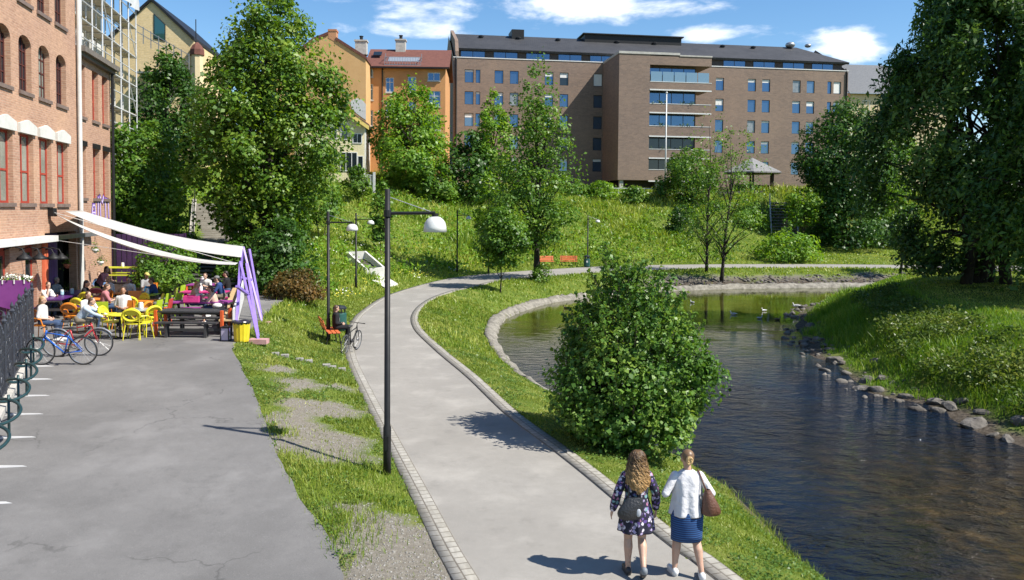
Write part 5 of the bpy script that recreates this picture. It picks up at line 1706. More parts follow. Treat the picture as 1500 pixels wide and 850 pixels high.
# white service strip over the doors
za = H8(20, 355.5)[1]
m_ = MB(); W8.box(m_, 4, ent0 + .1, .01, .42, za - .07, za + .14); m_.build('awning_box', MATS['white_paint'], fac)
m_ = MB(); W8.box(m_, ent0 + .1, up_ + 1.6, .01, .3, za - .04, za + .12); m_.build('service_duct', MATS['grey_metal'], fac)
m_ = MB(); W8.box(m_, ent0 - .35, ent0 + .02, .012, .10, zg - .3, za - .1); m_.build('pilaster', mat('orange_paint', (.55, .11, .05), (.62, .15, .07)), fac)
m_ = MB(); m_.tube([W8.P(up_, .12, zg - .2), W8.P(up_, .12, 17.3)], .085, 10); m_.build('drainpipe', mat('pale_pipe', (.5, .5, .48), (.58, .58, .55), rough=.4), fac)
m_ = MB(); m_.tube([W8.P(ue - .12, .12, zg - .2), W8.P(ue - .12, .12, zroof - .1)], .07, 8); m_.build('drainpipe', MATS['dark_metal'], fac)
cc = W8.P((ent0 + ent1) / 2 - .2, -.35, 0)
m_ = MB(); m_.lathe([(.26, zg - .3), (.26, entz - .05)], (cc[0], cc[1], 0), 16); m_.build('column', mat('violet_paint', (.07, .02, .14), (.10, .035, .19), rough=.4), fac, smooth=False)
# painted graffiti above the doorway of the low wing
gm = [mat('graffiti_violet', (.28, .14, .55), rough=.6), mat('graffiti_pale', (.72, .68, .8), rough=.6), mat('graffiti_black', (.03, .02, .05), rough=.6)]
u0, z0 = H8(133, 322); u1, z1 = H8(160, 289)
g_ = MB()
def stroke(pts, wd, k, dp):
    g_.k = k
    for a, b_ in zip(pts[:-1], pts[1:]):
        a, b_ = Vector(a), Vector(b_); d = (b_ - a).normalized() * wd * .5; n = Vector((-d.y, d.x))
        W8.poly(g_, [tuple(p) for p in (a - d - n, b_ + d - n, b_ + d + n, a - d + n)], dp, .004)
WU, HU = u1 - u0, z1 - z0
for k, wd, dp in ((2, .34, .006), (0, .24, .012), (1, .07, .018)):
    for sx_, pts in enumerate(([(.03, .0), (.10, .62), (.2, .62), (.24, .1)], [(.1, .3), (.2, .3)], [(.36, .02), (.38, .95)], [(.5, .05), (.47, 1.0), (.6, .75), (.66, 1.0)], [(.78, .0), (.75, .9), (.92, .85), (.95, .1)])):
        stroke([(u0 + a * WU, z0 + b_ * HU) for a, b_ in pts], wd * .62, k, dp + sx_ * .0006)
g_.build('graffiti', gm, fac)
# row of black lamps on swan necks
for k, px in enumerate((4, 28, 50, 62)):
    u, z = H8(px, 376)
    l_ = thing('wall_lamp', 'black swan neck lamp on the factory wall, ' + ('nearest the frame edge', 'between two red doors', 'beside the inner red door', 'by the orange pilaster')[k], 'wall lamp', W8.P(u, 0, z), group='black lamps along the factory wall')
    m_ = MB(); m_.tube([W8.P(u, .01, z + .2), W8.P(u, .3, z + .32), W8.P(u, .55, z + .25), W8.P(u, .62, z + .1)], .022, 6); m_.build('arm', MATS['dark_metal'], l_)
    q_ = W8.P(u, .62, z - .08); m_ = MB(); m_.lathe([(.24, -.02), (.2, .06), (.08, .14), (.05, .2)], q_, 14); m_.build('shade', MATS['dark_metal'], l_, smooth=True)

# ---- flagpole, gazebo, terrace walls and steps in front of the block
fp0 = at(974.5, 268, 99)
fp = thing('flagpole', 'tall bare white flagpole in front of the brick balcony tower', 'flagpole', (fp0.x, fp0.y, h1(fp0.x, fp0.y)))
zt_ = at(977, 137, 99).z
m_ = MB(); m_.tube([(fp0.x, fp0.y, h1(fp0.x, fp0.y) - .2), (fp0.x, fp0.y, zt_)], [.12, .06], 10); m_.build('mast', MATS['white_paint'], fp, smooth=True)
m_ = MB(); m_.ell((fp0.x, fp0.y, zt_ + .08), (.13, .13, .13), 10); m_.build('finial', MATS['white_paint'], fp, smooth=True)
g0 = at(1101, 270, 103); gzf = at(1101, 279, 103).z - .2
gz = thing('gazebo', 'wooden gazebo with grey hipped roof on the terrace by the brick block', 'gazebo', (g0.x, g0.y, gzf))
ze_, zpk = at(1101, 253, 103).z, at(1098, 231, 103).z
rr = 3.9
m_ = MB()
ring = [(g0.x + rr * math.cos(a + .3), g0.y + rr * math.sin(a + .3), ze_) for a in [k * math.pi / 3 for k in range(6)]]
ring2 = [(x, y, z - .15) for x, y, z in ring]
m_.add(ring + ring2 + [(g0.x, g0.y, zpk)], [(k, (k + 1) % 6, 12) for k in range(6)] + [(6 + k, 6 + (k + 1) % 6, (k + 1) % 6, k) for k in range(6)] + [tuple(range(11, 5, -1))])
m_.build('roof', mat('grey_shingle', (.14, .14, .14), (.24, .24, .235), rough=.8, scale=5, bump=.4), gz)
for k in range(6):
    a = k * math.pi / 3 + .3
    m_ = MB(); m_.box((g0.x + 2.8 * math.cos(a), g0.y + 2.8 * math.sin(a), (gzf + ze_) / 2 - .1), (.2, .2, ze_ - gzf)); m_.build('post', MATS['dark_timber'], gz)
m_ = MB()
for k in range(6):
    a, b_ = k * math.pi / 3 + .3, (k + 1) * math.pi / 3 + .3
    if k == 4: continue
    m_.bar((g0.x + 2.8 * math.cos(a), g0.y + 2.8 * math.sin(a), gzf + .5), (g0.x + 2.8 * math.cos(b_), g0.y + 2.8 * math.sin(b_), gzf + .5), .06, .8)
m_.build('railing', MATS['dark_timber'], gz)
# timber retaining fence below it
def fence_run(name, label, cat, p0, p1, hgt_, mt, board=.16, gap=.02, post_every=2.4, pm=None, th=.04, drop=.5):
    p0, p1 = Vector(p0), Vector(p1); L = (p1 - p0).length
    t_ = thing(name, label, cat, tuple(p0))
    m_ = MB(); n = int(L / (board + gap)); d = (p1 - p0) / n
    for k in range(n):
        a = p0 + d * (k + .5); m_.box((a.x, a.y, a.z + hgt_ / 2 - drop / 2), (board, th, hgt_ + drop), math.atan2(d.y, d.x))
    m_.build('boards', mt, t_)
    n = max(1, int(L / post_every))
    for k in range(n + 1):
        a = p0.lerp(p1, k / n); q = MB(); q.box((a.x, a.y + .09, a.z + hgt_ / 2 - drop / 2 + .04), (.12, .12, hgt_ + drop)); q.build('post', pm or mt, t_)
    return t_
wood_g = mat('weathered_boards', (.07, .068, .062), (.12, .115, .105), rough=.85, scale=4)
a, b_ = at(1052, 299, 99.5), at(1163, 297, 99.5)
fence_run('board_fence', 'dark weathered board fence under the gazebo', 'fence', (a.x, a.y, a.z), (b_.x, b_.y, b_.z), at(1100, 281, 99.5).z - a.z, wood_g)
# white rail along the terrace
a, b_ = at(850, 277, 98.5), at(1000, 279, 98.5)
tr = thing('terrace_fence', 'low white wire fence along the terrace edge of the brick block', 'fence', (a.x, a.y, a.z))
m_ = MB()
m_.bar((a.x, a.y, a.z + .15), (b_.x, b_.y, b_.z + .15), .09); m_.bar((a.x, a.y, a.z - .35), (b_.x, b_.y, b_.z - .35), .05)
m_.build('rail', MATS['white_paint'], tr)
for k in range(9):
    p_ = a.lerp(b_, k / 8); m_ = MB(); m_.box((p_.x, p_.y, p_.z - .5), (.08, .08, 1.4)); m_.build('post', MATS['white_paint'], tr)
a, b_ = at(1160, 276.5, 101), at(1252, 279, 103)
tw = MB(); tw.bar((a.x, a.y, a.z - .9), (b_.x, b_.y, b_.z - .9), .35, 2.2)
o = tw.build('terrace_wall', MATS['concrete']); tag(o, 'pale concrete terrace wall beside the dark maple', 'wall')
# dark plank steps down from the terrace
s0, s1 = at(1150, 333, 90.5), at(1146, 300, 97)
s0.z = h1(s0.x, s0.y) + .15; s1.z = max(h1(s1.x, s1.y), at(1146, 300, 97).z)
st = thing('hill_stairs', 'dark open steps leading down from the gazebo terrace through the shrubs', 'stairs', (s0.x, s0.y, s0.z))
n = 13
for k in range(n):
    t_ = k / (n - 1); p_ = s0.lerp(s1, t_)
    m_ = MB(); m_.box((p_.x, p_.y, p_.z), (2.9, .42, .07)); m_.box((p_.x, p_.y + .2, p_.z - .12), (2.9, .05, .2)); m_.build('step', mat('grey_treads', (.2, .195, .185), (.28, .27, .26), rough=.85), st)
m_ = MB()
for sx_ in (-1.5, 1.5):
    for k in range(0, n, 4):
        p_ = s0.lerp(s1, k / (n - 1)); m_.box((p_.x + sx_, p_.y, p_.z + .3), (.09, .09, 1.6))
    m_.bar((s0.x + sx_, s0.y, s0.z + 1.0), (s1.x + sx_, s1.y, s1.z + 1.0), .08)
    m_.bar((s0.x + sx_, s0.y, s0.z - .1), (s1.x + sx_, s1.y, s1.z - .1), .1, .3)
m_.build('handrail', MATS['concrete'], st)
# ------------------------------------------------------------------ vegetation
LM_lime = leafmat('leaf_lime', (0.036, 0.09, 0.01), (0.095, 0.195, 0.021), (0.25, 0.34, 0.05), 0.34, 0.45)
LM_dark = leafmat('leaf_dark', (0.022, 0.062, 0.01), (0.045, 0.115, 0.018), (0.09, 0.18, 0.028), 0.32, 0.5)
LM_mid = leafmat('leaf_mid', (0.036, 0.095, 0.012), (0.09, 0.195, 0.024), (0.2, 0.3, 0.042), 0.34, 0.5)
LM_alder = leafmat('leaf_alder', (0.04, 0.1, 0.014), (0.095, 0.2, 0.03), (0.23, 0.33, 0.06), 0.3, 0.8)
LM_will = leafmat('leaf_willow', (0.022, 0.06, 0.013), (0.06, 0.13, 0.024), (0.17, 0.27, 0.05), 0.34, 0.4)
LM_fresh = leafmat('leaf_fresh', (0.06, 0.145, 0.014), (0.135, 0.27, 0.026), (0.27, 0.39, 0.052), 0.38, 0.7)
LM_rust = leafmat('leaf_rust', (.04, .05, .014), (.11, .08, .02), (.20, .11, .03), .3, 1.2)
bark = mat('bark', (.05, .038, .028), (.10, .08, .06), rough=.95, scale=6, bump=.8, bscale=18)
bark_d = mat('bark_dark', (.022, .017, .013), (.045, .036, .028), rough=.95, scale=6, bump=.8, bscale=18)

def leaf_quads(P, nrm, size, r, asp=.55, fold=.18):
    """one folded rhombus per point; nrm = leaf normal"""
    n = len(P)
    a = r.normal(size=(n, 3))
    t = np.cross(nrm, a); t /= np.maximum(np.linalg.norm(t, axis=1, keepdims=True), 1e-6)
    b = np.cross(nrm, t)
    L = (size * (.5 + 1.0 * r.random(n) ** 1.3))[:, None]
    W = L * asp
    V = np.stack([P - t * L * .5, P + b * W * .5 + nrm * L * fold, P + t * L * .5, P - b * W * .5 + nrm * L * fold], 1).reshape(-1, 3)
    return V, np.arange(4 * n).reshape(n, 4)

def unit(v):
    return v / np.maximum(np.linalg.norm(v, axis=1, keepdims=True), 1e-9)

PROF = {
    'round': lambda t: np.sqrt(np.clip(1 - (2 * t - 1) ** 2, 0, 1)) ** .8,
    'ovoid': lambda t: np.clip(np.minimum(t / .3, 1), 0, 1) ** .5 * np.clip(1 - ((t - .3) / .7).clip(0) ** 1.7, 0, 1) ** .75,
    'cone': lambda t: np.clip(np.minimum(t / .22, 1), 0, 1) ** .5 * (1 - t).clip(0.03) ** .62,
    'column': lambda t: np.clip(np.minimum(t / .2, 1), 0, 1) ** .6 * np.clip(np.minimum((1 - t) / .3, 1), 0.05, 1) ** .6,
    'lime': lambda t: np.interp(t, [0, .1, .25, .4, .55, .7, .82, .92, 1], [.40, .55, .80, .98, 1, .80, .56, .36, .12]),
    'dome': lambda t: np.clip(1 - t ** 2.2, 0, 1) ** .55,
    'spire': lambda t: np.interp(t, [0, .12, .3, .42, .6, .75, .86, .94, 1], [.62, .88, 1, 1, .82, .58, .36, .19, .06]),
}

def tree(name, label, x, y, zb, z0, z1, rad, prof, n, lsize, lm, K=60, rc=.3, seed=1, trunk=.2, group=None, cat='tree', bk_=None, sq=1.0, asp=.6, gap=0.0, hollow=.35, shell=.55, lean=(0, 0), stems=1, leafpart='crown', fork=None):
    r = np.random.default_rng(seed)
    t_ = thing(name, label, cat, (x, y, zb), group=group)
    f = PROF[prof]
    ts = r.random(K * 8); ts = ts[r.random(len(ts)) < np.maximum(f(ts), .34 if prof == 'spire' else .14)][:K]
    K = len(ts)
    ang = r.random(K) * 2 * np.pi
    ph = r.random(4) * 6.28
    wobf = lambda a, t: 1 + .13 * np.sin(2 * a + ph[0] + 4 * t) + .10 * np.sin(3 * a + ph[1] - 7 * t) + .08 * np.sin(5 * a + ph[2] + 11 * t)
    wob = wobf(ang, ts)
    fr = hollow + (1 - hollow) * np.sqrt(r.random(K))
    rr = f(ts) * rad * wob * fr * (1 - rc * .45)
    C = np.stack([x + rr * np.cos(ang) + lean[0] * ts, y + sq * rr * np.sin(ang) + lean[1] * ts, z0 + (z1 - z0) * (.03 + .94 * ts)], 1)
    cr = rad * rc * (.6 + .75 * r.random(K)) * np.clip(.45 + .7 * f(ts), .4, 1.1)
    wgt = cr ** 1.7; wgt /= wgt.sum()
    ci = r.choice(K, n, p=wgt)
    d = unit(r.normal(size=(n, 3)))
    q = r.random(n) ** (1 / 3 * shell * 1.2)
    P = C[ci] + d * (cr[ci] * q)[:, None] * np.array([1, 1, .75])
    P[:, 2] -= (.25 * cr[ci] * r.random(n))
    # loose sprays between the clumps
    nd = int(n * .24); t2 = r.random(nd * 4); t2 = t2[r.random(len(t2)) < f(t2)][:nd]; nd = len(t2)
    a2 = r.random(nd) * 6.2832; r2 = f(t2) * rad * wobf(a2, t2) * (.45 + .62 * np.sqrt(r.random(nd))) + .03 * rad * r.normal(size=nd)
    P[:nd] = np.stack([x + r2 * np.cos(a2) + lean[0] * t2, y + sq * r2 * np.sin(a2) + lean[1] * t2, z0 + (z1 - z0) * t2 + .02 * (z1 - z0) * r.normal(size=nd)], 1)
    ax = np.stack([P[:, 0] - x, P[:, 1] - y, np.zeros(n)], 1) / max(rad, .1)
    N = unit(d * .8 + ax * .6 + np.array([0, 0, .75]) + r.normal(size=(n, 3)) * .55)
    keep = P[:, 2] > zb + .03
    P, N = P[keep], N[keep]
    V, Fq = leaf_quads(P, N, lsize, r, asp)
    npmesh(leafpart, V, Fq, lm, t_)
    if trunk > 0:
        mb = MB()
        top = z0 + (z1 - z0) * (.86 if stems == 1 else .55)
        for s_ in range(stems):
            bx, by = (0, 0) if stems == 1 else (trunk * 2.2 * math.cos(s_ * 2.4), trunk * 2.2 * math.sin(s_ * 2.4))
            ex, ey = (lean[0] * .8, lean[1] * .8) if stems == 1 else (rad * .45 * math.cos(s_ * 2.4 + .3), rad * .45 * math.sin(s_ * 2.4 + .3))
            m_ = 9; pts = []; rad_ = []
            for k in range(m_):
                u = k / (m_ - 1)
                wv_ = .09 * rad * math.sin(3 * u * math.pi + s_ + seed)
                pts.append((x + bx + ex * u + wv_ * u * .6, y + by + ey * u + wv_ * .4 * u, zb - .25 + (top - zb + .25) * u))
                rad_.append(max(.018, trunk * (1.25 if k == 0 else 1) * (1 - .92 * u) / (1 if stems == 1 else 1.3)))
            mb.tube(pts, rad_, 9)
            nl = min(K, 26 if stems == 1 else 12)
            for k in r.choice(K, nl, replace=False):
                c = Vector(C[k]); u = np.clip(((c.z - zb) / (top - zb)) * .72 - .06, .04 if z0 - zb < 1 else .18, .95)
                i = u * (m_ - 1); i0 = int(i); i1 = min(i0 + 1, m_ - 1); ff = i - i0
                a = Vector(pts[i0]).lerp(Vector(pts[i1]), ff); ra = (rad_[i0] * (1 - ff) + rad_[i1] * ff) * .55
                mid = a.lerp(c, .5) + Vector((0, 0, .06 * (c - a).length))
                mb.tube([a, mid, a.lerp(c, .97)], [ra, ra * .6, max(.008, ra * .18)], 5)
        mb.build('trunk', bk_ or bark, t_, smooth=True)
    return t_

def tree_px(name, label, px, Y, top, bot, wpx, *a, base=None, **k):
    c = at(px, (top + bot) / 2, Y)
    bx = at(base, bot, Y).x if base else c.x
    zb = h1(bx, Y)
    rad = wpx / 2 * Y / FP
    return tree(name, label, bx, Y, zb, max(at(px, bot, Y).z, zb), at(px, top, Y).z, rad, *a, lean=k.pop('lean', (c.x - bx, 0)), **k)

TR = 'trees along the river park'
tree_px('lime_tree', 'huge flowering lime tree towering behind the cafe awning posts', 398, 43, -30, 385, 205, 'lime', 46000, .205, LM_lime, K=150, rc=.22, seed=3, trunk=.34, bk_=bark_d, asp=.75, base=390, hollow=.25)
tree_px('maple_tree', 'dark green maple tree in front of the yellow brick house', 248, 60, 66, 330, 118, 'ovoid', 14000, .27, LM_dark, K=70, rc=.27, seed=5, trunk=.22, bk_=bark_d)
tree_px('elder_bush', 'broad pale leaved elder bush beside the factory corner', 205, 44, 180, 345, 120, 'round', 8000, .24, LM_mid, K=48, rc=.33, seed=6, trunk=.08, cat='bush', stems=3)
tree_px('vine_thicket', 'yellow green vine thicket hanging over the concrete stairs', 240, 43, 265, 400, 76, 'round', 6000, .2, LM_fresh, K=36, rc=.34, seed=7, trunk=.05, cat='bush', stems=3)
tree_px('ivy_bush', 'dark ivy bush growing against the violet yard fence', 244, 37.4, 346, 424, 96, 'dome', 5200, .17, LM_mid, K=34, rc=.34, seed=8, trunk=.05, cat='bush', stems=3)
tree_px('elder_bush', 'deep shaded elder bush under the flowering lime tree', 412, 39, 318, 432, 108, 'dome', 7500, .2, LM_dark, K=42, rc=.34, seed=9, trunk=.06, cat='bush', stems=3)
tree_px('elder_bush', 'leafy bush behind the violet awning posts', 352, 41, 345, 440, 70, 'dome', 3600, .19, LM_mid, K=26, rc=.36, seed=10, trunk=.05, cat='bush', stems=3)
tree_px('barberry_bush', 'rust tinged round bush on the grass slope beside the cafe', 432, 36.5, 394, 458, 88, 'dome', 6000, .13, LM_rust, K=40, rc=.3, seed=11, trunk=.05, cat='bush', stems=3)
tree_px('linden_tree', 'bright bushy tree in front of the orange apartment house', 604, 86, 116, 290, 122, 'ovoid', 15000, .34, LM_fresh, K=70, rc=.27, seed=12, trunk=.25)
tree_px('hazel_bush', 'dark hazel bush between two bright hilltop trees', 688, 87, 190, 305, 86, 'dome', 5200, .38, LM_dark, K=34, rc=.33, seed=13, trunk=.1, cat='bush', stems=3)
tree_px('ash_tree', 'pointed pale tree in front of the brick block downpipe', 722, 88, 128, 290, 66, 'ovoid', 4200, .36, LM_fresh, K=34, rc=.33, seed=14, trunk=.16)
tree_px('hazel_bush', 'low hazel bush below the pointed pale tree', 640, 84, 238, 300, 66, 'dome', 2800, .36, LM_mid, K=22, rc=.36, seed=15, trunk=.07, cat='bush', stems=3)
tree_px('alder_tree', 'tall airy alder tree rising from the bank in front of the brick block', 788, 59, 84, 372, 158, 'cone', 15000, .21, LM_mid, K=130, rc=.19, seed=16, trunk=.24, base=787, bk_=bark_d, hollow=.1, asp=.7)
tree_px('alder_bush', 'small bush at the foot of the airy alder tree', 793, 58.5, 388, 434, 34, 'dome', 1600, .14, LM_mid, K=16, rc=.4, seed=17, trunk=.03, cat='bush', stems=3)
tree_px('birch_sapling', 'slim pale young tree left of the airy alder', 716, 63, 246, 352, 48, 'ovoid', 2400, .24, LM_fresh, K=26, rc=.32, seed=18, trunk=.07)
tree_px('maple_sapling', 'small round maple on a thin stem beside the path bend', 738, 51.5, 303, 396, 74, 'round', 6500, .19, LM_mid, K=40, rc=.32, seed=19, trunk=.055, base=733, bk_=bark_d, asp=.8)
tree_px('birch_tree', 'thin half bare tree with one straight stem on the far bank', 1040, 68.5, 150, 390, 92, 'column', 2600, .18, LM_mid, K=80, rc=.15, seed=20, trunk=.13, base=1035, bk_=bark_d, hollow=.15)
tree_px('rowan_tree', 'thin forked tree with leaning sparse crown on the far bank', 1078, 66, 185, 385, 110, 'round', 4200, .18, LM_mid, K=80, rc=.17, seed=21, trunk=.15, base=1057, bk_=bark_d, hollow=.2)
tree_px('lilac_bush', 'large lilac bush beside the flagpole foot', 1012, 96, 216, 320, 76, 'round', 4600, .36, LM_mid, K=34, rc=.33, seed=22, trunk=.1, cat='bush', stems=3)
tree_px('snowball_bush', 'white flowering bush left of the flagpole', 974, 97, 254, 284, 32, 'dome', 700, .3, LM_mid, K=12, rc=.42, seed=23, trunk=.05, cat='bush', stems=3)
tree_px('maple_tree', 'broad dark maple tree at the right end of the brick block', 1240, 91, 142, 300, 140, 'ovoid', 19000, .34, LM_dark, K=90, rc=.25, seed=24, trunk=.3, bk_=bark_d)
tree_px('maple_sapling', 'bright little round tree beside the hill stairs', 1177, 88, 274, 332, 58, 'round', 2600, .3, LM_fresh, K=22, rc=.36, seed=25, trunk=.06)
tree_px('laurel_bush', 'dark spreading shrub bank below the broad maple', 1246, 88.5, 248, 362, 108, 'dome', 8000, .34, LM_dark, K=44, rc=.3, seed=26, trunk=.1, cat='bush', stems=3)
tree_px('laurel_bush', 'dusty green shrub beside the young lawn tree under the maple', 1300, 90, 262, 356, 92, 'dome', 6000, .34, LM_mid, K=40, rc=.32, seed=27, trunk=.1, cat='bush', stems=3)
tree_px('poplar_tree', 'tall mid green tree between the broad maple and the willow', 1306, 97, 160, 300, 84, 'ovoid', 7000, .42, LM_mid, K=50, rc=.3, seed=28, trunk=.25)
tree_px('hawthorn_tree', 'slim dark stemmed tree on the far bank beside the willow', 1332, 69.5, 300, 372, 46, 'round', 1500, .22, LM_dark, K=22, rc=.34, seed=29, trunk=.13, base=1319, bk_=bark_d)
tree_px('young_tree', 'tiny staked lawn tree between the stairs and the shrub bank', 1152, 84, 318, 348, 14, 'round', 300, .2, LM_mid, K=8, rc=.5, seed=30, trunk=.04)
tree_px('bramble_bush', 'bramble clump spilling down the slope by the small red post', 1152, 80, 338, 386, 92, 'dome', 3400, .3, LM_fresh, K=30, rc=.32, seed=31, trunk=.04, cat='bush', stems=3)
for k, (px, Y, top, bot, w_, lm, lb) in enumerate(((880, 96, 264, 300, 44, LM_fresh, 'rounded bush under the projecting balcony tower'), (846, 97, 268, 300, 34, LM_mid, 'small bush at the dark recess of the brick block'), (524, 76, 240, 290, 40, LM_lime, 'loose tall shrub in front of the cream timber house'), (560, 62, 262, 350, 36, LM_mid, 'thin sapling half hidden behind the nearest lamp post'), (470, 60, 228, 330, 60, LM_mid, 'leafy shrub at the right flank of the lime tree'), (1098, 90, 305, 335, 46, LM_fresh, 'pale shrub in front of the board fence'), (930, 95, 272, 306, 40, LM_mid, 'flat bush below the white terrace fence'), (1000, 86, 300, 345, 46, LM_dark, 'dark rounded shrub midway up the slope behind the thin trees'))):
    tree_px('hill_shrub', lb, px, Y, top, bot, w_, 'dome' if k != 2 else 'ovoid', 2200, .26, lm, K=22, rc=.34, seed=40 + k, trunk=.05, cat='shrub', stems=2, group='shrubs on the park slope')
# white blossom on the snowball bush
# the near bank alder bush
nb0 = G(930, 668, -.45)
NEARBUSH = tree('alder_bush', 'big glossy alder bush with a ragged top by the near water edge', nb0.x, nb0.y, h1(nb0.x, nb0.y), h1(nb0.x, nb0.y) + .1, at(905, 388, nb0.y).z, 122 * nb0.y / FP * .90, 'spire', 40000, .09, LM_alder, K=420, rc=.125, seed=50, trunk=.06, cat='bush', stems=5, hollow=.12, asp=.8, lean=(-.25, 0))

def shoots(root, x, y, z0, z1, rad, n, seed):
    rr = np.random.default_rng(seed); f = PROF['spire']; mb = MB(); PP, NN = [], []
    for k in range(n):
        t = .08 + .88 * rr.random(); a = rr.random() * 6.2832; q = f(t) * rad * (.78 + .12 * rr.random())
        p0 = np.array([x + q * math.cos(a) - .25 * t, y + q * math.sin(a), z0 + (z1 - z0) * t])
        d = np.array([math.cos(a) * .75, math.sin(a) * .75, .55 + .9 * t + .3 * rr.random()]); d /= np.linalg.norm(d)
        L = .3 + .45 * rr.random(); p1 = p0 + d * L
        mb.tube([tuple(p0 - d * .3), tuple(p1)], [.009, .003], 4)
        m_ = int(16 + 16 * rr.random()); u = rr.random(m_) ** .8
        PP.append(p0 + d * (L * 1.03 * u)[:, None] + rr.normal(size=(m_, 3)) * (.075 * (1.15 - u))[:, None]); NN.append(unit(rr.normal(size=(m_, 3)) * .7 + d * .3 + np.array([0, 0, .5])))
    V, Fq = leaf_quads(np.vstack(PP), np.vstack(NN), .095, rr, .75)
    npmesh('shoots', V, Fq, LM_alder, root); mb.build('twigs', bark, root)
shoots(NEARBUSH, nb0.x, nb0.y, h1(nb0.x, nb0.y) + .1, at(905, 388, nb0.y).z, 122 * nb0.y / FP * .9, 260, 51)

# willow on the right bank: several trunks and hanging sprays
def willow(px, Y, label, rad, top, n, seed, base):
    r = np.random.default_rng(seed)
    c = at(px, 300, Y); b = at(base, 300, Y)
    zb = h1(b.x, Y)
    t_ = thing('willow_tree', label, 'tree', (b.x, Y, zb))
    K = 150
    ts = r.random(K) ** .8; ang = r.random(K) * 6.283
    f = np.sqrt(np.clip(1 - ((ts - .45) / .56) ** 2, .06, 1))
    wob = 1 + .18 * np.sin(2 * ang + 1 + 4 * ts) + .13 * np.sin(3 * ang - 6 * ts)
    rr = rad * f * wob * (.3 + .7 * np.sqrt(r.random(K)))
    zt = top
    z0 = zb + 1.2
    C = np.stack([c.x + rr * np.cos(ang), Y + .8 * rr * np.sin(ang), z0 + (zt - z0) * ts], 1)
    cr = rad * .2 * (.6 + .8 * r.random(K))
    wgt = cr ** 2; wgt /= wgt.sum()
    ns = n // 9
    ci = r.choice(K, ns, p=wgt)
    d = unit(r.normal(size=(ns, 3)))
    S = C[ci] + d * (cr[ci] * r.random(ns) ** .4)[:, None]
    out = unit(np.stack([S[:, 0] - c.x, S[:, 1] - Y, np.zeros(ns)], 1))
    # each spray droops: points along an arc
    Ls = .7 + .9 * r.random(ns)
    P, N = [], []
    for k in range(9):
        u = (k + r.random(ns) * .6) / 9
        p = S + out * (Ls * .42 * u)[:, None] + np.stack([np.zeros(ns)] * 2 + [-Ls * (.05 + .95 * u) * u], 1) + r.normal(size=(ns, 3)) * .06
        P.append(p); N.append(unit(out * .7 + r.normal(size=(ns, 3)) * .6 + np.array([0, 0, .45])))
    P, N = np.vstack(P), np.vstack(N)
    k = P[:, 2] > zb + .4; P, N = P[k], N[k]
    V, Fq = leaf_quads(P, N, .28, r, .42, .1)
    npmesh('crown', V, Fq, LM_will, t_)
    mb = MB()
    for s_ in range(5):
        a = s_ * 1.256 + .4
        bx, by = b.x + (.18 + .28 * s_) * (1 if s_ % 2 else -1) * .8, Y + .5 * math.sin(a)
        ex, ey = c.x + rad * .5 * math.cos(a), Y + rad * .45 * math.sin(a)
        pts, rd = [], []
        for k in range(9):
            u = k / 8
            pts.append((bx + (ex - bx) * u ** 1.3 + .2 * math.sin(5 * u + s_), by + (ey - by) * u ** 1.3, zb - .3 + (zt * .8 - zb) * u)); rd.append(.30 * (1 - .9 * u))
        mb.tube(pts, rd, 9)
        for kk in r.choice(K, 16, replace=False):
            cc = Vector(C[kk]); u = np.clip((cc.z - zb) / (zt * .8 - zb) * .75 - .05, .2, .95); i = u * 8; i0 = int(i)
            p0 = Vector(pts[i0]).lerp(Vector(pts[min(i0 + 1, 8)]), i - i0); ra = rd[i0] * .5
            mb.tube([p0, p0.lerp(cc, .5) + Vector((0, 0, .5)), cc], [ra, ra * .6, .02], 5)
    mb.build('trunk', bark_d, t_, smooth=True)
    return t_
willow(1452, 41, 'massive dark willow with several trunks filling the right bank', 5.3, 17.0, 105000, 61, 1446)
willow(1640, 35, 'second willow crown hanging in from beyond the right edge', 5.6, 13.5, 50000, 62, 1660)
SA_, SB_ = at(300, 430, 38), at(312, 300, 58)
def off_stairs(X, Y):
    t = (Y - 38) / 20.0
    return ~((t > -.02) & (t < 1.03) & (np.abs(X - (SA_.x + (SB_.x - SA_.x) * t)) < 2.0))
# ---- grass ---------------------------------------------------------------
def blades(P, h, w_, lean, r, seg=2):
    n = len(P)
    a = r.random(n) * 6.283
    d = np.stack([np.cos(a), np.sin(a), np.zeros(n)], 1)
    s = np.stack([-np.sin(a), np.cos(a), np.zeros(n)], 1)
    b2 = r.random(n) * 6.283
    s = np.stack([np.cos(b2), np.sin(b2), np.zeros(n)], 1)
    h = np.broadcast_to(h, n)[:, None] * (.55 + .8 * r.random((n, 1)))
    w_ = np.broadcast_to(w_, n)[:, None]
    ln = lean * h * r.random((n, 1))
    up_v = np.array([0, 0, 1.0])
    A, B_ = P - s * w_, P + s * w_
    m = P + up_v * h * .55 + d * ln * .35
    t = P + up_v * h * .97 + d * ln
    V = np.stack([A, B_, m + s * w_ * .75, m - s * w_ * .75, t + s * w_ * .12, t - s * w_ * .12], 1).reshape(-1, 3)
    i = np.arange(n)[:, None] * 6
    F_ = np.vstack([i + np.array([[0, 1, 2, 3]]), i + np.array([[3, 2, 4, 5]])])
    return V, F_

def scatter(n, x0, x1, y0, y1, r, power=1.0):
    """denser near the path end of the place: Y drawn towards y0"""
    Y = y0 * (y1 / y0) ** r.random(n) if power else y0 + (y1 - y0) * r.random(n)
    X = x0 + (x1 - x0) * r.random(n)
    k = np.abs(X) < Y * .66 + 2.5
    return X[k], Y[k]

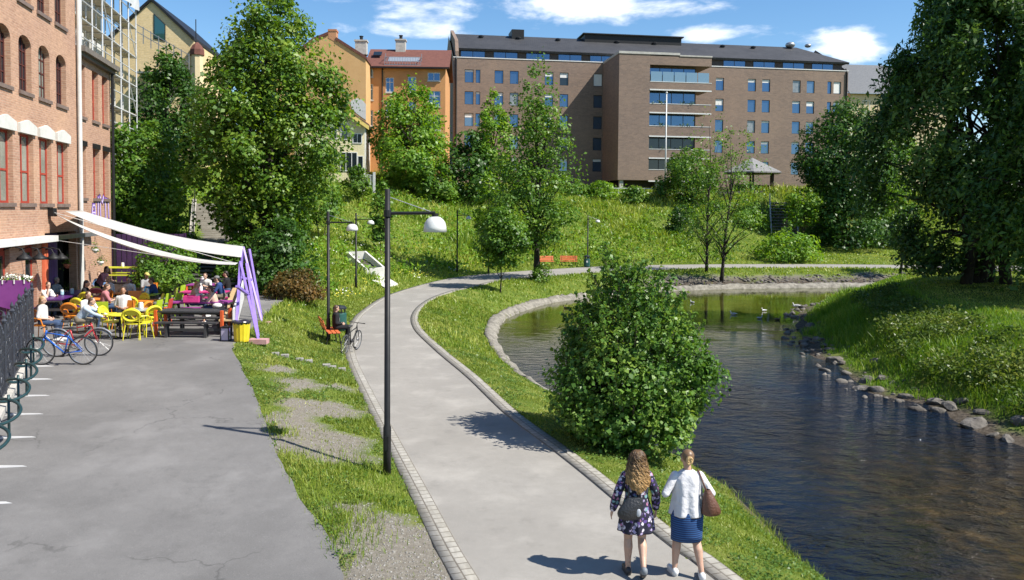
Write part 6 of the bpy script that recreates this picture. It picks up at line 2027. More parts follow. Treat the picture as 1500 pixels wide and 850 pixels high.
GM_lawn = leafmat('grass_lawn', (0.11, 0.17, 0.022), (0.23, 0.3, 0.045), (0.42, 0.42, 0.12), 0.3, 0.7)
GM_mead = leafmat('grass_meadow', (0.09, 0.18, 0.018), (0.22, 0.31, 0.036), (0.43, 0.44, 0.11), 0.34, 0.2)
GM_tall = leafmat('grass_tall', (0.065, 0.155, 0.016), (0.14, 0.27, 0.028), (0.31, 0.39, 0.065), 0.36, 0.3)
r = np.random.default_rng(77)
# near lawn: strip by the courtyard and the verge along the water
X, Y = scatter(900000, -14, 8, 8.5, 46, r)
P2 = np.stack([X, Y], 1)
inC = fin(P2, CY_); inP = fin(P2, PATH); inV = fin(P2, VERGE); inR = fin(P2, RIVER)
land = ~inC & ~inP & ~inR & ~fin(P2, RBPOLY)
cv = cov(X, Y)
dn = 1 - cv
k = land & (r.random(len(X)) < np.where(dn > .5, 1.0, .06 + dn * .4))
X, Y = X[k], Y[k]
tuft = vnoise(X, Y, .5, 21) * .6 + vnoise(X, Y, 1.6, 22) * .6
k = r.random(len(X)) < .3 + .9 * tuft
X, Y, tuft = X[k], Y[k], tuft[k]
Z = hgt(X, Y) - .02
hgrass = (.028 + .05 * tuft ** 2) * (1 + .35 * (X < -3) + .5 * smst(16, 30, Y))
V, F_ = blades(np.stack([X, Y, Z], 1), hgrass, .0035 + .00035 * Y, .9, r)
o = npmesh('lawn_grass', V, F_, GM_lawn); tag(o, 'short patchy grass on both sides of the near footpath', 'grass', kind='stuff')
X, Y = scatter(150000, -10, 7, 9, 40, r)
P2 = np.stack([X, Y], 1)
k = ~fin(P2, CY_) & ~fin(P2, PATH) & ~fin(P2, RIVER) & ~fin(P2, RBPOLY) & (cov(X, Y) < .5) & (vnoise(X, Y, .7, 71) * .6 + vnoise(X, Y, .3, 72) * .4 > .52)
X, Y = X[k], Y[k]
V, F_ = leaf_quads(np.column_stack([X, Y, hgt(X, Y) + .015 + .05 * r.random(len(X))]), unit(r.normal(size=(len(X), 3)) * .45 + np.array([0, 0, 1])), .028 + .0012 * Y, r, .8)
o = npmesh('clover', V, F_, leafmat('leaf_clover', (.05, .11, .018), (.10, .18, .03), (.17, .24, .06), .3, 1.5)); tag(o, 'clover and small broad leaves in the near grass', 'clover', kind='stuff')
X, Y = scatter(60000, -10, 1, 8.8, 22, r)
k = (cov(X, Y) > .5) & ~fin(np.stack([X, Y], 1), CY_) & ~fin(np.stack([X, Y], 1), PATH)
PEB = (X[k][:4200], Y[k][:4200])
# taller weeds in the strip: along the asphalt edge and round the lamp
def weeds(name, label, pts, h, w_, n, spread, r, gm, lean=.7):
    A = []
    for (x, y, s_) in pts:
        m = int(n * s_); a = r.normal(size=(m, 2)) * spread * s_
        A.append(np.stack([x + a[:, 0], y + a[:, 1]], 1))
    A = np.vstack(A)
    A = A[~fin(A + np.array([.12, 0]), CY_) & ~fin(A, PATH) & ~fin(A, RIVER)]
    Z = hgt(A[:, 0], A[:, 1]) - .02
    V, F_ = blades(np.column_stack([A, Z]), h, w_, lean, r)
    o = npmesh(name, V, F_, gm); tag(o, label, 'grass', kind='stuff'); return o
pts = []
for px, py, s_ in ((480, 740, .8), (475, 700, 1.0), (460, 705, .9), (500, 690, .9), (520, 680, .9), (540, 700, 1.0), (560, 705, .8), (530, 725, .9), (575, 720, .7), (560, 740, .8), (500, 790, .9), (515, 780, .9), (520, 760, .7), (485, 765, .7), (430, 670, .7), (440, 690, .7), (450, 715, .7), (410, 640, .6), (395, 610, .6), (505, 810, .7), (1095, 770, .9), (1130, 775, .7), (1010, 735, .6), (1150, 800, .8), (1060, 740, .7), (1105, 742, .9), (1120, 752, .8), (1145, 775, .9), (1165, 800, .9), (1180, 820, .9), (1195, 838, .8), (1085, 722, .8), (1070, 706, .8)):
    q = ongr(px, py); pts.append((q.x, q.y, s_))
weeds('weed_tufts', 'taller weeds tufting along the asphalt edge and the bank', pts, .15, .006, 170, .36, r, GM_mead)
# meadow on the hill and beyond the bend
X, Y = scatter(330000, -32, 60, 29, 102, r)
P2 = np.stack([X, Y], 1)
k = ~fin(P2, CY_) & ~fin(P2, PATH) & ~fin(P2, RIVER) & ~fin(P2, RBPOLY) & (hgt(X, Y) < 8.6) & off_stairs(X, Y)
X, Y, P2 = X[k], Y[k], P2[k]
iv = fin(P2, VERGE); cv = cov(X, Y); dl = bil(DLG, X, Y)
tuft = vnoise(X, Y, 1.1, 31) * .5 + vnoise(X, Y, 4, 32) * .7
k = (r.random(len(X)) < np.where(cv > .5, .08, 1)) & (r.random(len(X)) < .35 + .8 * tuft)
X, Y, iv, tuft, dl = X[k], Y[k], iv[k], tuft[k], dl[k]
mow = (X > 22) & (dl < 14)
hh = np.where(iv, .10 + .10 * tuft, np.where(mow, .08 + .1 * tuft, .12 + .85 * tuft ** 2.0 * smst(.5, 6, dl)))
V, F_ = blades(np.stack([X, Y, hgt(X, Y) - .03], 1), hh, .0007 * Y, .8, r)
o = npmesh('meadow_grass', V, F_, GM_mead); tag(o, 'rough meadow grass covering the hill above the path', 'grass', kind='stuff')
# broad leaved weeds in the meadow
n = 12000
X, Y = scatter(n, -30, 36, 36, 101, r)
P2 = np.stack([X, Y], 1)
den = vnoise(X, Y, 3.2, 33) * .6 + vnoise(X, Y, 1.3, 34) * .5
k = ~fin(P2, CY_) & ~fin(P2, PATH) & ~fin(P2, RIVER) & ~fin(P2, VERGE) & ~fin(P2, RBPOLY) & (hgt(X, Y) < 8.3) & off_stairs(X, Y) & (bil(DLG, X, Y) > 2.0) & (den > .52) & ~((X > 22) & (bil(DLG, X, Y) < 14)) & (X < 30)
X, Y = X[k], Y[k]
n = len(X); m = 7
PP = np.repeat(np.stack([X, Y, hgt(X, Y)], 1), m, 0) + np.column_stack([r.normal(size=(n * m, 2)) * .28, r.random(n * m) * .75 + .05])
V, F_ = leaf_quads(PP, unit(r.normal(size=(n * m, 3)) * .6 + np.array([.1, -.2, .8])), .26, r, .55)
o = npmesh('meadow_weeds', V, F_, LM_fresh); tag(o, 'patches of broad leaved weeds and nettles on the hill', 'weeds', kind='stuff')
# meadow flowers
def flowers(name, label, n, x0, x1, y0, y1, size, m_, seed, thr, hz):
    X, Y = scatter(n, x0, x1, y0, y1, r)
    P2 = np.stack([X, Y], 1)
    den = vnoise(X, Y, 3.0, seed) * .6 + vnoise(X, Y, 1.0, seed + 1) * .5
    k = ~fin(P2, CY_) & ~fin(P2, PATH) & ~fin(P2, RIVER) & ~fin(P2, VERGE) & (bil(DLG, X, Y) > .8) & (den > thr)
    X, Y = X[k], Y[k]
    V, F_ = leaf_quads(np.stack([X, Y, hgt(X, Y) + hz * (.5 + r.random(len(X)))], 1), unit(r.normal(size=(len(X), 3)) * .5 + np.array([.2, -.4, .8])), size, r, .9)
    o = npmesh(name, V, F_, m_); tag(o, label, 'flowers', kind='stuff')
wf = mat('white_petals', (.7, .7, .62), rough=.8); yf = mat('yellow_petals', (.45, .40, .03), rough=.8)
flowers('white_flowers', 'white meadow flowers scattered over the slope by the lamps', 4200, -16, 8, 33, 66, .085, wf, 41, .62, .3)
flowers('yellow_flowers', 'yellow meadow flowers scattered over the slope by the lamps', 4600, -16, 10, 32, 68, .085, yf, 45, .6, .32)
# right bank: tall grass and weeds
RBP = RBPOLY
X, Y = scatter(240000, 9, 40, 18, 60, r)
P2 = np.stack([X, Y], 1)
db = bil(DBG, X, Y)
k = fin(P2, RBP) & (db > .7) & ((db < 7.0) | (Y < 30)) & (r.random(len(X)) < smst(.6, 1.7, db + (vnoise(X, Y, 1.2, 52) - .5) * 1.4))
X, Y, db = X[k], Y[k], db[k]
tuft = vnoise(X, Y, 1.2, 51)
lawn = smst(5.0, 6.8, db) * (Y > 33)
hh = np.where(lawn > .5, .08, (.26 + .55 * tuft) * (.5 + .5 * smst(1.2, 3, db)) * (1 - .7 * smst(2.5, 5, db)))
V, F_ = blades(np.stack([X, Y, hgt(X, Y) - .03], 1), hh, .0004 * Y + .002, .75, r)
o = npmesh('bank_grass', V, F_, GM_tall); tag(o, 'tall dense grass covering the right river bank', 'grass', kind='stuff')
X, Y = scatter(110000, 9, 40, 31, 62, r)
P2 = np.stack([X, Y], 1); db = bil(DBG, X, Y)
k = fin(P2, RBP) & (db > 6.2)
X, Y = X[k], Y[k]
V, F_ = blades(np.stack([X, Y, hgt(X, Y) - .02], 1), .07, .0006 * Y, .7, r)
o = npmesh('bank_lawn', V, F_, GM_lawn); tag(o, 'mown lawn under the willow on the right bank', 'grass', kind='stuff')
# umbellifers and shrubby weeds on the bank
X, Y = scatter(5200, 12, 26, 21, 44, r)
P2 = np.stack([X, Y], 1); db = bil(DBG, X, Y)
den = vnoise(X, Y, 2.2, 61) * .7 + vnoise(X, Y, .9, 62) * .4
k = fin(P2, RBP) & (db > 1.6) & (db < 5.2) & (den > .46) & (X > 14.2 + (Y - 30) * .3)
X, Y = X[k], Y[k]; n = len(X); m = 26
hgt_w = (.45 + .7 * vnoise(X, Y, 2.2, 61)) * (1 - .65 * smst(2.5, 5, bil(DBG, X, Y)))
PP = np.repeat(np.stack([X, Y, hgt(X, Y)], 1), m, 0)
u = r.random(n * m)
PP = PP + np.column_stack([r.normal(size=(n * m, 2)) * (.10 + .16 * u)[:, None], u * np.repeat(hgt_w, m) + .1])
V, F_ = leaf_quads(PP, unit(r.normal(size=(n * m, 3)) * .7 + np.array([0, 0, .7])), .13, r, .5)
o = npmesh('bank_weeds', V, F_, leafmat('leaf_weed', (.04, .09, .014), (.09, .15, .024), (.2, .24, .06), .35, .5)); tag(o, 'tall yellow green weeds and herbs on the right bank', 'weeds', kind='stuff')

# ---- rocks ----------------------------------------------------------------
rockm = mat('rock', (.06, .052, .045), (.17, .155, .135), scale=2.2, rough=.9, bump=.7, bscale=12, col3=(.32, .3, .27))
def _rock(seed):
    r = np.random.default_rng(seed)
    bm = bmesh.new(); bmesh.ops.create_icosphere(bm, subdivisions=2, radius=1)
    V = np.array([v.co for v in bm.verts]); F_ = [tuple(v.index for v in f.verts) for f in bm.faces]; bm.free()
    for a, q in zip(unit(r.normal(size=(8, 3))), .38 + .42 * r.random(8)):
        d = V @ a; k = d > q
        V[k] -= a * ((d[k] - q) * .9)[:, None]
    return V * (1 + .05 * (r.random((len(V), 1)) - .5)), F_
ROCKS = [_rock(k) for k in range(14)]
def rock_mesh(mb, c, s, r):
    V, F_ = ROCKS[int(r.integers(len(ROCKS)))]
    a = r.random() * 6.28; M_ = np.array([[math.cos(a), -math.sin(a), 0], [math.sin(a), math.cos(a), 0], [0, 0, 1]])
    mb.add((V * s) @ M_.T + c, F_)
def rock_cloud(name, C, S, m_):
    r = np.random.default_rng(8)
    VV, FF, o = [], [], 0
    for c, s in zip(C, S):
        V, F_ = ROCKS[int(r.integers(len(ROCKS)))]
        a = r.random() * 6.28; M_ = np.array([[math.cos(a), -math.sin(a), 0], [math.sin(a), math.cos(a), 0], [0, 0, 1]])
        VV.append((V * (np.array([1.2, 1, .65]) * s)) @ M_.T + c); FF.append(np.array(F_) + o); o += len(V)
    return npmesh(name, np.vstack(VV), np.vstack(FF), m_)
def _peb(seed):
    rr = np.random.default_rng(seed); bm = bmesh.new(); bmesh.ops.create_icosphere(bm, subdivisions=1, radius=1)
    V = np.array([v.co for v in bm.verts]) * (.75 + .4 * rr.random((len(bm.verts), 1))); F_ = np.array([tuple(v.index for v in f.verts) for f in bm.faces]); bm.free(); return V, F_
pv, pf_ = _peb(3); n = len(PEB[0]); S = .006 + .02 * r.random(n) ** 3
an = r.random(n) * 6.28
px_ = pv[None, :, 0] * 1.2 * np.cos(an)[:, None] - pv[None, :, 1] * np.sin(an)[:, None]; py_ = pv[None, :, 0] * 1.2 * np.sin(an)[:, None] + pv[None, :, 1] * np.cos(an)[:, None]
V = np.stack([px_ * S[:, None] + PEB[0][:, None], py_ * S[:, None] + PEB[1][:, None], pv[None, :, 2] * S[:, None] * .7 + hgt(*PEB)[:, None]], 2).reshape(-1, 3)
o = npmesh('pebbles', V, (pf_[None] + (np.arange(n) * len(pv))[:, None, None]).reshape(-1, 3), mat('pebble', (.13, .12, .105), (.30, .29, .265), scale=40, rough=.85)); tag(o, 'loose gravel on the worn soil by the near lamp post', 'gravel', kind='stuff')
big = [(1269, 560, .42, 'pale boulder at the tip of the gravel spit'), (1292, 556, .36, 'dark angular boulder behind the pale spit boulder'), (1265, 573, .34, 'low white boulder lying in the water edge'), (1327, 583, .3, 'grey boulder halfway along the gravel spit'), (1308, 563, .24, 'small wet boulder on the gravel spit'), (1392, 600, .42, 'flat slate block below the bright grass'), (1372, 593, .35, 'dark upright stone beside the slate block'), (1430, 625, .5, 'square cut stone block with a dark face'), (1478, 648, .3, 'white boulder nearest the frame corner'), (1455, 640, .24, 'small white stone beside the square cut block'), (1495, 622, .4, 'broad grey boulder under the grass at the frame edge'), (1440, 607, .3, 'half buried grey stone above the square cut block'), (1175, 452, .4, 'pale stone at the upstream point of the bank'), (1160, 462, .35, 'flat stone under the standing gull'), (1222, 530, .45, 'large dark boulder in the willow shade')]
for k, (px, py, s_, lb) in enumerate(big):
    q = ongr(px, py); mb = MB(); rr_ = np.random.default_rng(200 + k)
    rock_mesh(mb, np.array([q.x, q.y, max(q.z, WZ) + s_ * .12]), np.array([s_ * 1.1, s_ * .85, s_ * .6]) * .85, rr_)
    o = mb.build('boulder', rockm); tag(o, lb, 'boulder', group='boulders along the right bank')
RBn, _ = resample(RB, 900)
q = np.repeat(RBn[(RBn[:, 1] > 18) & (RBn[:, 1] < 56)], 4, 0); q = q[vnoise(q[:, 0], q[:, 1], 1.3, 91) > .42]
n = len(q); S = .03 + .24 * r.random(n) ** 4
q = q + np.stack([np.abs(r.normal(size=n)) * 1.0 - .35, r.normal(size=n) * .25], 1)
o = rock_cloud('bank_stones', np.column_stack([q, np.maximum(hgt(q[:, 0], q[:, 1]), WZ - .05) + S * .15]), S, rockm); tag(o, 'loose wet stones along the right water edge', 'stones', kind='stuff')
NBn, _ = resample(NB, 1500)
q = NBn[(NBn[:, 1] > 45) & (NBn[:, 0] < 48)]
q = np.repeat(q[q[:, 0] > 7], 5, 0); n = len(q); S = .05 + .15 * r.random(n) ** 2
q = q + np.stack([(r.random(n) - .5) * 1.2, .5 + r.random(n) * 2.4], 1)
k = fin(q, VERGE); q, S = q[k], S[k]
o = rock_cloud('riprap_stones', np.column_stack([q, hgt(q[:, 0], q[:, 1]) + S * .1]), S, rockm); tag(o, 'grey riprap stones on the far bank below the path', 'stones', kind='stuff')
# ------------------------------------------------------------------ street furniture on the park side
def C(px, py):
    return G(px, py, zc_f)
# lamps
def lamp_proto(label, loc, H, arm=.86, sc=1.0):
    t = thing('street_lamp', label, 'street lamp', loc, 0, 'dome shaded lamps along the footpath')
    dm = MATS['dark_metal']
    m_ = MB(); m_.tube([(0, 0, -.3), (0, 0, .9), (0, 0, .94), (0, 0, H)], [.072, .072, .056, .048], 14); m_.build('pole', dm, t, smooth=True, world=False)
    za = H - .44
    m_ = MB(); m_.tube([(0, 0, za), (arm, 0, za + .015)], .03, 8); m_.lathe([(.07, -.06), (.07, .06)], (0, 0, za), 12); a = m_.build('arm', dm, t, world=False)
    m_ = MB(); m_.tube([(.02, 0, H - .14), (arm - .06, 0, za + .03)], .008, 6); m_.build('tie_rod', MATS['grey_metal'], t, world=False)
    m_ = MB(); m_.lathe([(.06, .0), (.06, -.05), (.05, -.06)], (arm, 0, za + .01), 14); m_.build('cap', dm, t, world=False)
    m_ = MB()
    prof = [(.045, -.05), (.09, -.06), (.145, -.10), (.185, -.16), (.205, -.24), (.212, -.33)]
    n = 28; P_ = prof + [(r - .008, z) for r, z in prof[::-1]]
    vs = [(arm + r * math.cos(6.2832 * k / n), r * math.sin(6.2832 * k / n), za + z) for r, z in P_ for k in range(n)]
    m_.add(vs, [(i * n + k, (i + 1) * n + k, (i + 1) * n + (k + 1) % n, i * n + (k + 1) % n) for i in range(len(P_) - 1) for k in range(n)])
    m_.build('shade', mat('opal_shade', (.62, .62, .6), (.56, .56, .54), rough=.35, scale=8), t, smooth=True, world=False)
    m_ = MB(); m_.ell((arm, 0, za - .2), (.075, .075, .1), 12); m_.build('bulb', mat('bulb_glass', (.6, .58, .5), rough=.3), t, smooth=True, world=False)
    m_ = MB(); m_.box((.0, -.07, .62), (.07, .02, .26)); m_.build('hatch', dm, t, world=False)
    return t
q = ongr(567, 697)
LAMP = lamp_proto('nearest tall lamp post standing in the worn grass strip', (q.x, q.y, q.z), at(569, 277, q.y).z - q.z)
LH = at(569, 277, q.y).z - q.z
for px, yb, yt, lb in ((481, 500, 310, 'lamp post standing behind the bench with the seated cyclist'), (521.5, 425, 312, 'lamp post beside the concrete culvert box on the slope'), (669.5, 399, 308, 'lamp post on the outer bend before the small round maple'), (860.5, 389, 315, 'lamp post next to the far litter bin and the two red benches')):
    p = ongr(px, yb); H = at(px, yt, p.y).z - p.z
    dup(LAMP, (p.x, p.y, p.z), 0, lb, sc=(1, 1, H / LH))
# park benches
def bench(label, loc, rz, group=None):
    t = thing('park_bench', label, 'bench', loc, rz, group)
    bm_ = mat('red_slats', (.50, .11, .035), (.58, .15, .05), rough=.55, scale=6)
    for k in range(3):
        m_ = MB(); m_.box((0, -.16 + k * .15, .45), (1.5, .12, .035)); m_.build('seat_slat', bm_, t, world=False, bevel=.006)
    for k in range(3):
        m_ = MB(); m_.box((0, -.30 - k * .045, .57 + k * .14), (1.5, .03, .115), M=Matrix.Rotation(.3, 3, 'X')); m_.build('back_slat', bm_, t, world=False, bevel=.006)
    for x in (-.6, .6):
        m_ = MB(); m_.tube([(x, .24, 0), (x, .16, .42), (x, -.24, .42), (x, -.42, .93)], .022, 6); m_.tube([(x, -.28, 0), (x, -.2, .42)], .022, 6)
        m_.build('leg', MATS['dark_metal'], t, world=False)
    return t
p = ongr(799, 391); q = ongr(833, 390.5)
B1 = bench('left one of two red benches beside the far litter bin', (p.x, p.y, p.z), math.pi + .16, 'red benches on the far path')
dup(B1, (q.x, q.y, q.z), math.pi - .04, 'red bench standing closest to the far litter bin')
# bin
def litter_bin(label, loc, rz=0):
    t = thing('litter_bin', label, 'litter bin', loc, rz)
    gm_ = mat('green_bin', (.012, .07, .06), (.02, .09, .075), rough=.45, scale=5)
    m_ = MB(); m_.lathe([(.24, .06), (.27, .1), (.27, .72), (.25, .74)], (0, 0, 0), 20); m_.build('drum', gm_, t, world=False)
    m_ = MB(); m_.lathe([(.1, 0), (.22, .02), (.22, .06)], (0, 0, 0), 16); m_.build('foot', MATS['dark_metal'], t, world=False)
    m_ = MB()
    for a in (0.6, 2.1, 3.7, 5.2): m_.box((.22 * math.cos(a), .22 * math.sin(a), .82), (.05, .05, .18))
    m_.lathe([(.28, .9), (.28, .95), (.2, 1.02), (.05, 1.05)], (0, 0, 0), 20); m_.build('hood', mat('bin_hood', (.014, .018, .02), rough=.4), t, world=False)
    m_ = MB(); m_.box((.0, -.272, .5), (.13, .006, .16)); m_.build('sticker', MATS['white_paint'], t, world=False)
    return t
p = ongr(860.5, 391); litter_bin('dark green litter bin below the far lamp post', (p.x - .1, p.y - .5, p.z))
# near bench at the path's edge, the cyclist's bike and the bin
pb = ongr(484, 505)
nb_b = bench('red bench by the path with a cyclist sitting on it', (pb.x + .0, pb.y + .25, h1(pb.x, pb.y)), -math.pi / 2 + .35)
p = ongr(497.5, 486); litter_bin('green litter bin half hidden behind the seated cyclist', (p.x, p.y, h1(p.x, p.y)))
# culvert box in the slope
p0 = ongr(545, 404)
cb = thing('culvert_box', 'white concrete culvert box with mesh opening on the slope', 'culvert', (p0.x, p0.y, p0.z))
cm = mat('white_concrete', (.55, .54, .5), (.66, .65, .61), rough=.85, scale=4, bump=.2)
c1, c2, c3, c4 = at(510, 369, p0.y + 1.5), at(535, 368, p0.y + 1.8), at(562, 391, p0.y + .35), at(537, 394, p0.y)
def wall_between(name, a, b, dz, th=.14):
    m_ = MB(); n = Vector((-(b - a).y, (b - a).x, 0)).normalized() * th / 2
    vs = [a - n, b - n, b + n, a + n]; m_.add([(v.x, v.y, v.z - dz) for v in vs] + [(v.x, v.y, v.z) for v in vs], [(0, 3, 2, 1), (4, 5, 6, 7), (0, 1, 5, 4), (1, 2, 6, 5), (2, 3, 7, 6), (3, 0, 4, 7)])
    return m_.build(name, cm, cb)
for a, b_ in ((c1, c2), (c2, c3), (c4, c1)): wall_between('side_wall', a, b_, 1.6)
wall_between('front_wall', c3, c4, .7)
m_ = MB(); m_.slab([c1 - Vector((0, 0, .5)), c4 - Vector((0, 0, .35)), c3 - Vector((0, 0, .35)), c2 - Vector((0, 0, .5))], .05, (0, 0, 1)); m_.build('mesh_cover', mat('dark_mesh', (.04, .036, .03), (.10, .09, .08), scale=30, rough=.8), cb)
e1, e2 = ongr(583, 418), ongr(563, 423)
m_ = MB(); m_.slab([Vector((c4.x, c4.y, c4.z - .55)), e2 + Vector((0, 0, .1)), e1 + Vector((0, 0, .1)), Vector((c3.x, c3.y, c3.z - .55))], .3, (0, 0, 1)); m_.build('apron', cm, cb)
# small red and black post at the slope foot
p = ongr(1139, 372)
t = thing('marker_post', 'small post with black top and red sign at the slope foot', 'post', (p.x, p.y, p.z))
m_ = MB(); m_.box((0, 0, .45), (.1, .1, .9)); m_.build('pole', MATS['dark_metal'], t, world=False)
m_ = MB(); m_.box((0, -.07, .95), (.5, .05, .42)); m_.build('sign', mat('sign_red', (.42, .1, .06)), t, world=False)
m_ = MB(); m_.box((0, -.03, 1.25), (.62, .3, .2)); m_.build('hood', MATS['dark_metal'], t, world=False)
# stone kerb pieces lying in the grass slope
a, b_ = ongr(398, 519), ongr(506, 545)
m_ = MB(); rr_ = random.Random(3)
n = 9
for k in range(n):
    p = a.lerp(b_, (k + .5) / n)
    z = h1(p.x, p.y)
    if k in (2, 5): continue
    m_.box((p.x + rr_.uniform(-.05, .05), p.y + rr_.uniform(-.06, .06), z - .01), ((b_ - a).length / n * .95, .2, .16), math.atan2((b_ - a).y, (b_ - a).x) + rr_.uniform(-.06, .06))
o = m_.build('kerb_row', mat('kerb_granite', (.2, .19, .17), (.3, .29, .27), scale=8, rough=.85, bump=.3), bevel=.02); tag(o, 'broken row of granite kerb stones sunk in the grass', 'kerb', kind='structure')
# gulls and ducks
def gull(label, px, py, z, m, rz, s=1.0, name='gull', swim=True, group='gulls on the river'):
    p = G(px, py, z)
    t = thing(name, label, 'bird', (p.x, p.y, z), rz, group, (s * .74, s * .74, s * .74))
    m_ = MB(); zz = .05 if swim else .16
    m_.ell((0, 0, zz), (.075, .17, .07), 12); caps(m_, (0, .13, zz + .03), (0, .17, zz + .14), .035, .03); m_.ell((0, .185, zz + .16), (.036, .045, .036), 10); caps(m_, (0, -.12, zz + .02), (0, -.27, zz + .03), .04, .012)
    skin('body', m_, m, t, .012, 2)
    for sx in (-1, 1):
        q = MB(); q.ell((sx * .062, -.05, zz + .025), (.02, .16, .05), 10); q.build('wing', MATS['gull_grey'] if name == 'gull' else m, t, smooth=True, world=False)
    q = MB(); q.tube([(0, .22, zz + .155), (0, .275, zz + .145)], [.012, .004], 6); q.build('beak', mat('beak', (.45, .25, .03)), t, world=False)
    if not swim:
        q = MB(); [q.tube([(sx * .025, 0, 0), (sx * .025, 0, .12)], .008, 5) for sx in (-1, 1)]; q.build('legs', MATS['beak'], t, world=False)
    return t
mat('gull_white', (.75, .75, .74)); mat('gull_grey', (.45, .46, .48)); mat('duck_brown', (.08, .06, .04), (.14, .1, .07), scale=20)
gull('white gull swimming farthest out in mid river', 1074, 461, WZ, MATS['gull_white'], 1.1, 1.25)
gull('white gull swimming between midstream and the bank point', 1119, 456, WZ, MATS['gull_white'], 2.0, 1.2)
gull('grey backed gull swimming low beside the midstream gull', 1113, 467, WZ, MATS['gull_grey'], -1.3, 1.15)
gull('white gull standing on the flat bank stone', 1166, 452, WZ + .3, MATS['gull_white'], 1.4, 1.35, swim=False)
gull('gull swimming near the far stone bank', 1014, 444, WZ, MATS['gull_white'], .6, 1.1)
gull('brown duck close to the pale stone lining', 829, 452, WZ, MATS['duck_brown'], 1.0, 1.2, 'duck', group='ducks on the river')
gull('brown duck under the far gravel bank', 963, 430, WZ, MATS['duck_brown'], -.6, 1.2, 'duck', group='ducks on the river')
gull('brown duck drifting in front of the bank point', 1139, 469, WZ, MATS['duck_brown'], -1.5, 1.2, 'duck', group='ducks on the river')

# ------------------------------------------------------------------ cafe yard
vio = mat('violet_boards', (.028, .007, .042), (.042, .011, .06), rough=.6, scale=3)
vio_l = mat('violet_panel', (.13, .022, .15), (.17, .035, .19), rough=.5, scale=2)
lil = mat('lilac_paint', (.20, .13, .45), (.25, .17, .51), rough=.45, scale=5)
# yard fence behind the tables
a, b_ = at(163, 425, 38.2), at(270, 425, 39.2)
fence_run('board_fence', 'tall dark violet board fence closing the cafe yard', 'fence', (a.x, a.y, .8), (b_.x, b_.y, .8), at(200, 343, 38.6).z - .8, vio, board=.2, post_every=2.0)
a0, b0 = at(163, 425, 38.0), at(236, 425, 38.0)
m_ = MB(); m_.box(((a0.x + b0.x) / 2 + .0, 37.3, 1.15), (b0.x - a0.x + 1.2, 1.9, .5)); o = m_.build('deck', mat('deck_boards', (.06, .045, .04), (.09, .07, .06), scale=4)); tag(o, 'dark raised deck in front of the violet fence', 'deck')
# concrete stairs up the hill
s0, s1 = at(316, 372, 45.5), at(312, 300, 57)
st = thing('concrete_stairs', 'weathered concrete stairs climbing the hill behind the cafe', 'stairs', (s0.x, s0.y, s0.z))
cst = mat('old_concrete', (.26, .24, .20), (.38, .36, .31), rough=.9, scale=1.5, bump=.3)
n = 26
for k in range(n):
    p = s0.lerp(s1, k / (n - 1)); p.z = max(p.z, h1(p.x, p.y) + .22); m_ = MB(); m_.box((p.x, p.y + .25, p.z - .4), (2.5, .5, .95)); m_.build('step', cst, st)
for sx in (-1.4, 1.4):
    m_ = MB(); a_, b2 = s0 + Vector((sx, 0, -.1)), s1 + Vector((sx, .3, -.1)); m_.bar(a_, b2, .28, 1.0); m_.build('string_wall', cst, st)
    m_ = MB()
    for k in range(0, n, 4):
        p = s0.lerp(s1, k / (n - 1)); m_.tube([(p.x + sx * .9, p.y, p.z), (p.x + sx * .9, p.y, p.z + 1.0)], .025, 6)
    m_.tube([s0 + Vector((sx * .9, 0, 1.0)), s1 + Vector((sx * .9, 0, 1.0))], .03, 6); m_.tube([s0 + Vector((sx * .9, 0, .55)), s1 + Vector((sx * .9, 0, .55))], .02, 6); m_.build('handrail', MATS['dark_metal'], st)
q0, q1 = at(298, 440, 37.5), Vector((s0.x, s0.y, s0.z))
st = thing('dark_stairs', 'shaded lower flight of dark timber stairs behind the tables', 'stairs', (q0.x, q0.y, .9))
q0 = Vector((q0.x, 38.0, .95)); n = 10
for k in range(n):
    p = q0.lerp(Vector((s0.x, s0.y - .6, s0.z - .1)), k / (n - 1)); m_ = MB(); m_.box((p.x, p.y, p.z), (2.7, .42, .08)); m_.box((p.x, p.y + .22, p.z - .12), (2.7, .04, .24)); m_.build('step', vio if 0 else wood_g, st)

# awning sail and its lilac trestles
A_ = Vector(W8.P(W8.hit(71, 311)[0], .15, W8.hit(71, 311)[1])); B_ = Vector(W8.P(W8.hit(112, 313)[0] + .2, .15, W8.hit(112, 313)[1]))
Cc, Dd = at(352, 385, 27.4), at(356, 363, 29.8)
sail = thing('awning_sail', 'white canvas awning stretched from the factory wall to lilac trestles', 'awning', tuple(A_))
def sheet(name, P0, P1, P2, P3, sag, nu=26, nv=8, ripple=.03, par=None, mt=None):
    V = []
    for j in range(nv + 1):
        v = j / nv
        for i in range(nu + 1):
            u = i / nu
            p = (P0.lerp(P1, u)).lerp(P3.lerp(P2, u), v)
            p = p + Vector((0, 0, -sag * 4 * u * (1 - u) * (1 - .45 * v) + ripple * math.sin(9 * v + 3 * u) * math.sin(math.pi * u)))
            V.append(tuple(p))
    w_ = nu + 1; i = np.array([j * w_ + k for j in range(nv) for k in range(nu)])
    o = npmesh(name, V, np.stack([i, i + 1, i + w_ + 1, i + w_], 1), mt, par, smooth=True)
    o.modifiers.new('thick', 'SOLIDIFY').thickness = .008
    return o
def canvas():
    m = mat('white_canvas', (.60, .595, .57), (.54, .535, .51), rough=.8, scale=1.5)
    nt = m.node_tree; b = nt.nodes['Principled BSDF']; t = nt.nodes.new('ShaderNodeBsdfTranslucent'); t.inputs['Color'].default_value = (.7, .68, .62, 1)
    x = nt.nodes.new('ShaderNodeMixShader'); x.inputs[0].default_value = .25
    nt.links.new(b.outputs[0], x.inputs[1]); nt.links.new(t.outputs[0], x.inputs[2]); nt.links.new(x.outputs[0], nt.nodes['Material Output'].inputs['Surface'])
    return m
cv_ = canvas()
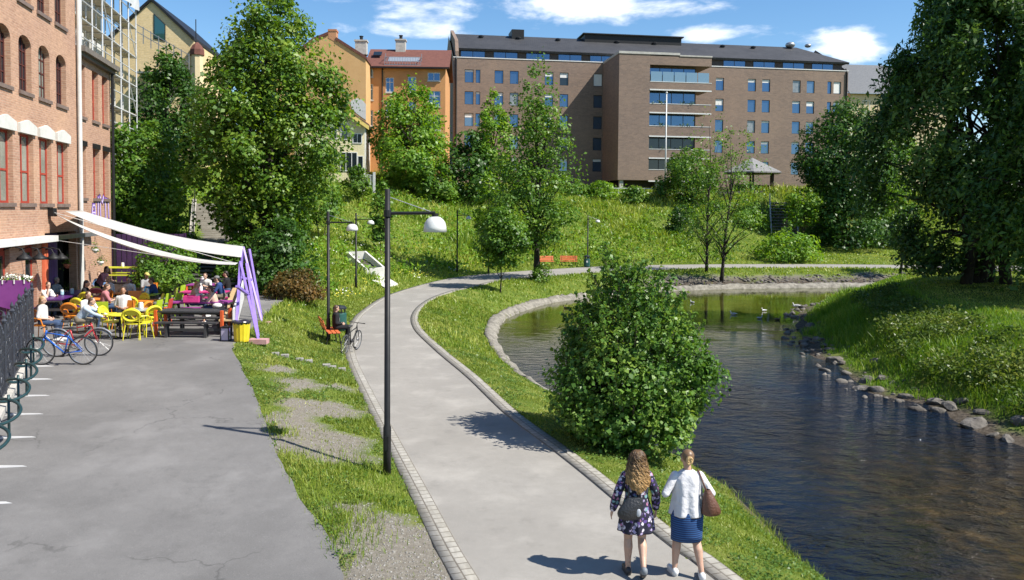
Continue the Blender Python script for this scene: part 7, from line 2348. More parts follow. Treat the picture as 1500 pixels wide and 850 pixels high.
M1 = A_.lerp(B_, .12)
sheet('canvas', M1 + Vector((.3, 0, .05)), Cc.lerp(Dd, .35), Dd + Vector((0, 0, .05)), B_ + Vector((0, 0, .12)), .28, par=sail, mt=cv_)
sheet('canvas', A_, Cc + Vector((-.1, -.2, -.05)), Cc.lerp(Dd, .22) + Vector((-.1, 0, -.12)), A_.lerp(B_, .2) + Vector((.1, 0, -.18)), .5, par=sail, mt=cv_, ripple=.06)
m_ = MB(); m_.tube([A_ + Vector((-.1, 0, .08)), A_, Cc + Vector((-.1, -.2, 0))], .012, 5); m_.tube([A_ + Vector((0, 0, -1.0)), Cc + Vector((-.6, -.6, -.0))], .01, 5); m_.build('cord', MATS['white_paint'], sail)
m_ = MB(); m_.box(tuple(A_ + Vector((-.05, 0, 0))), (.25, .25, .3)); m_.build('bracket', MATS['dark_metal'], sail)
for k, (top, f1, f2, dz_, lb) in enumerate(((Cc, C(379, 498), C(345, 493), 0, 'near lilac timber trestle holding the front corner of the awning'), (Dd, C(384, 470), C(347, 470), 0, 'rear lilac timber trestle holding the back corner of the awning'))):
    t = thing('awning_trestle', lb, 'trestle', (f2.x, f2.y, f2.z), group='lilac trestles of the awning')
    tp = Vector((top.x, top.y, top.z + .03))
    if k: f1 = Vector((f1.x, f1.y, h1(f1.x, f1.y)))
    for a_, nm in ((f1, 'strut'), (f2, 'post')):
        m_ = MB(); m_.bar((a_.x, a_.y, a_.z - .05), tuple(tp), .075, .06); m_.build(nm, lil, t)
    m_ = MB(); m_.bar((f2.x + .02, f2.y + .1, f2.z + 1.55), tuple(f1.lerp(tp, .56)), .1, .07); m_.build('crosspiece', lil, t)
    m_ = MB(); m_.bar((f1.x - .3, f1.y + .9, f1.z - .05), (tp.x + .1, tp.y + .35, tp.z - .1), .09, .09); m_.build('strut', lil, t)
    m_ = MB(); m_.box((f1.x, f1.y, f1.z - .04), (.55, .32, .14)); m_.build('foot_block', mat('pink_concrete', (.42, .22, .22), (.5, .3, .29), scale=5), t)
# yellow bin
p = C(354, 500)
t = thing('yellow_bin', 'bright yellow tub bin with black liner at the foot of the trestle', 'bin', tuple(p))
n = 26; m_ = MB()
prof = [(.205, 0), (.215, .05), (.25, .56), (.265, .58)]
vs = [((r + .006 * (-1) ** k) * math.cos(6.2832 * k / n), (r + .006 * (-1) ** k) * math.sin(6.2832 * k / n), z) for r, z in prof for k in range(n)]
m_.add(vs, [(i * n + k, i * n + (k + 1) % n, (i + 1) * n + (k + 1) % n, (i + 1) * n + k) for i in range(3) for k in range(n)] + [tuple(range(n - 1, -1, -1))])
m_.build('tub', mat('yellow_plastic', (.62, .47, .015), (.68, .53, .03), rough=.35, scale=3), t, world=False)
m_ = MB(); m_.tube([(.26 * math.cos(a), .26 * math.sin(a), .585 + .012 * math.sin(5 * a)) for a in [k * 6.2832 / 24 for k in range(24)]], .03, 6, closed=True); m_.lathe([(.245, .52), (.255, .6)], (0, 0, 0), 20); m_.build('liner', mat('black_plastic', (.02, .02, .022), rough=.35), t, world=False)

# picnic tables
def picnic(label, c, rz, W_, topm, legm, group=None, name='picnic_table', D_=.72, seats=True):
    t = thing(name, label, 'table', tuple(c), rz, group)
    m_ = MB()
    for k in range(5): m_.box((0, (k - 2) * D_ / 5, .75), (W_, D_ / 5 - .012, .04))
    m_.build('tabletop', topm, t, world=False)
    if seats:
        for s in (-1, 1):
            m_ = MB(); m_.box((0, s * .62, .45), (W_, .13, .04)); m_.box((0, s * .76, .45), (W_, .12, .04)); m_.build('seat', topm, t, world=False)
    for x in (-W_ / 2 + .04, W_ / 2 - .04):
        for s in (-1, 1):
            m_ = MB(); m_.bar((x, s * .62, 0), (x, s * .28, .73), .08, .06, up=(1, 0, 0)); m_.build('leg', legm, t, world=False)
        m_ = MB()
        if seats: m_.box((x, 0, .4), (.07, 1.6, .08))
        m_.box((x, 0, .70), (.07, D_ - .02, .06)); m_.build('crossbar', legm, t, world=False)
    m_ = MB(); m_.box((0, 0, .4), (W_ - .1, .05, .07)); m_.build('stretcher', legm, t, world=False)
    return t
orp = mat('orange_red_paint', (.58, .09, .02), (.64, .12, .03), rough=.45, scale=5)
p = C(277, 493)
# the near black table: square frame on four orange posts
t = thing('picnic_table', 'black topped table with orange red corner posts nearest the courtyard', 'table', (p.x, p.y + .35, p.z))
blk = mat('black_boards', (.028, .028, .03), (.05, .05, .052), rough=.55, scale=4)
m_ = MB()
for k in range(5): m_.box((0, (k - 2) * .15, .76), (1.98, .138, .045))
m_.build('tabletop', blk, t, world=False)
for x in (-1.02, 1.02):
    for y in (-.36, .36):
        m_ = MB(); m_.box((x, y, .4), (.09, .09, .82)); m_.build('leg', orp, t, world=False, bevel=.008)
for y in (-.55, .62):
    m_ = MB(); m_.box((0, y, .45), (1.9, .26, .045)); m_.build('seat', blk, t, world=False)
    m_ = MB(); [m_.box((x, y, .22), (.07, .2, .43)) for x in (-.6, .6)]; m_.build('seat_support', blk, t, world=False)
m_ = MB(); m_.box((0, -.3, .2), (1.95, .05, .08)); m_.box((0, 0, .68), (1.95, .08, .09)); m_.build('stretcher', blk, t, world=False)
pur = mat('magenta_paint', (.26, .04, .24), (.32, .06, .29), rough=.4, scale=5)
mgd = mat('pink_paint', (.52, .03, .19), (.58, .05, .23), rough=.4, scale=5)
p = C(296, 474); picnic('purple picnic table behind the black topped table', p, .06, 1.9, pur, blk)
p = C(300, 456); picnic('pink picnic table in the middle row near the trestles', p, .06, 1.7, mgd, blk)
p = C(305, 443); picnic('far purple picnic table close to the dark stairs', p, .06, 1.6, pur, orp)
p = C(98, 462); picnic('long dark violet picnic table along the factory wall', p, math.pi / 2 + .2, 3.4, mat('deep_violet_paint', (.07, .016, .13), (.1, .025, .17), rough=.4), blk)
yel = mat('lemon_paint', (.50, .52, .03), (.56, .58, .05), rough=.4, scale=5)
a0 = at(167, 405, 37.2)
picnic('lemon yellow picnic table raised on the dark deck', (a0.x, 37.1, 1.41), 0.05, 2.0, yel, blk)
# pink crate on the purple table, lunch box
p = C(272, 478)
t = thing('pink_crate', 'bright pink open crate standing on the purple picnic table', 'crate', (p.x + .1, p.y + .35, p.z + .775), .1)
m_ = MB(); [m_.box(c_, d_) for c_, d_ in (((0, 0, .02), (.5, .4, .03)), ((-.245, 0, .12), (.02, .4, .2)), ((.245, 0, .12), (.02, .4, .2)), ((0, -.2, .12), (.5, .02, .2)), ((0, .2, .12), (.5, .02, .2)))]; m_.build('tray', mgd, t, world=False)
m_ = MB(); [m_.box((0, y, .2), (.16, .026, .05)) for y in (-.205, .205)]; m_.build('handle', MATS['pink_paint'], t, world=False)
# timber bench row at the trestles
a_, b_ = C(326, 492), C(345, 438)
t = thing('plank_bench', 'long pale plank bench beside the lilac trestles', 'bench', (a_.x, a_.y, a_.z))
tim = mat('pale_timber', (.42, .30, .15), (.50, .37, .2), rough=.7, scale=5)
d_ = (b_ - a_); d_.z = 0; L_ = d_.length; dn_ = d_.normalized(); sd_ = Vector((dn_.y, -dn_.x, 0))
for k in range(5):
    f0, f1 = a_ + dn_ * (L_ * k / 5 + .02), a_ + dn_ * (L_ * (k + 1) / 5 - .02)
    m_ = MB(); m_.bar(f0 + sd_ * .1 + Vector((0, 0, .47)), f1 + sd_ * .1 + Vector((0, 0, .47)), .42, .045); m_.build('seat_plank', tim, t)
m_ = MB(); m_.bar(a_ + sd_ * .33 + Vector((0, 0, .42)), b_ + sd_ * .33 + Vector((0, 0, .42)), .06, .8); m_.build('back_board', MATS['white_paint'], t)
for k in range(4):
    f = a_ + dn_ * (.15 + (L_ - .3) * k / 3); m_ = MB(); [m_.bar(f + sd_ * s + Vector((0, 0, 0)), f + sd_ * s + Vector((0, 0, .45)), .05) for s in (-.05, .25)]; m_.build('leg', MATS['dark_metal'], t)
p = C(331, 499)
t = thing('lantern', 'black framed glass lantern on the ground by the plank bench', 'lantern', tuple(p))
m_ = MB(); [m_.box((x, y, .2), (.025, .025, .4)) for x in (-.12, .12) for y in (-.12, .12)]; m_.box((0, 0, .41), (.27, .27, .03)); m_.box((0, 0, .012), (.27, .27, .024)); m_.build('frame', MATS['dark_metal'], t, world=False)
m_ = MB(); m_.box((0, 0, .2), (.22, .22, .36)); m_.build('pane', glass('lantern_glass', (.5, .45, .6), .1, .3), t, world=False)
m_ = MB(); m_.tube([(-.08, 0, .42), (0, 0, .5), (.08, 0, .42)], .01, 5); m_.build('handle', MATS['dark_metal'], t, world=False)

# chairs and small tables
CHC = {'yellow': mat('yellow_chair_paint', (.62, .56, .02), (.66, .6, .04), rough=.35, scale=4), 'lime': mat('lime_chair_paint', (.34, .52, .02), (.4, .57, .04), rough=.35, scale=4), 'orange': mat('orange_chair_paint', (.66, .20, .015), (.7, .25, .03), rough=.35, scale=4), 'red': mat('red_chair_paint', (.5, .05, .03), (.55, .08, .04), rough=.35, scale=4), 'blue': mat('blue_chair_paint', (.02, .22, .5), (.04, .28, .55), rough=.35, scale=4), 'pink': mat('coral_chair_paint', (.6, .1, .1), (.65, .14, .13), rough=.35, scale=4)}
def chair(label, c, rz, col, kind='round', group='bright cafe chairs'):
    m = CHC[col]
    t = thing('cafe_chair', label, 'chair', tuple(c), rz, group, (1.12, 1.12, 1.08))
    m_ = MB()
    sp = [(.21 * math.copysign(abs(math.cos(a)) ** .6, math.cos(a)), .20 * math.copysign(abs(math.sin(a)) ** .6, math.sin(a))) for a in [k * 6.2832 / 20 for k in range(20)]]
    m_.prism(sp, .435, .465); m_.build('seat', m, t, world=False)
    m_ = MB()
    if kind == 'round':
        n = 22; o_ = [(.215 * math.cos(a), -.2 - .05 * math.sin(a) * .9 - .03, .70 + .16 * math.sin(a)) for a in [k * 6.2832 / n for k in range(n)]]
        m_.tube(o_, .038, 6, closed=True)
        m_.slab([(.19 * math.cos(a), -.235 - .045 * math.sin(a), .77 + .09 * math.sin(a)) for a in [k * 6.2832 / 16 for k in range(16)]], .012, (0, -1, .2))
    else:
        m_.box((0, -.235, .70), (.40, .022, .30), M=Matrix.Rotation(.16, 3, 'X'))
    m_.build('backrest', m, t, world=False)
    m_ = MB()
    for x in (-.18, .18): m_.tube([(x, -.17, .44), (x * 1.04, -.21, .6), (x * .8, -.25, .84)], .014, 5)
    m_.build('back_frame', m, t, world=False)
    for x, y in ((-1, 1), (1, 1), (-1, -1), (1, -1)):
        m_ = MB(); m_.tube([(x * .17, y * .16, .44), (x * .22, y * .22, 0)], [.015, .012], 6); m_.build('leg', m, t, world=False)
    if kind == 'round':
        m_ = MB()
        for x in (-.22, .22): m_.tube([(x, -.2, .66), (x * 1.1, .0, .66), (x * 1.08, .12, .62), (x * .95, .16, .45)], .016, 6)
        m_.build('armrest', m, t, world=False)
    return t
def cafe_table(label, c, col, kind='square', rz=0.0):
    t = thing('cafe_table', label, 'table', tuple(c), rz, 'small cafe tables')
    m_ = MB()
    if kind == 'round': m_.lathe([(.36, .715), (.38, .72), (.38, .74), (.36, .745)], (0, 0, 0), 24)
    else: m_.box((0, 0, .73), (.72, .72, .03))
    m_.build('tabletop', col, t, world=False)
    m_ = MB(); m_.tube([(0, 0, .02), (0, 0, .715)], .03, 8); m_.build('pillar', MATS['dark_metal'], t, world=False)
    m_ = MB(); [m_.bar((0, 0, .03), (.3 * math.cos(a), .3 * math.sin(a), .015), .04, .03) for a in (.78, 2.36, 3.93, 5.5)]; m_.build('foot', MATS['dark_metal'], t, world=False)
    return t
E = -math.pi / 2
for lb, px, py, rz, col, kind in (
    ('yellow round backed chair right behind the parked bicycles', 164, 494, E, 'yellow', 'round'),
    ('yellow round backed chair facing away at the front of the terrace', 196, 497, .2, 'yellow', 'round'),
    ('yellow armchair beside the black topped table, turned to the courtyard', 218, 492, 1.0, 'yellow', 'round'),
    ('orange chair carrying the man in the white tee', 181, 482, math.pi - .3, 'orange', 'square'),
    ('lime square backed chair behind the front yellow armchair', 222, 480, math.pi / 2, 'lime', 'square'),
    ('lime square backed chair at the middle tables', 236, 467, math.pi / 2, 'lime', 'square'),
    ('lime square backed chair farthest toward the dark stairs', 247, 458, math.pi / 2 + .2, 'lime', 'square'),
    ('dark green tinted lime chair at the back beside the orange bench end', 258, 452, math.pi / 2, 'lime', 'square'),
    ('lime square backed chair next to the sitter in the pale shirt', 150, 482, .3, 'lime', 'square'),
    ('orange chair behind the red bicycle saddle', 142, 486, -.5, 'orange', 'round'),
    ('yellow chair back above the orange chairs', 133, 466, -.2, 'yellow', 'round'),
    ('orange round backed chair in front of the violet long table', 108, 486, 0, 'orange', 'round'),
    ('yellow chair tucked at the violet long table', 122, 477, -.3, 'yellow', 'round'),
    ('orange round chair with the woman in the white tee at the fence', 61, 500, E, 'orange', 'round'),
    ('coral round chair near the fair haired guest', 140, 458, .5, 'pink', 'round'),
    ('orange chair in the second row by the coral chair', 152, 463, 2.2, 'orange', 'square'),
    ('blue chair in the shade below the deck', 182, 452, 2.9, 'blue', 'square'),
    ('second blue chair beside the man with the yellow cap', 208, 455, 2.6, 'blue', 'square'),
    ('orange chair in the middle row behind the white tee', 196, 464, 3.4, 'orange', 'square'),
    ('yellow round chair behind the middle table', 202, 470, 2.6, 'yellow', 'round'),
    ('orange tall chair right of the seated man in white', 205, 484, 1.4, 'orange', 'round'),
    ('red chair at the back right near the lime chairs', 238, 478, 1.7, 'red', 'square'),
    ('yellow chair left of the black topped table end post', 208, 496, -.6, 'yellow', 'round'),
    ('yellow chair in the second row behind the orange bench post', 226, 470, 1.9, 'yellow', 'round'),
    ('yellow chair at the middle table facing the dark stairs', 190, 474, .4, 'yellow', 'round'),
    ('yellow round chair between the two orange tables', 166, 466, -.9, 'yellow', 'round'),
    ('yellow chair beside the coral chair at the back', 132, 456, 1.2, 'yellow', 'round'),
    ('lime chair between the lime row and the purple tables', 252, 466, 1.5, 'lime', 'square'),
    ('orange chair at the back row under the yellow cap', 218, 448, 3.0, 'orange', 'square')):
    chair(lb, C(px, py), rz, col, kind)
tabs = [('orange square table at the front row', 150, 468, CHC['orange'], 'square'), ('glass grey square table beside the seated man in white', 207, 487, mat('grey_tabletop', (.38, .44, .42), rough=.2), 'square'), ('orange square table in the second row', 212, 471, CHC['orange'], 'square'), ('green square table in the back row', 216, 460, CHC['lime'], 'square'), ('orange table by the fair haired guest', 170, 458, CHC['orange'], 'square'), ('yellow round table in front of the red bicycle', 176, 496, CHC['yellow'], 'round')]
for lb, px, py, m_t, kd in tabs: cafe_table(lb, C(px, py), m_t, kd, .1)
# cups, jars and flower pots on the tables
def jar(label, p, m, s=1.0, name='jar', cat='jar'):
    t = thing(name, label, cat, tuple(p), 0, 'cups and jars on the cafe tables', (s, s, s))
    m_ = MB(); m_.lathe([(.05, 0), (.06, .02), (.06, .13), (.05, .15)], (0, 0, 0), 12); m_.build('body', m, t, world=False)
    m_ = MB(); m_.lathe([(.055, .15), (.055, .17), (.02, .18)], (0, 0, 0), 12); m_.build('lid', MATS['white_paint'], t, world=False)
    return t
cupw = mat('cup_white', (.72, .72, .7), rough=.3); cupb = mat('cup_blue', (.35, .55, .62), rough=.3); cupp = mat('cup_pink', (.6, .2, .4), rough=.3)
P0 = C(98, 462)
for k, (lb, dx, dy, z, m_, s) in enumerate((('pale blue jar at the near end of the violet long table', .0, -.3, .775, cupb, 1.1), ('second pale blue jar beside the first on the violet table', .14, .1, .775, cupb, 1.2), ('white cup with straw on the violet long table', -.1, -.8, .775, cupw, 1.2))):
    jar(lb, (P0.x + dx, P0.y + dy, P0.z + z), m_, s)
q = C(296, 474); jar('white jar with pink label on the purple picnic table', (q.x - .1, q.y - .1, q.z + .775), cupw, 1.4)
q = C(300, 456); jar('white jar on the pink picnic table', (q.x - .15, q.y, q.z + .775), cupw, 1.2)
q = C(207, 487); jar('tall white jar on the glass grey table', (q.x, q.y, q.z + .75), cupw, 1.2)
q = C(216, 460); jar('white jar on the green back table', (q.x, q.y, q.z + .75), cupw, 1.2)
jar('first white jar on the lemon yellow picnic table', (a0.x - .35, 37.1, 2.19), cupw, 1.2); jar('second white jar on the lemon yellow picnic table', (a0.x + .45, 37.1, 2.19), cupw, 1.1)
q = C(305, 443); jar('white takeaway box on the far purple picnic table', (q.x - .2, q.y, q.z + .775), cupw, 1.8)
# violet screen with curved lower panel at the left frame edge
s0, s1 = at(-30, 470, 23.2), at(48, 470, 23.6)
t = thing('violet_screen', 'purple screen panel with rounded corner and dark scrolled lower part', 'screen', (s1.x, s1.y, .9))
zt_ = at(20, 411, 23.4).z
WS = Wall((s0.x, s0.y), (s1.x - s0.x, s1.y - s0.y)); Lw = (s1 - s0).length
m_ = MB()
top = [(0, zt_), (Lw - .18, zt_), (Lw - .06, zt_ - .06), (Lw, zt_ - .2), (Lw, zt_ - .92)]
low = [(Lw * (1 - u), zt_ - .92 + .06 * u + .38 * max(0, u - .25)) for u in (.12, .3, .5, .7, .85, 1.0)]
WS.poly(m_, (top + low)[::-1], .05, .05); m_.build('panel', vio_l, t)
m_ = MB()
n = 14
for k in range(n):
    u0, u1 = Lw * k / n, Lw * (k + 1) / n; WS.box(m_, u0, u1 - .01, -.06 - .03 * (k % 2), .0 - .03 * (k % 2), .7, zt_ - .55)
m_.build('pleated_panel', mat('plum_boards', (.085, .01, .075), (.11, .02, .1), rough=.5), t)
m_ = MB()
for k in range(4):
    cu = Lw * (.12 + .25 * k)
    for r_, zz in ((.2, 1.55), (.14, 1.15), (.1, 1.82)):
        m_.tube([Vector(WS.P(cu + r_ * math.cos(a), .03, zz + r_ * math.sin(a))) for a in [j * 6.2832 / 16 for j in range(16)]], .022, 5, closed=True)
m_.build('scrolls', mat('black_iron', (.014, .015, .02), rough=.4), t)
m_ = MB(); [WS.box(m_, u, u + .03, .06, .075, zt_ - .1, zt_ + .02) for u in (Lw * .44, Lw * .66, Lw * .85)]; m_.build('clips', MATS['white_paint'], t)
for k, (px, lb) in enumerate(((14, 'white flowering pot plant on top of the violet screen'), (36, 'smaller white flower pot at the screen corner'))):
    p = at(px, 409, 23.5)
    t = thing('flower_pot', lb, 'flower pot', (p.x, p.y + .1, zt_ - .05), 0, 'flower pots on the violet screen')
    m_ = MB(); m_.lathe([(.08, -.12), (.1, .02), (.09, .03)], (0, 0, 0), 12); m_.build('pot', mat('terracotta', (.3, .12, .06)), t, world=False)
    rr = np.random.default_rng(k); P_ = rr.normal(size=(160 if k == 0 else 70, 3)) * np.array([.13, .08, .06]) * (1 if k == 0 else .6) + np.array([0, 0, .13])
    V, F_ = leaf_quads(P_, unit(rr.normal(size=P_.shape) + np.array([0, -.5, .8])), .06, rr, .8); npmesh('blossoms', V, F_, wf, t, world=False)
    P_ = rr.normal(size=(80, 3)) * np.array([.13, .08, .05]) * (1 if k == 0 else .6) + np.array([0, 0, .06])
    V, F_ = leaf_quads(P_, unit(rr.normal(size=P_.shape) + np.array([0, -.5, .8])), .07, rr, .6); npmesh('leaves', V, F_, LM_mid, t, world=False)
# hanging baskets by the entrance
for px, py, lb in ((120, 366, 'hanging pot with pale flowers under the service duct'), (128, 384, 'round pale lantern pot hanging beside the drainpipe'), (77, 388, 'dark hanging basket in the cafe entrance')):
    u, z = W8.hit(px, py); p = Vector(W8.P(u, .5, z))
    t = thing('hanging_pot', lb, 'hanging pot', tuple(p), 0, 'hanging pots at the cafe entrance')
    m_ = MB(); m_.lathe([(.04, -.14), (.13, -.04), (.14, .02), (.12, .03)], (0, 0, 0), 12); m_.build('pot', MATS['terracotta'] if 'dark' in lb else cupw, t, world=False)
    m_ = MB(); [m_.tube([(.12 * math.cos(a), .12 * math.sin(a), .02), (0, 0, .55)], .005, 4) for a in (0, 2.1, 4.2)]; m_.build('chain', MATS['dark_metal'], t, world=False)
    rr = np.random.default_rng(int(px)); P_ = rr.normal(size=(70, 3)) * .1 + np.array([0, 0, .08]); V, F_ = leaf_quads(P_, unit(rr.normal(size=P_.shape)), .08, rr, .6); npmesh('leaves', V, F_, LM_mid, t, world=False)

# wrought iron fence along the left
fa, fb2 = G(48, 520, .85), G(-60, 690, .55)
d_ = Vector((fb2.x - fa.x, fb2.y - fa.y, 0)); L_ = d_.length; dn_ = d_.normalized()
iron = mat('blue_black_iron', (.022, .026, .036), (.04, .045, .058), rough=.4, scale=8)
t = thing('iron_fence', 'blue black wrought iron fence with scrolled panels and crested tops', 'fence', (fa.x, fa.y, .8))
npan = 8; pw = L_ / npan
def fz(s): 
    q = fa + dn_ * s; return float(zc_f(q.x, q.y))
for k in range(npan + 1):
    s_ = k * pw; q = fa + dn_ * s_; z = fz(s_)
    m_ = MB(); m_.box((q.x, q.y, z + .8), (.06, .06, 1.8)); m_.lathe([(.05, 0), (.07, .05), (.03, .1), (.045, .16), (.005, .26)], (q.x, q.y, z + 1.68), 8); m_.build('post', iron, t)
    if k == npan: break
    m_ = MB()
    def FP_(u, zz): 
        q = fa + dn_ * (s_ + u); return Vector((q.x, q.y, fz(s_ + u) + zz))
    for zz in (.18, .95, 1.28): m_.bar(FP_(.04, zz), FP_(pw - .04, zz), .03, .035)
    nb2 = 8
    for j in range(1, nb2):
        u = pw * j / nb2; top_ = 1.36 + .34 * math.sin(math.pi * j / nb2) ** 1.5
        m_.bar(FP_(u, .1), FP_(u, top_), .02); p_ = FP_(u, top_); m_.lathe([(.012, 0), (.03, .05), (.003, .13)], p_, 6)
    m_.build('panel', iron, t)
    m_ = MB()
    for (cu, cz, r_) in ((.28, .5, .17), (.72, .5, .17), (.5, .74, .13), (.5, .35, .12), (.3, 1.12, .12), (.7, 1.12, .12), (.5, 1.45, .13)):
        sp_ = []
        for i_ in range(20):
            a = i_ / 19 * 9.0; r2 = r_ * (1 - .65 * i_ / 19); sp_.append(FP_(pw * cu + r2 * math.cos(a), cz + r2 * math.sin(a)))
        m_.tube(sp_, .015, 4)
    m_.build('scrolls', iron, t)
m_ = MB()
n = 16
for k in range(n):
    a_, b_ = fa + dn_ * (L_ * k / n), fa + dn_ * (L_ * (k + 1) / n); m_.bar((a_.x, a_.y, fz(L_ * k / n) + .02), (b_.x, b_.y, fz(L_ * (k + 1) / n) + .02), .28, .2)
m_.build('plinth', MATS['concrete'], t)

# spiral bicycle rack
bases = [C(58, 537), C(55, 556), C(49, 580), C(38, 607), C(25, 641), C(9, 684), C(-16, 738)]
bases = [Vector(b) + Vector((-.15, 0, 0)) for b in bases]
t = thing('bicycle_rack', 'dark green spiral tube bicycle rack on slim posts', 'bicycle rack', tuple(bases[0]))
gr_ = mat('green_tube', (.018, .05, .055), (.03, .07, .075), rough=.3, metal=.3, scale=4)
pts = []
for k in range(len(bases) - 1):
    a_, b_ = bases[k], bases[k + 1]
    for i_ in range(20):
        u = i_ / 20; p_ = a_.lerp(b_, u); an = 2 * math.pi * u
        side = Vector((1, .5, 0)).normalized()
        pts.append(p_ + Vector((0, 0, .62)) + side * .24 * math.sin(an) + Vector((0, 0, .11 * math.cos(an))))
m_ = MB(); m_.tube(pts, .03, 8); m_.build('spiral', gr_, t, smooth=True)
for b in bases:
    m_ = MB(); m_.tube([b - Vector((0, 0, .1)), b + Vector((0, 0, .82))], .026, 8); m_.build('post', gr_, t, smooth=True)
    m_ = MB(); z = b.z + .006
    m_.prism([(b.x - .22, b.y - .12), (b.x + .5, b.y + .02), (b.x - .1, b.y + .3)], b.z - .05, z); m_.build('foot_plate', mat('pale_screed', (.42, .42, .42), (.5, .5, .5), scale=6), t)

# bicycles
def bicycle(label, loc, rz, frame_c, wheel_r=.345, tilt=0.0, guards=False, basket=False):
    t = thing('bicycle', label, 'bicycle', tuple(loc), rz)
    t.rotation_euler = (tilt, 0, rz)
    fm = frame_c; R_ = wheel_r; ax = .52
    for sx in (-1, 1):
        c = Vector((sx * ax, 0, R_))
        m_ = MB(); m_.tube([c + Vector((math.cos(a) * R_ * .955, 0, math.sin(a) * R_ * .955)) for a in [k * 6.2832 / 36 for k in range(36)]], .017, 7, closed=True); w_ = m_.build('wheel', mat('tyre_rubber', (.02, .02, .02), rough=.8), t, smooth=True, world=False)
        m_ = MB(); m_.tube([c + Vector((math.cos(a) * R_ * .89, 0, math.sin(a) * R_ * .89)) for a in [k * 6.2832 / 36 for k in range(36)]], .011, 6, closed=True); m_.build('rim', MATS['grey_metal'], t, world=False).parent = w_
        m_ = MB()
        for k in range(18):
            a = k * 6.2832 / 18; m_.tube([c + Vector((.018 * math.cos(a + 1.2), (-1) ** k * .025, .018 * math.sin(a + 1.2))), c + Vector((math.cos(a) * R_ * .88, 0, math.sin(a) * R_ * .88))], .0022, 4)
        m_.tube([c + Vector((0, -.05, 0)), c + Vector((0, .05, 0))], .02, 8); m_.build('spokes', MATS['grey_metal'], t, world=False).parent = w_
        if guards:
            m_ = MB(); m_.tube([c + Vector((math.cos(a) * (R_ + .025), 0, math.sin(a) * (R_ + .025))) for a in [(.15 + k * .22) if sx < 0 else (.6 + k * .17) for k in range(13)]], .02, 6); m_.build('mudguard', MATS['grey_metal'], t, world=False)
    bb = Vector((-.07, 0, R_ - .06)); st_ = Vector((-.2, 0, R_ + .46)); hd = Vector((.36, 0, R_ + .47)); hl = Vector((.39, 0, R_ + .36)); fr_, rr_ = Vector((ax, 0, R_)), Vector((-ax, 0, R_))
    m_ = MB()
    m_.tube([bb, st_ - (st_ - bb) * .12], .019, 8); m_.tube([st_ - (st_ - bb) * .16, hd], .018, 8); m_.tube([bb, hl], .021, 8); m_.tube([hl + Vector((.012, 0, -.05)), hd + Vector((-.02, 0, .06))], .022, 8)
    for y in (-.045, .045):
        m_.tube([rr_ + Vector((0, y, 0)), st_ - (st_ - bb) * .16 + Vector((0, y * .3, 0))], .009, 6); m_.tube([rr_ + Vector((0, y, 0)), bb + Vector((0, y * .5, 0))], .01, 6)
    m_.build('frame', fm, t, smooth=True, world=False)
    m_ = MB()
    for y in (-.05, .05): m_.tube([hl + Vector((.012, y, -.03)), hl + Vector((.05, y, -.16)), fr_ + Vector((0, y, 0))], [.014, .013, .009], 6)
    m_.build('fork', fm, t, smooth=True, world=False)
    m_ = MB(); m_.tube([hd + Vector((-.02, 0, .05)), hd + Vector((-.03, 0, .13)), hd + Vector((.03, 0, .15))], .014, 6)
    m_.tube([hd + Vector((-.05, -.3, .17)), hd + Vector((.02, -.2, .15)), hd + Vector((.03, 0, .15)), hd + Vector((.02, .2, .15)), hd + Vector((-.05, .3, .17))], .012, 6)
    hb = m_.build('handlebar', MATS['dark_metal'], t, smooth=True, world=False)
    m_ = MB(); [m_.tube([hd + Vector((-.05, y * .3, .17)), hd + Vector((.0, y * .22, .155))], .018, 6) for y in (-1, 1)]; m_.build('grip', mat('black_rubber', (.02, .02, .022), rough=.7), t, world=False).parent = hb
    m_ = MB(); m_.tube([st_ - (st_ - bb) * .14, st_ + (st_ - bb).normalized() * .1], .013, 6); m_.build('seat_post', MATS['grey_metal'], t, world=False)
    sp = st_ + (st_ - bb).normalized() * .12
    m_ = MB(); m_.ell(sp + Vector((-.06, 0, .01)), (.11, .075, .035), 12); m_.ell(sp + Vector((.07, 0, .005)), (.11, .032, .026), 10); m_.build('saddle', MATS['black_rubber'], t, smooth=True, world=False)
    m_ = MB(); m_.tube([bb + Vector((math.cos(a) * .085, -.045, math.sin(a) * .085)) for a in [k * 6.2832 / 18 for k in range(18)]], .008, 5, closed=True)
    m_.tube([bb + Vector((.0, -.06, 0)), bb + Vector((.12, -.07, -.11))], .01, 5); m_.tube([bb + Vector((0, .06, 0)), bb + Vector((-.12, .07, .11))], .01, 5)
    m_.box(bb + Vector((.12, -.12, -.115)), (.09, .08, .022)); m_.box(bb + Vector((-.12, .12, .115)), (.09, .08, .022))
    m_.tube([bb + Vector((0, -.045, .085)), rr_ + Vector((0, -.045, .035))], .004, 4); m_.tube([bb + Vector((0, -.045, -.085)), rr_ + Vector((0, -.045, -.035))], .004, 4)
    m_.build('crankset', MATS['dark_metal'], t, world=False)
    if guards:
        m_ = MB(); [m_.tube([rr_ + Vector((0, y, 0)), rr_ + Vector((-.08, y, R_ + .09)), rr_ + Vector((.24, y, R_ + .1))], .007, 5) for y in (-.06, .06)]; [m_.tube([rr_ + Vector((x, -.06, R_ + .09)), rr_ + Vector((x, .06, R_ + .09))], .006, 5) for x in (-.05, .05, .15)]; m_.build('rack', MATS['dark_metal'], t, world=False)
    return t
def paint(n, c):
    m = mat(n, c, rough=.25, metal=.2); m.node_tree.nodes['Principled BSDF'].inputs['Coat Weight'].default_value = .6; return m
p1, p2 = C(59, 535), C(124, 534.5)
mid = (Vector(p1) + Vector(p2)) / 2
bicycle('bright blue bicycle leaning across the spiral rack', mid, math.pi + math.atan2((p2 - p1).y, (p2 - p1).x), paint('blue_enamel', (.02, .12, .5)), .37, -.08)
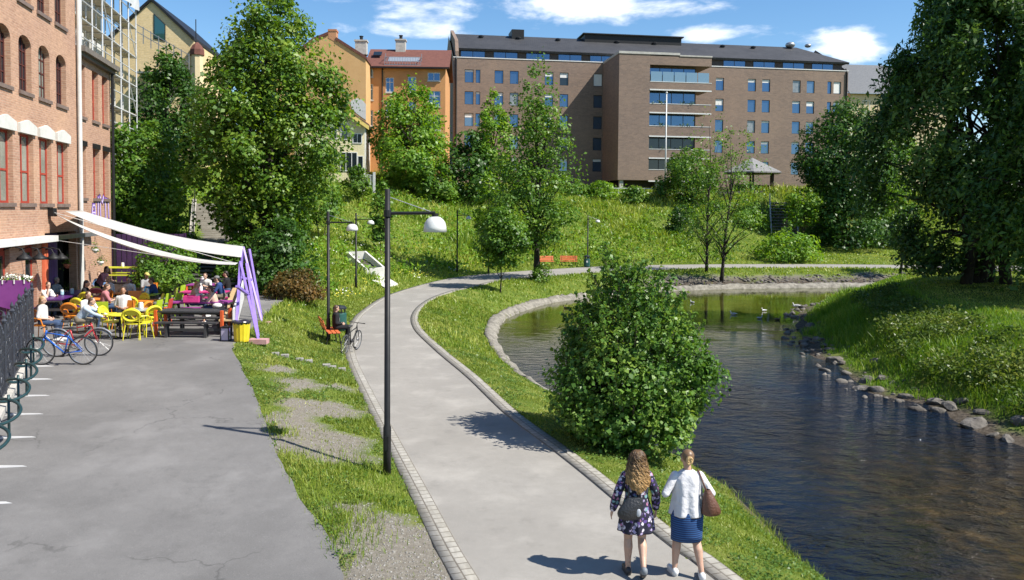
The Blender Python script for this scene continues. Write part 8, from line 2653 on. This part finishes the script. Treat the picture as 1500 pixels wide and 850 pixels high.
p1, p2 = C(88, 523), C(141, 521.5); mid = (Vector(p1) + Vector(p2)) / 2
bicycle('red bicycle with silver mudguards behind the blue one', mid, math.atan2((p2 - p1).y, (p2 - p1).x), paint('red_enamel', (.38, .015, .02)), .37, .06, True)
q = ongr(511, 521)
bicycle('black bicycle parked in front of the seated cyclist', (q.x - .05, q.y + .55, .01), math.pi / 2 - .22, MATS['dark_metal'], .345, .1)

# ------------------------------------------------------------------ guests
def sit(lb, px, py, rz, cols, pose, dz=0.0, **k):
    p = C(px, py); t = person(lb, cols, pose, loc=(p.x, p.y, p.z + dz), rz=rz, **k); return t
sit('man in white shirt resting his chin at the violet long table', 64, 466, E - .35, ('white_cotton', 'denim', 'hair_brown', 'shoe_dark'), seated(.35, 'face'))
sit('man in grey beside the white shirted man at the violet table', 80, 458, E - .2, ('grey_cotton', 'khaki', 'hair_grey', 'shoe_dark'), seated(.15, 'table'))
sit('woman in white tee sitting sideways nearest the iron fence', 64, 500, E + .1, ('white_cotton', 'denim', 'hair_blond', 'shoe_white'), seated(-.05, 'lap'), hairlen=.1)
sit('person in pale blue shirt bending forward behind the bicycles', 116, 496, E + .15, ('pale_blue_cotton', 'khaki', 'hair_brown', 'shoe_dark'), seated(.62, 'reach'), sleeves=.95, hairlen=.08)
sit('dark haired woman in black top facing the tables', 124, 465, E + .2, ('black_cotton', 'denim', 'hair_dark', 'shoe_dark'), seated(.1, 'table'), hairlen=.14)
p = W8.P(W8.hit(104, 430)[0], 1.0, 0)
person('waitress in pink shirt bending at the cafe doorway', ('pink_cotton', 'black_cotton', 'hair_dark', 'shoe_dark'), standing(.55, .08, 'fwd'), loc=(p[0], p[1], float(zc_f(*p[:2]))), rz=E - .1, hairlen=.1)
sit('man in blue shirt and sunglasses at the back of the terrace', 147, 446, math.pi, ('blue_shirt_cotton', 'khaki', 'hair_brown', 'shoe_dark'), seated(.05, 'table'))
sit('fair haired guest in white blouse at the orange back table', 163, 455, math.pi - .5, ('white_cotton', 'khaki', 'hair_blond', 'shoe_white'), seated(.12, 'table'), hairlen=.12)
sit('man in white tee sitting relaxed in the orange chair', 181, 480, math.pi + .35, ('white_cotton', 'black_cotton', 'hair_brown', 'shoe_dark'), seated(-.08, 'lap'), skin_i=1)
sit('man with yellow cap and grey shirt at the back tables', 213, 447, math.pi + .9, ('grey_cotton', 'khaki', 'hair_brown', 'shoe_dark'), seated(.2, 'table'), cap='cap_yellow')
sit('woman in tan top with outstretched legs on the plank bench', 317, 474, math.pi / 2 + .2, ('tan_cotton', 'denim', 'hair_brown', 'shoe_white'), seated(.3, 'table'), legs='short', hairlen=.09)
sit('man in navy shirt and grey cap leaning over the pink table', 326, 460, math.pi / 2 + .3, ('navy_cotton', 'khaki', 'hair_dark', 'shoe_dark'), seated(.3, 'table'), dz=.12, cap='cap_grey')
sit('man with dark hair sitting behind the grey capped man', 334, 452, math.pi / 2 + .1, ('black_cotton', 'denim', 'hair_dark', 'shoe_dark'), seated(.1, 'table'), dz=.15)
sit('guest with short hair at the far purple picnic table', 304, 446, math.pi, ('white_cotton', 'denim', 'hair_brown', 'shoe_dark'), seated(.35, 'table'))
sit('woman in coral top among the middle orange chairs', 152, 472, E + .5, ('pink_cotton', 'denim', 'hair_brown', 'shoe_white'), seated(.15, 'table'), hairlen=.1)
sit('man in navy tee at the green back table', 228, 458, math.pi / 2 + .4, ('navy_cotton', 'khaki', 'hair_brown', 'shoe_dark'), seated(.2, 'table'))
sit('woman in white with dark hair between the orange back tables', 190, 456, math.pi + .2, ('white_cotton', 'denim', 'hair_dark', 'shoe_dark'), seated(.2, 'table'), hairlen=.12)
sit('woman in tan shirt across the purple picnic table', 282, 466, E + .3, ('tan_cotton', 'denim', 'hair_blond', 'shoe_white'), seated(.25, 'table'), hairlen=.1)
sit('small person in white beside the bending pale blue shirt', 126, 488, E - .5, ('white_cotton', 'denim', 'hair_brown', 'shoe_dark'), seated(.2, 'table'), hairlen=.08)
pr_ = nb_b.location
person('woman in black sitting on the red bench and looking across the path', ('black_cotton', 'black_cotton', 'hair_brown', 'shoe_dark'), seated(-.02, 'lap'), loc=(pr_.x + .12, pr_.y + .12, pr_.z), rz=nb_b.rotation_euler.z, hairlen=.12, sleeves=.95, headyaw=.1)
p = C(313, 487)
t = thing('rucksack', 'black and white rucksack standing on the seat of the black table', 'rucksack', (p.x, p.y + .5, p.z + .47))
m_ = MB(); m_.ell((0, 0, .2), (.2, .14, .22), 14); m_.ell((-.02, -.1, .14), (.14, .08, .12), 10); b_ = m_.build('sack', MATS['black_cotton'], t, smooth=True, world=False)
m_ = MB(); m_.ell((-.04, -.03, .33), (.17, .15, .09), 12); m_.build('flap', MATS['white_cotton'], t, smooth=True, world=False)
m_ = MB(); m_.tube([(0, .06, .38), (0, .12, .48), (.05, .12, .46), (.06, .08, .36)], .014, 5); m_.build('strap', MATS['black_cotton'], t, world=False)
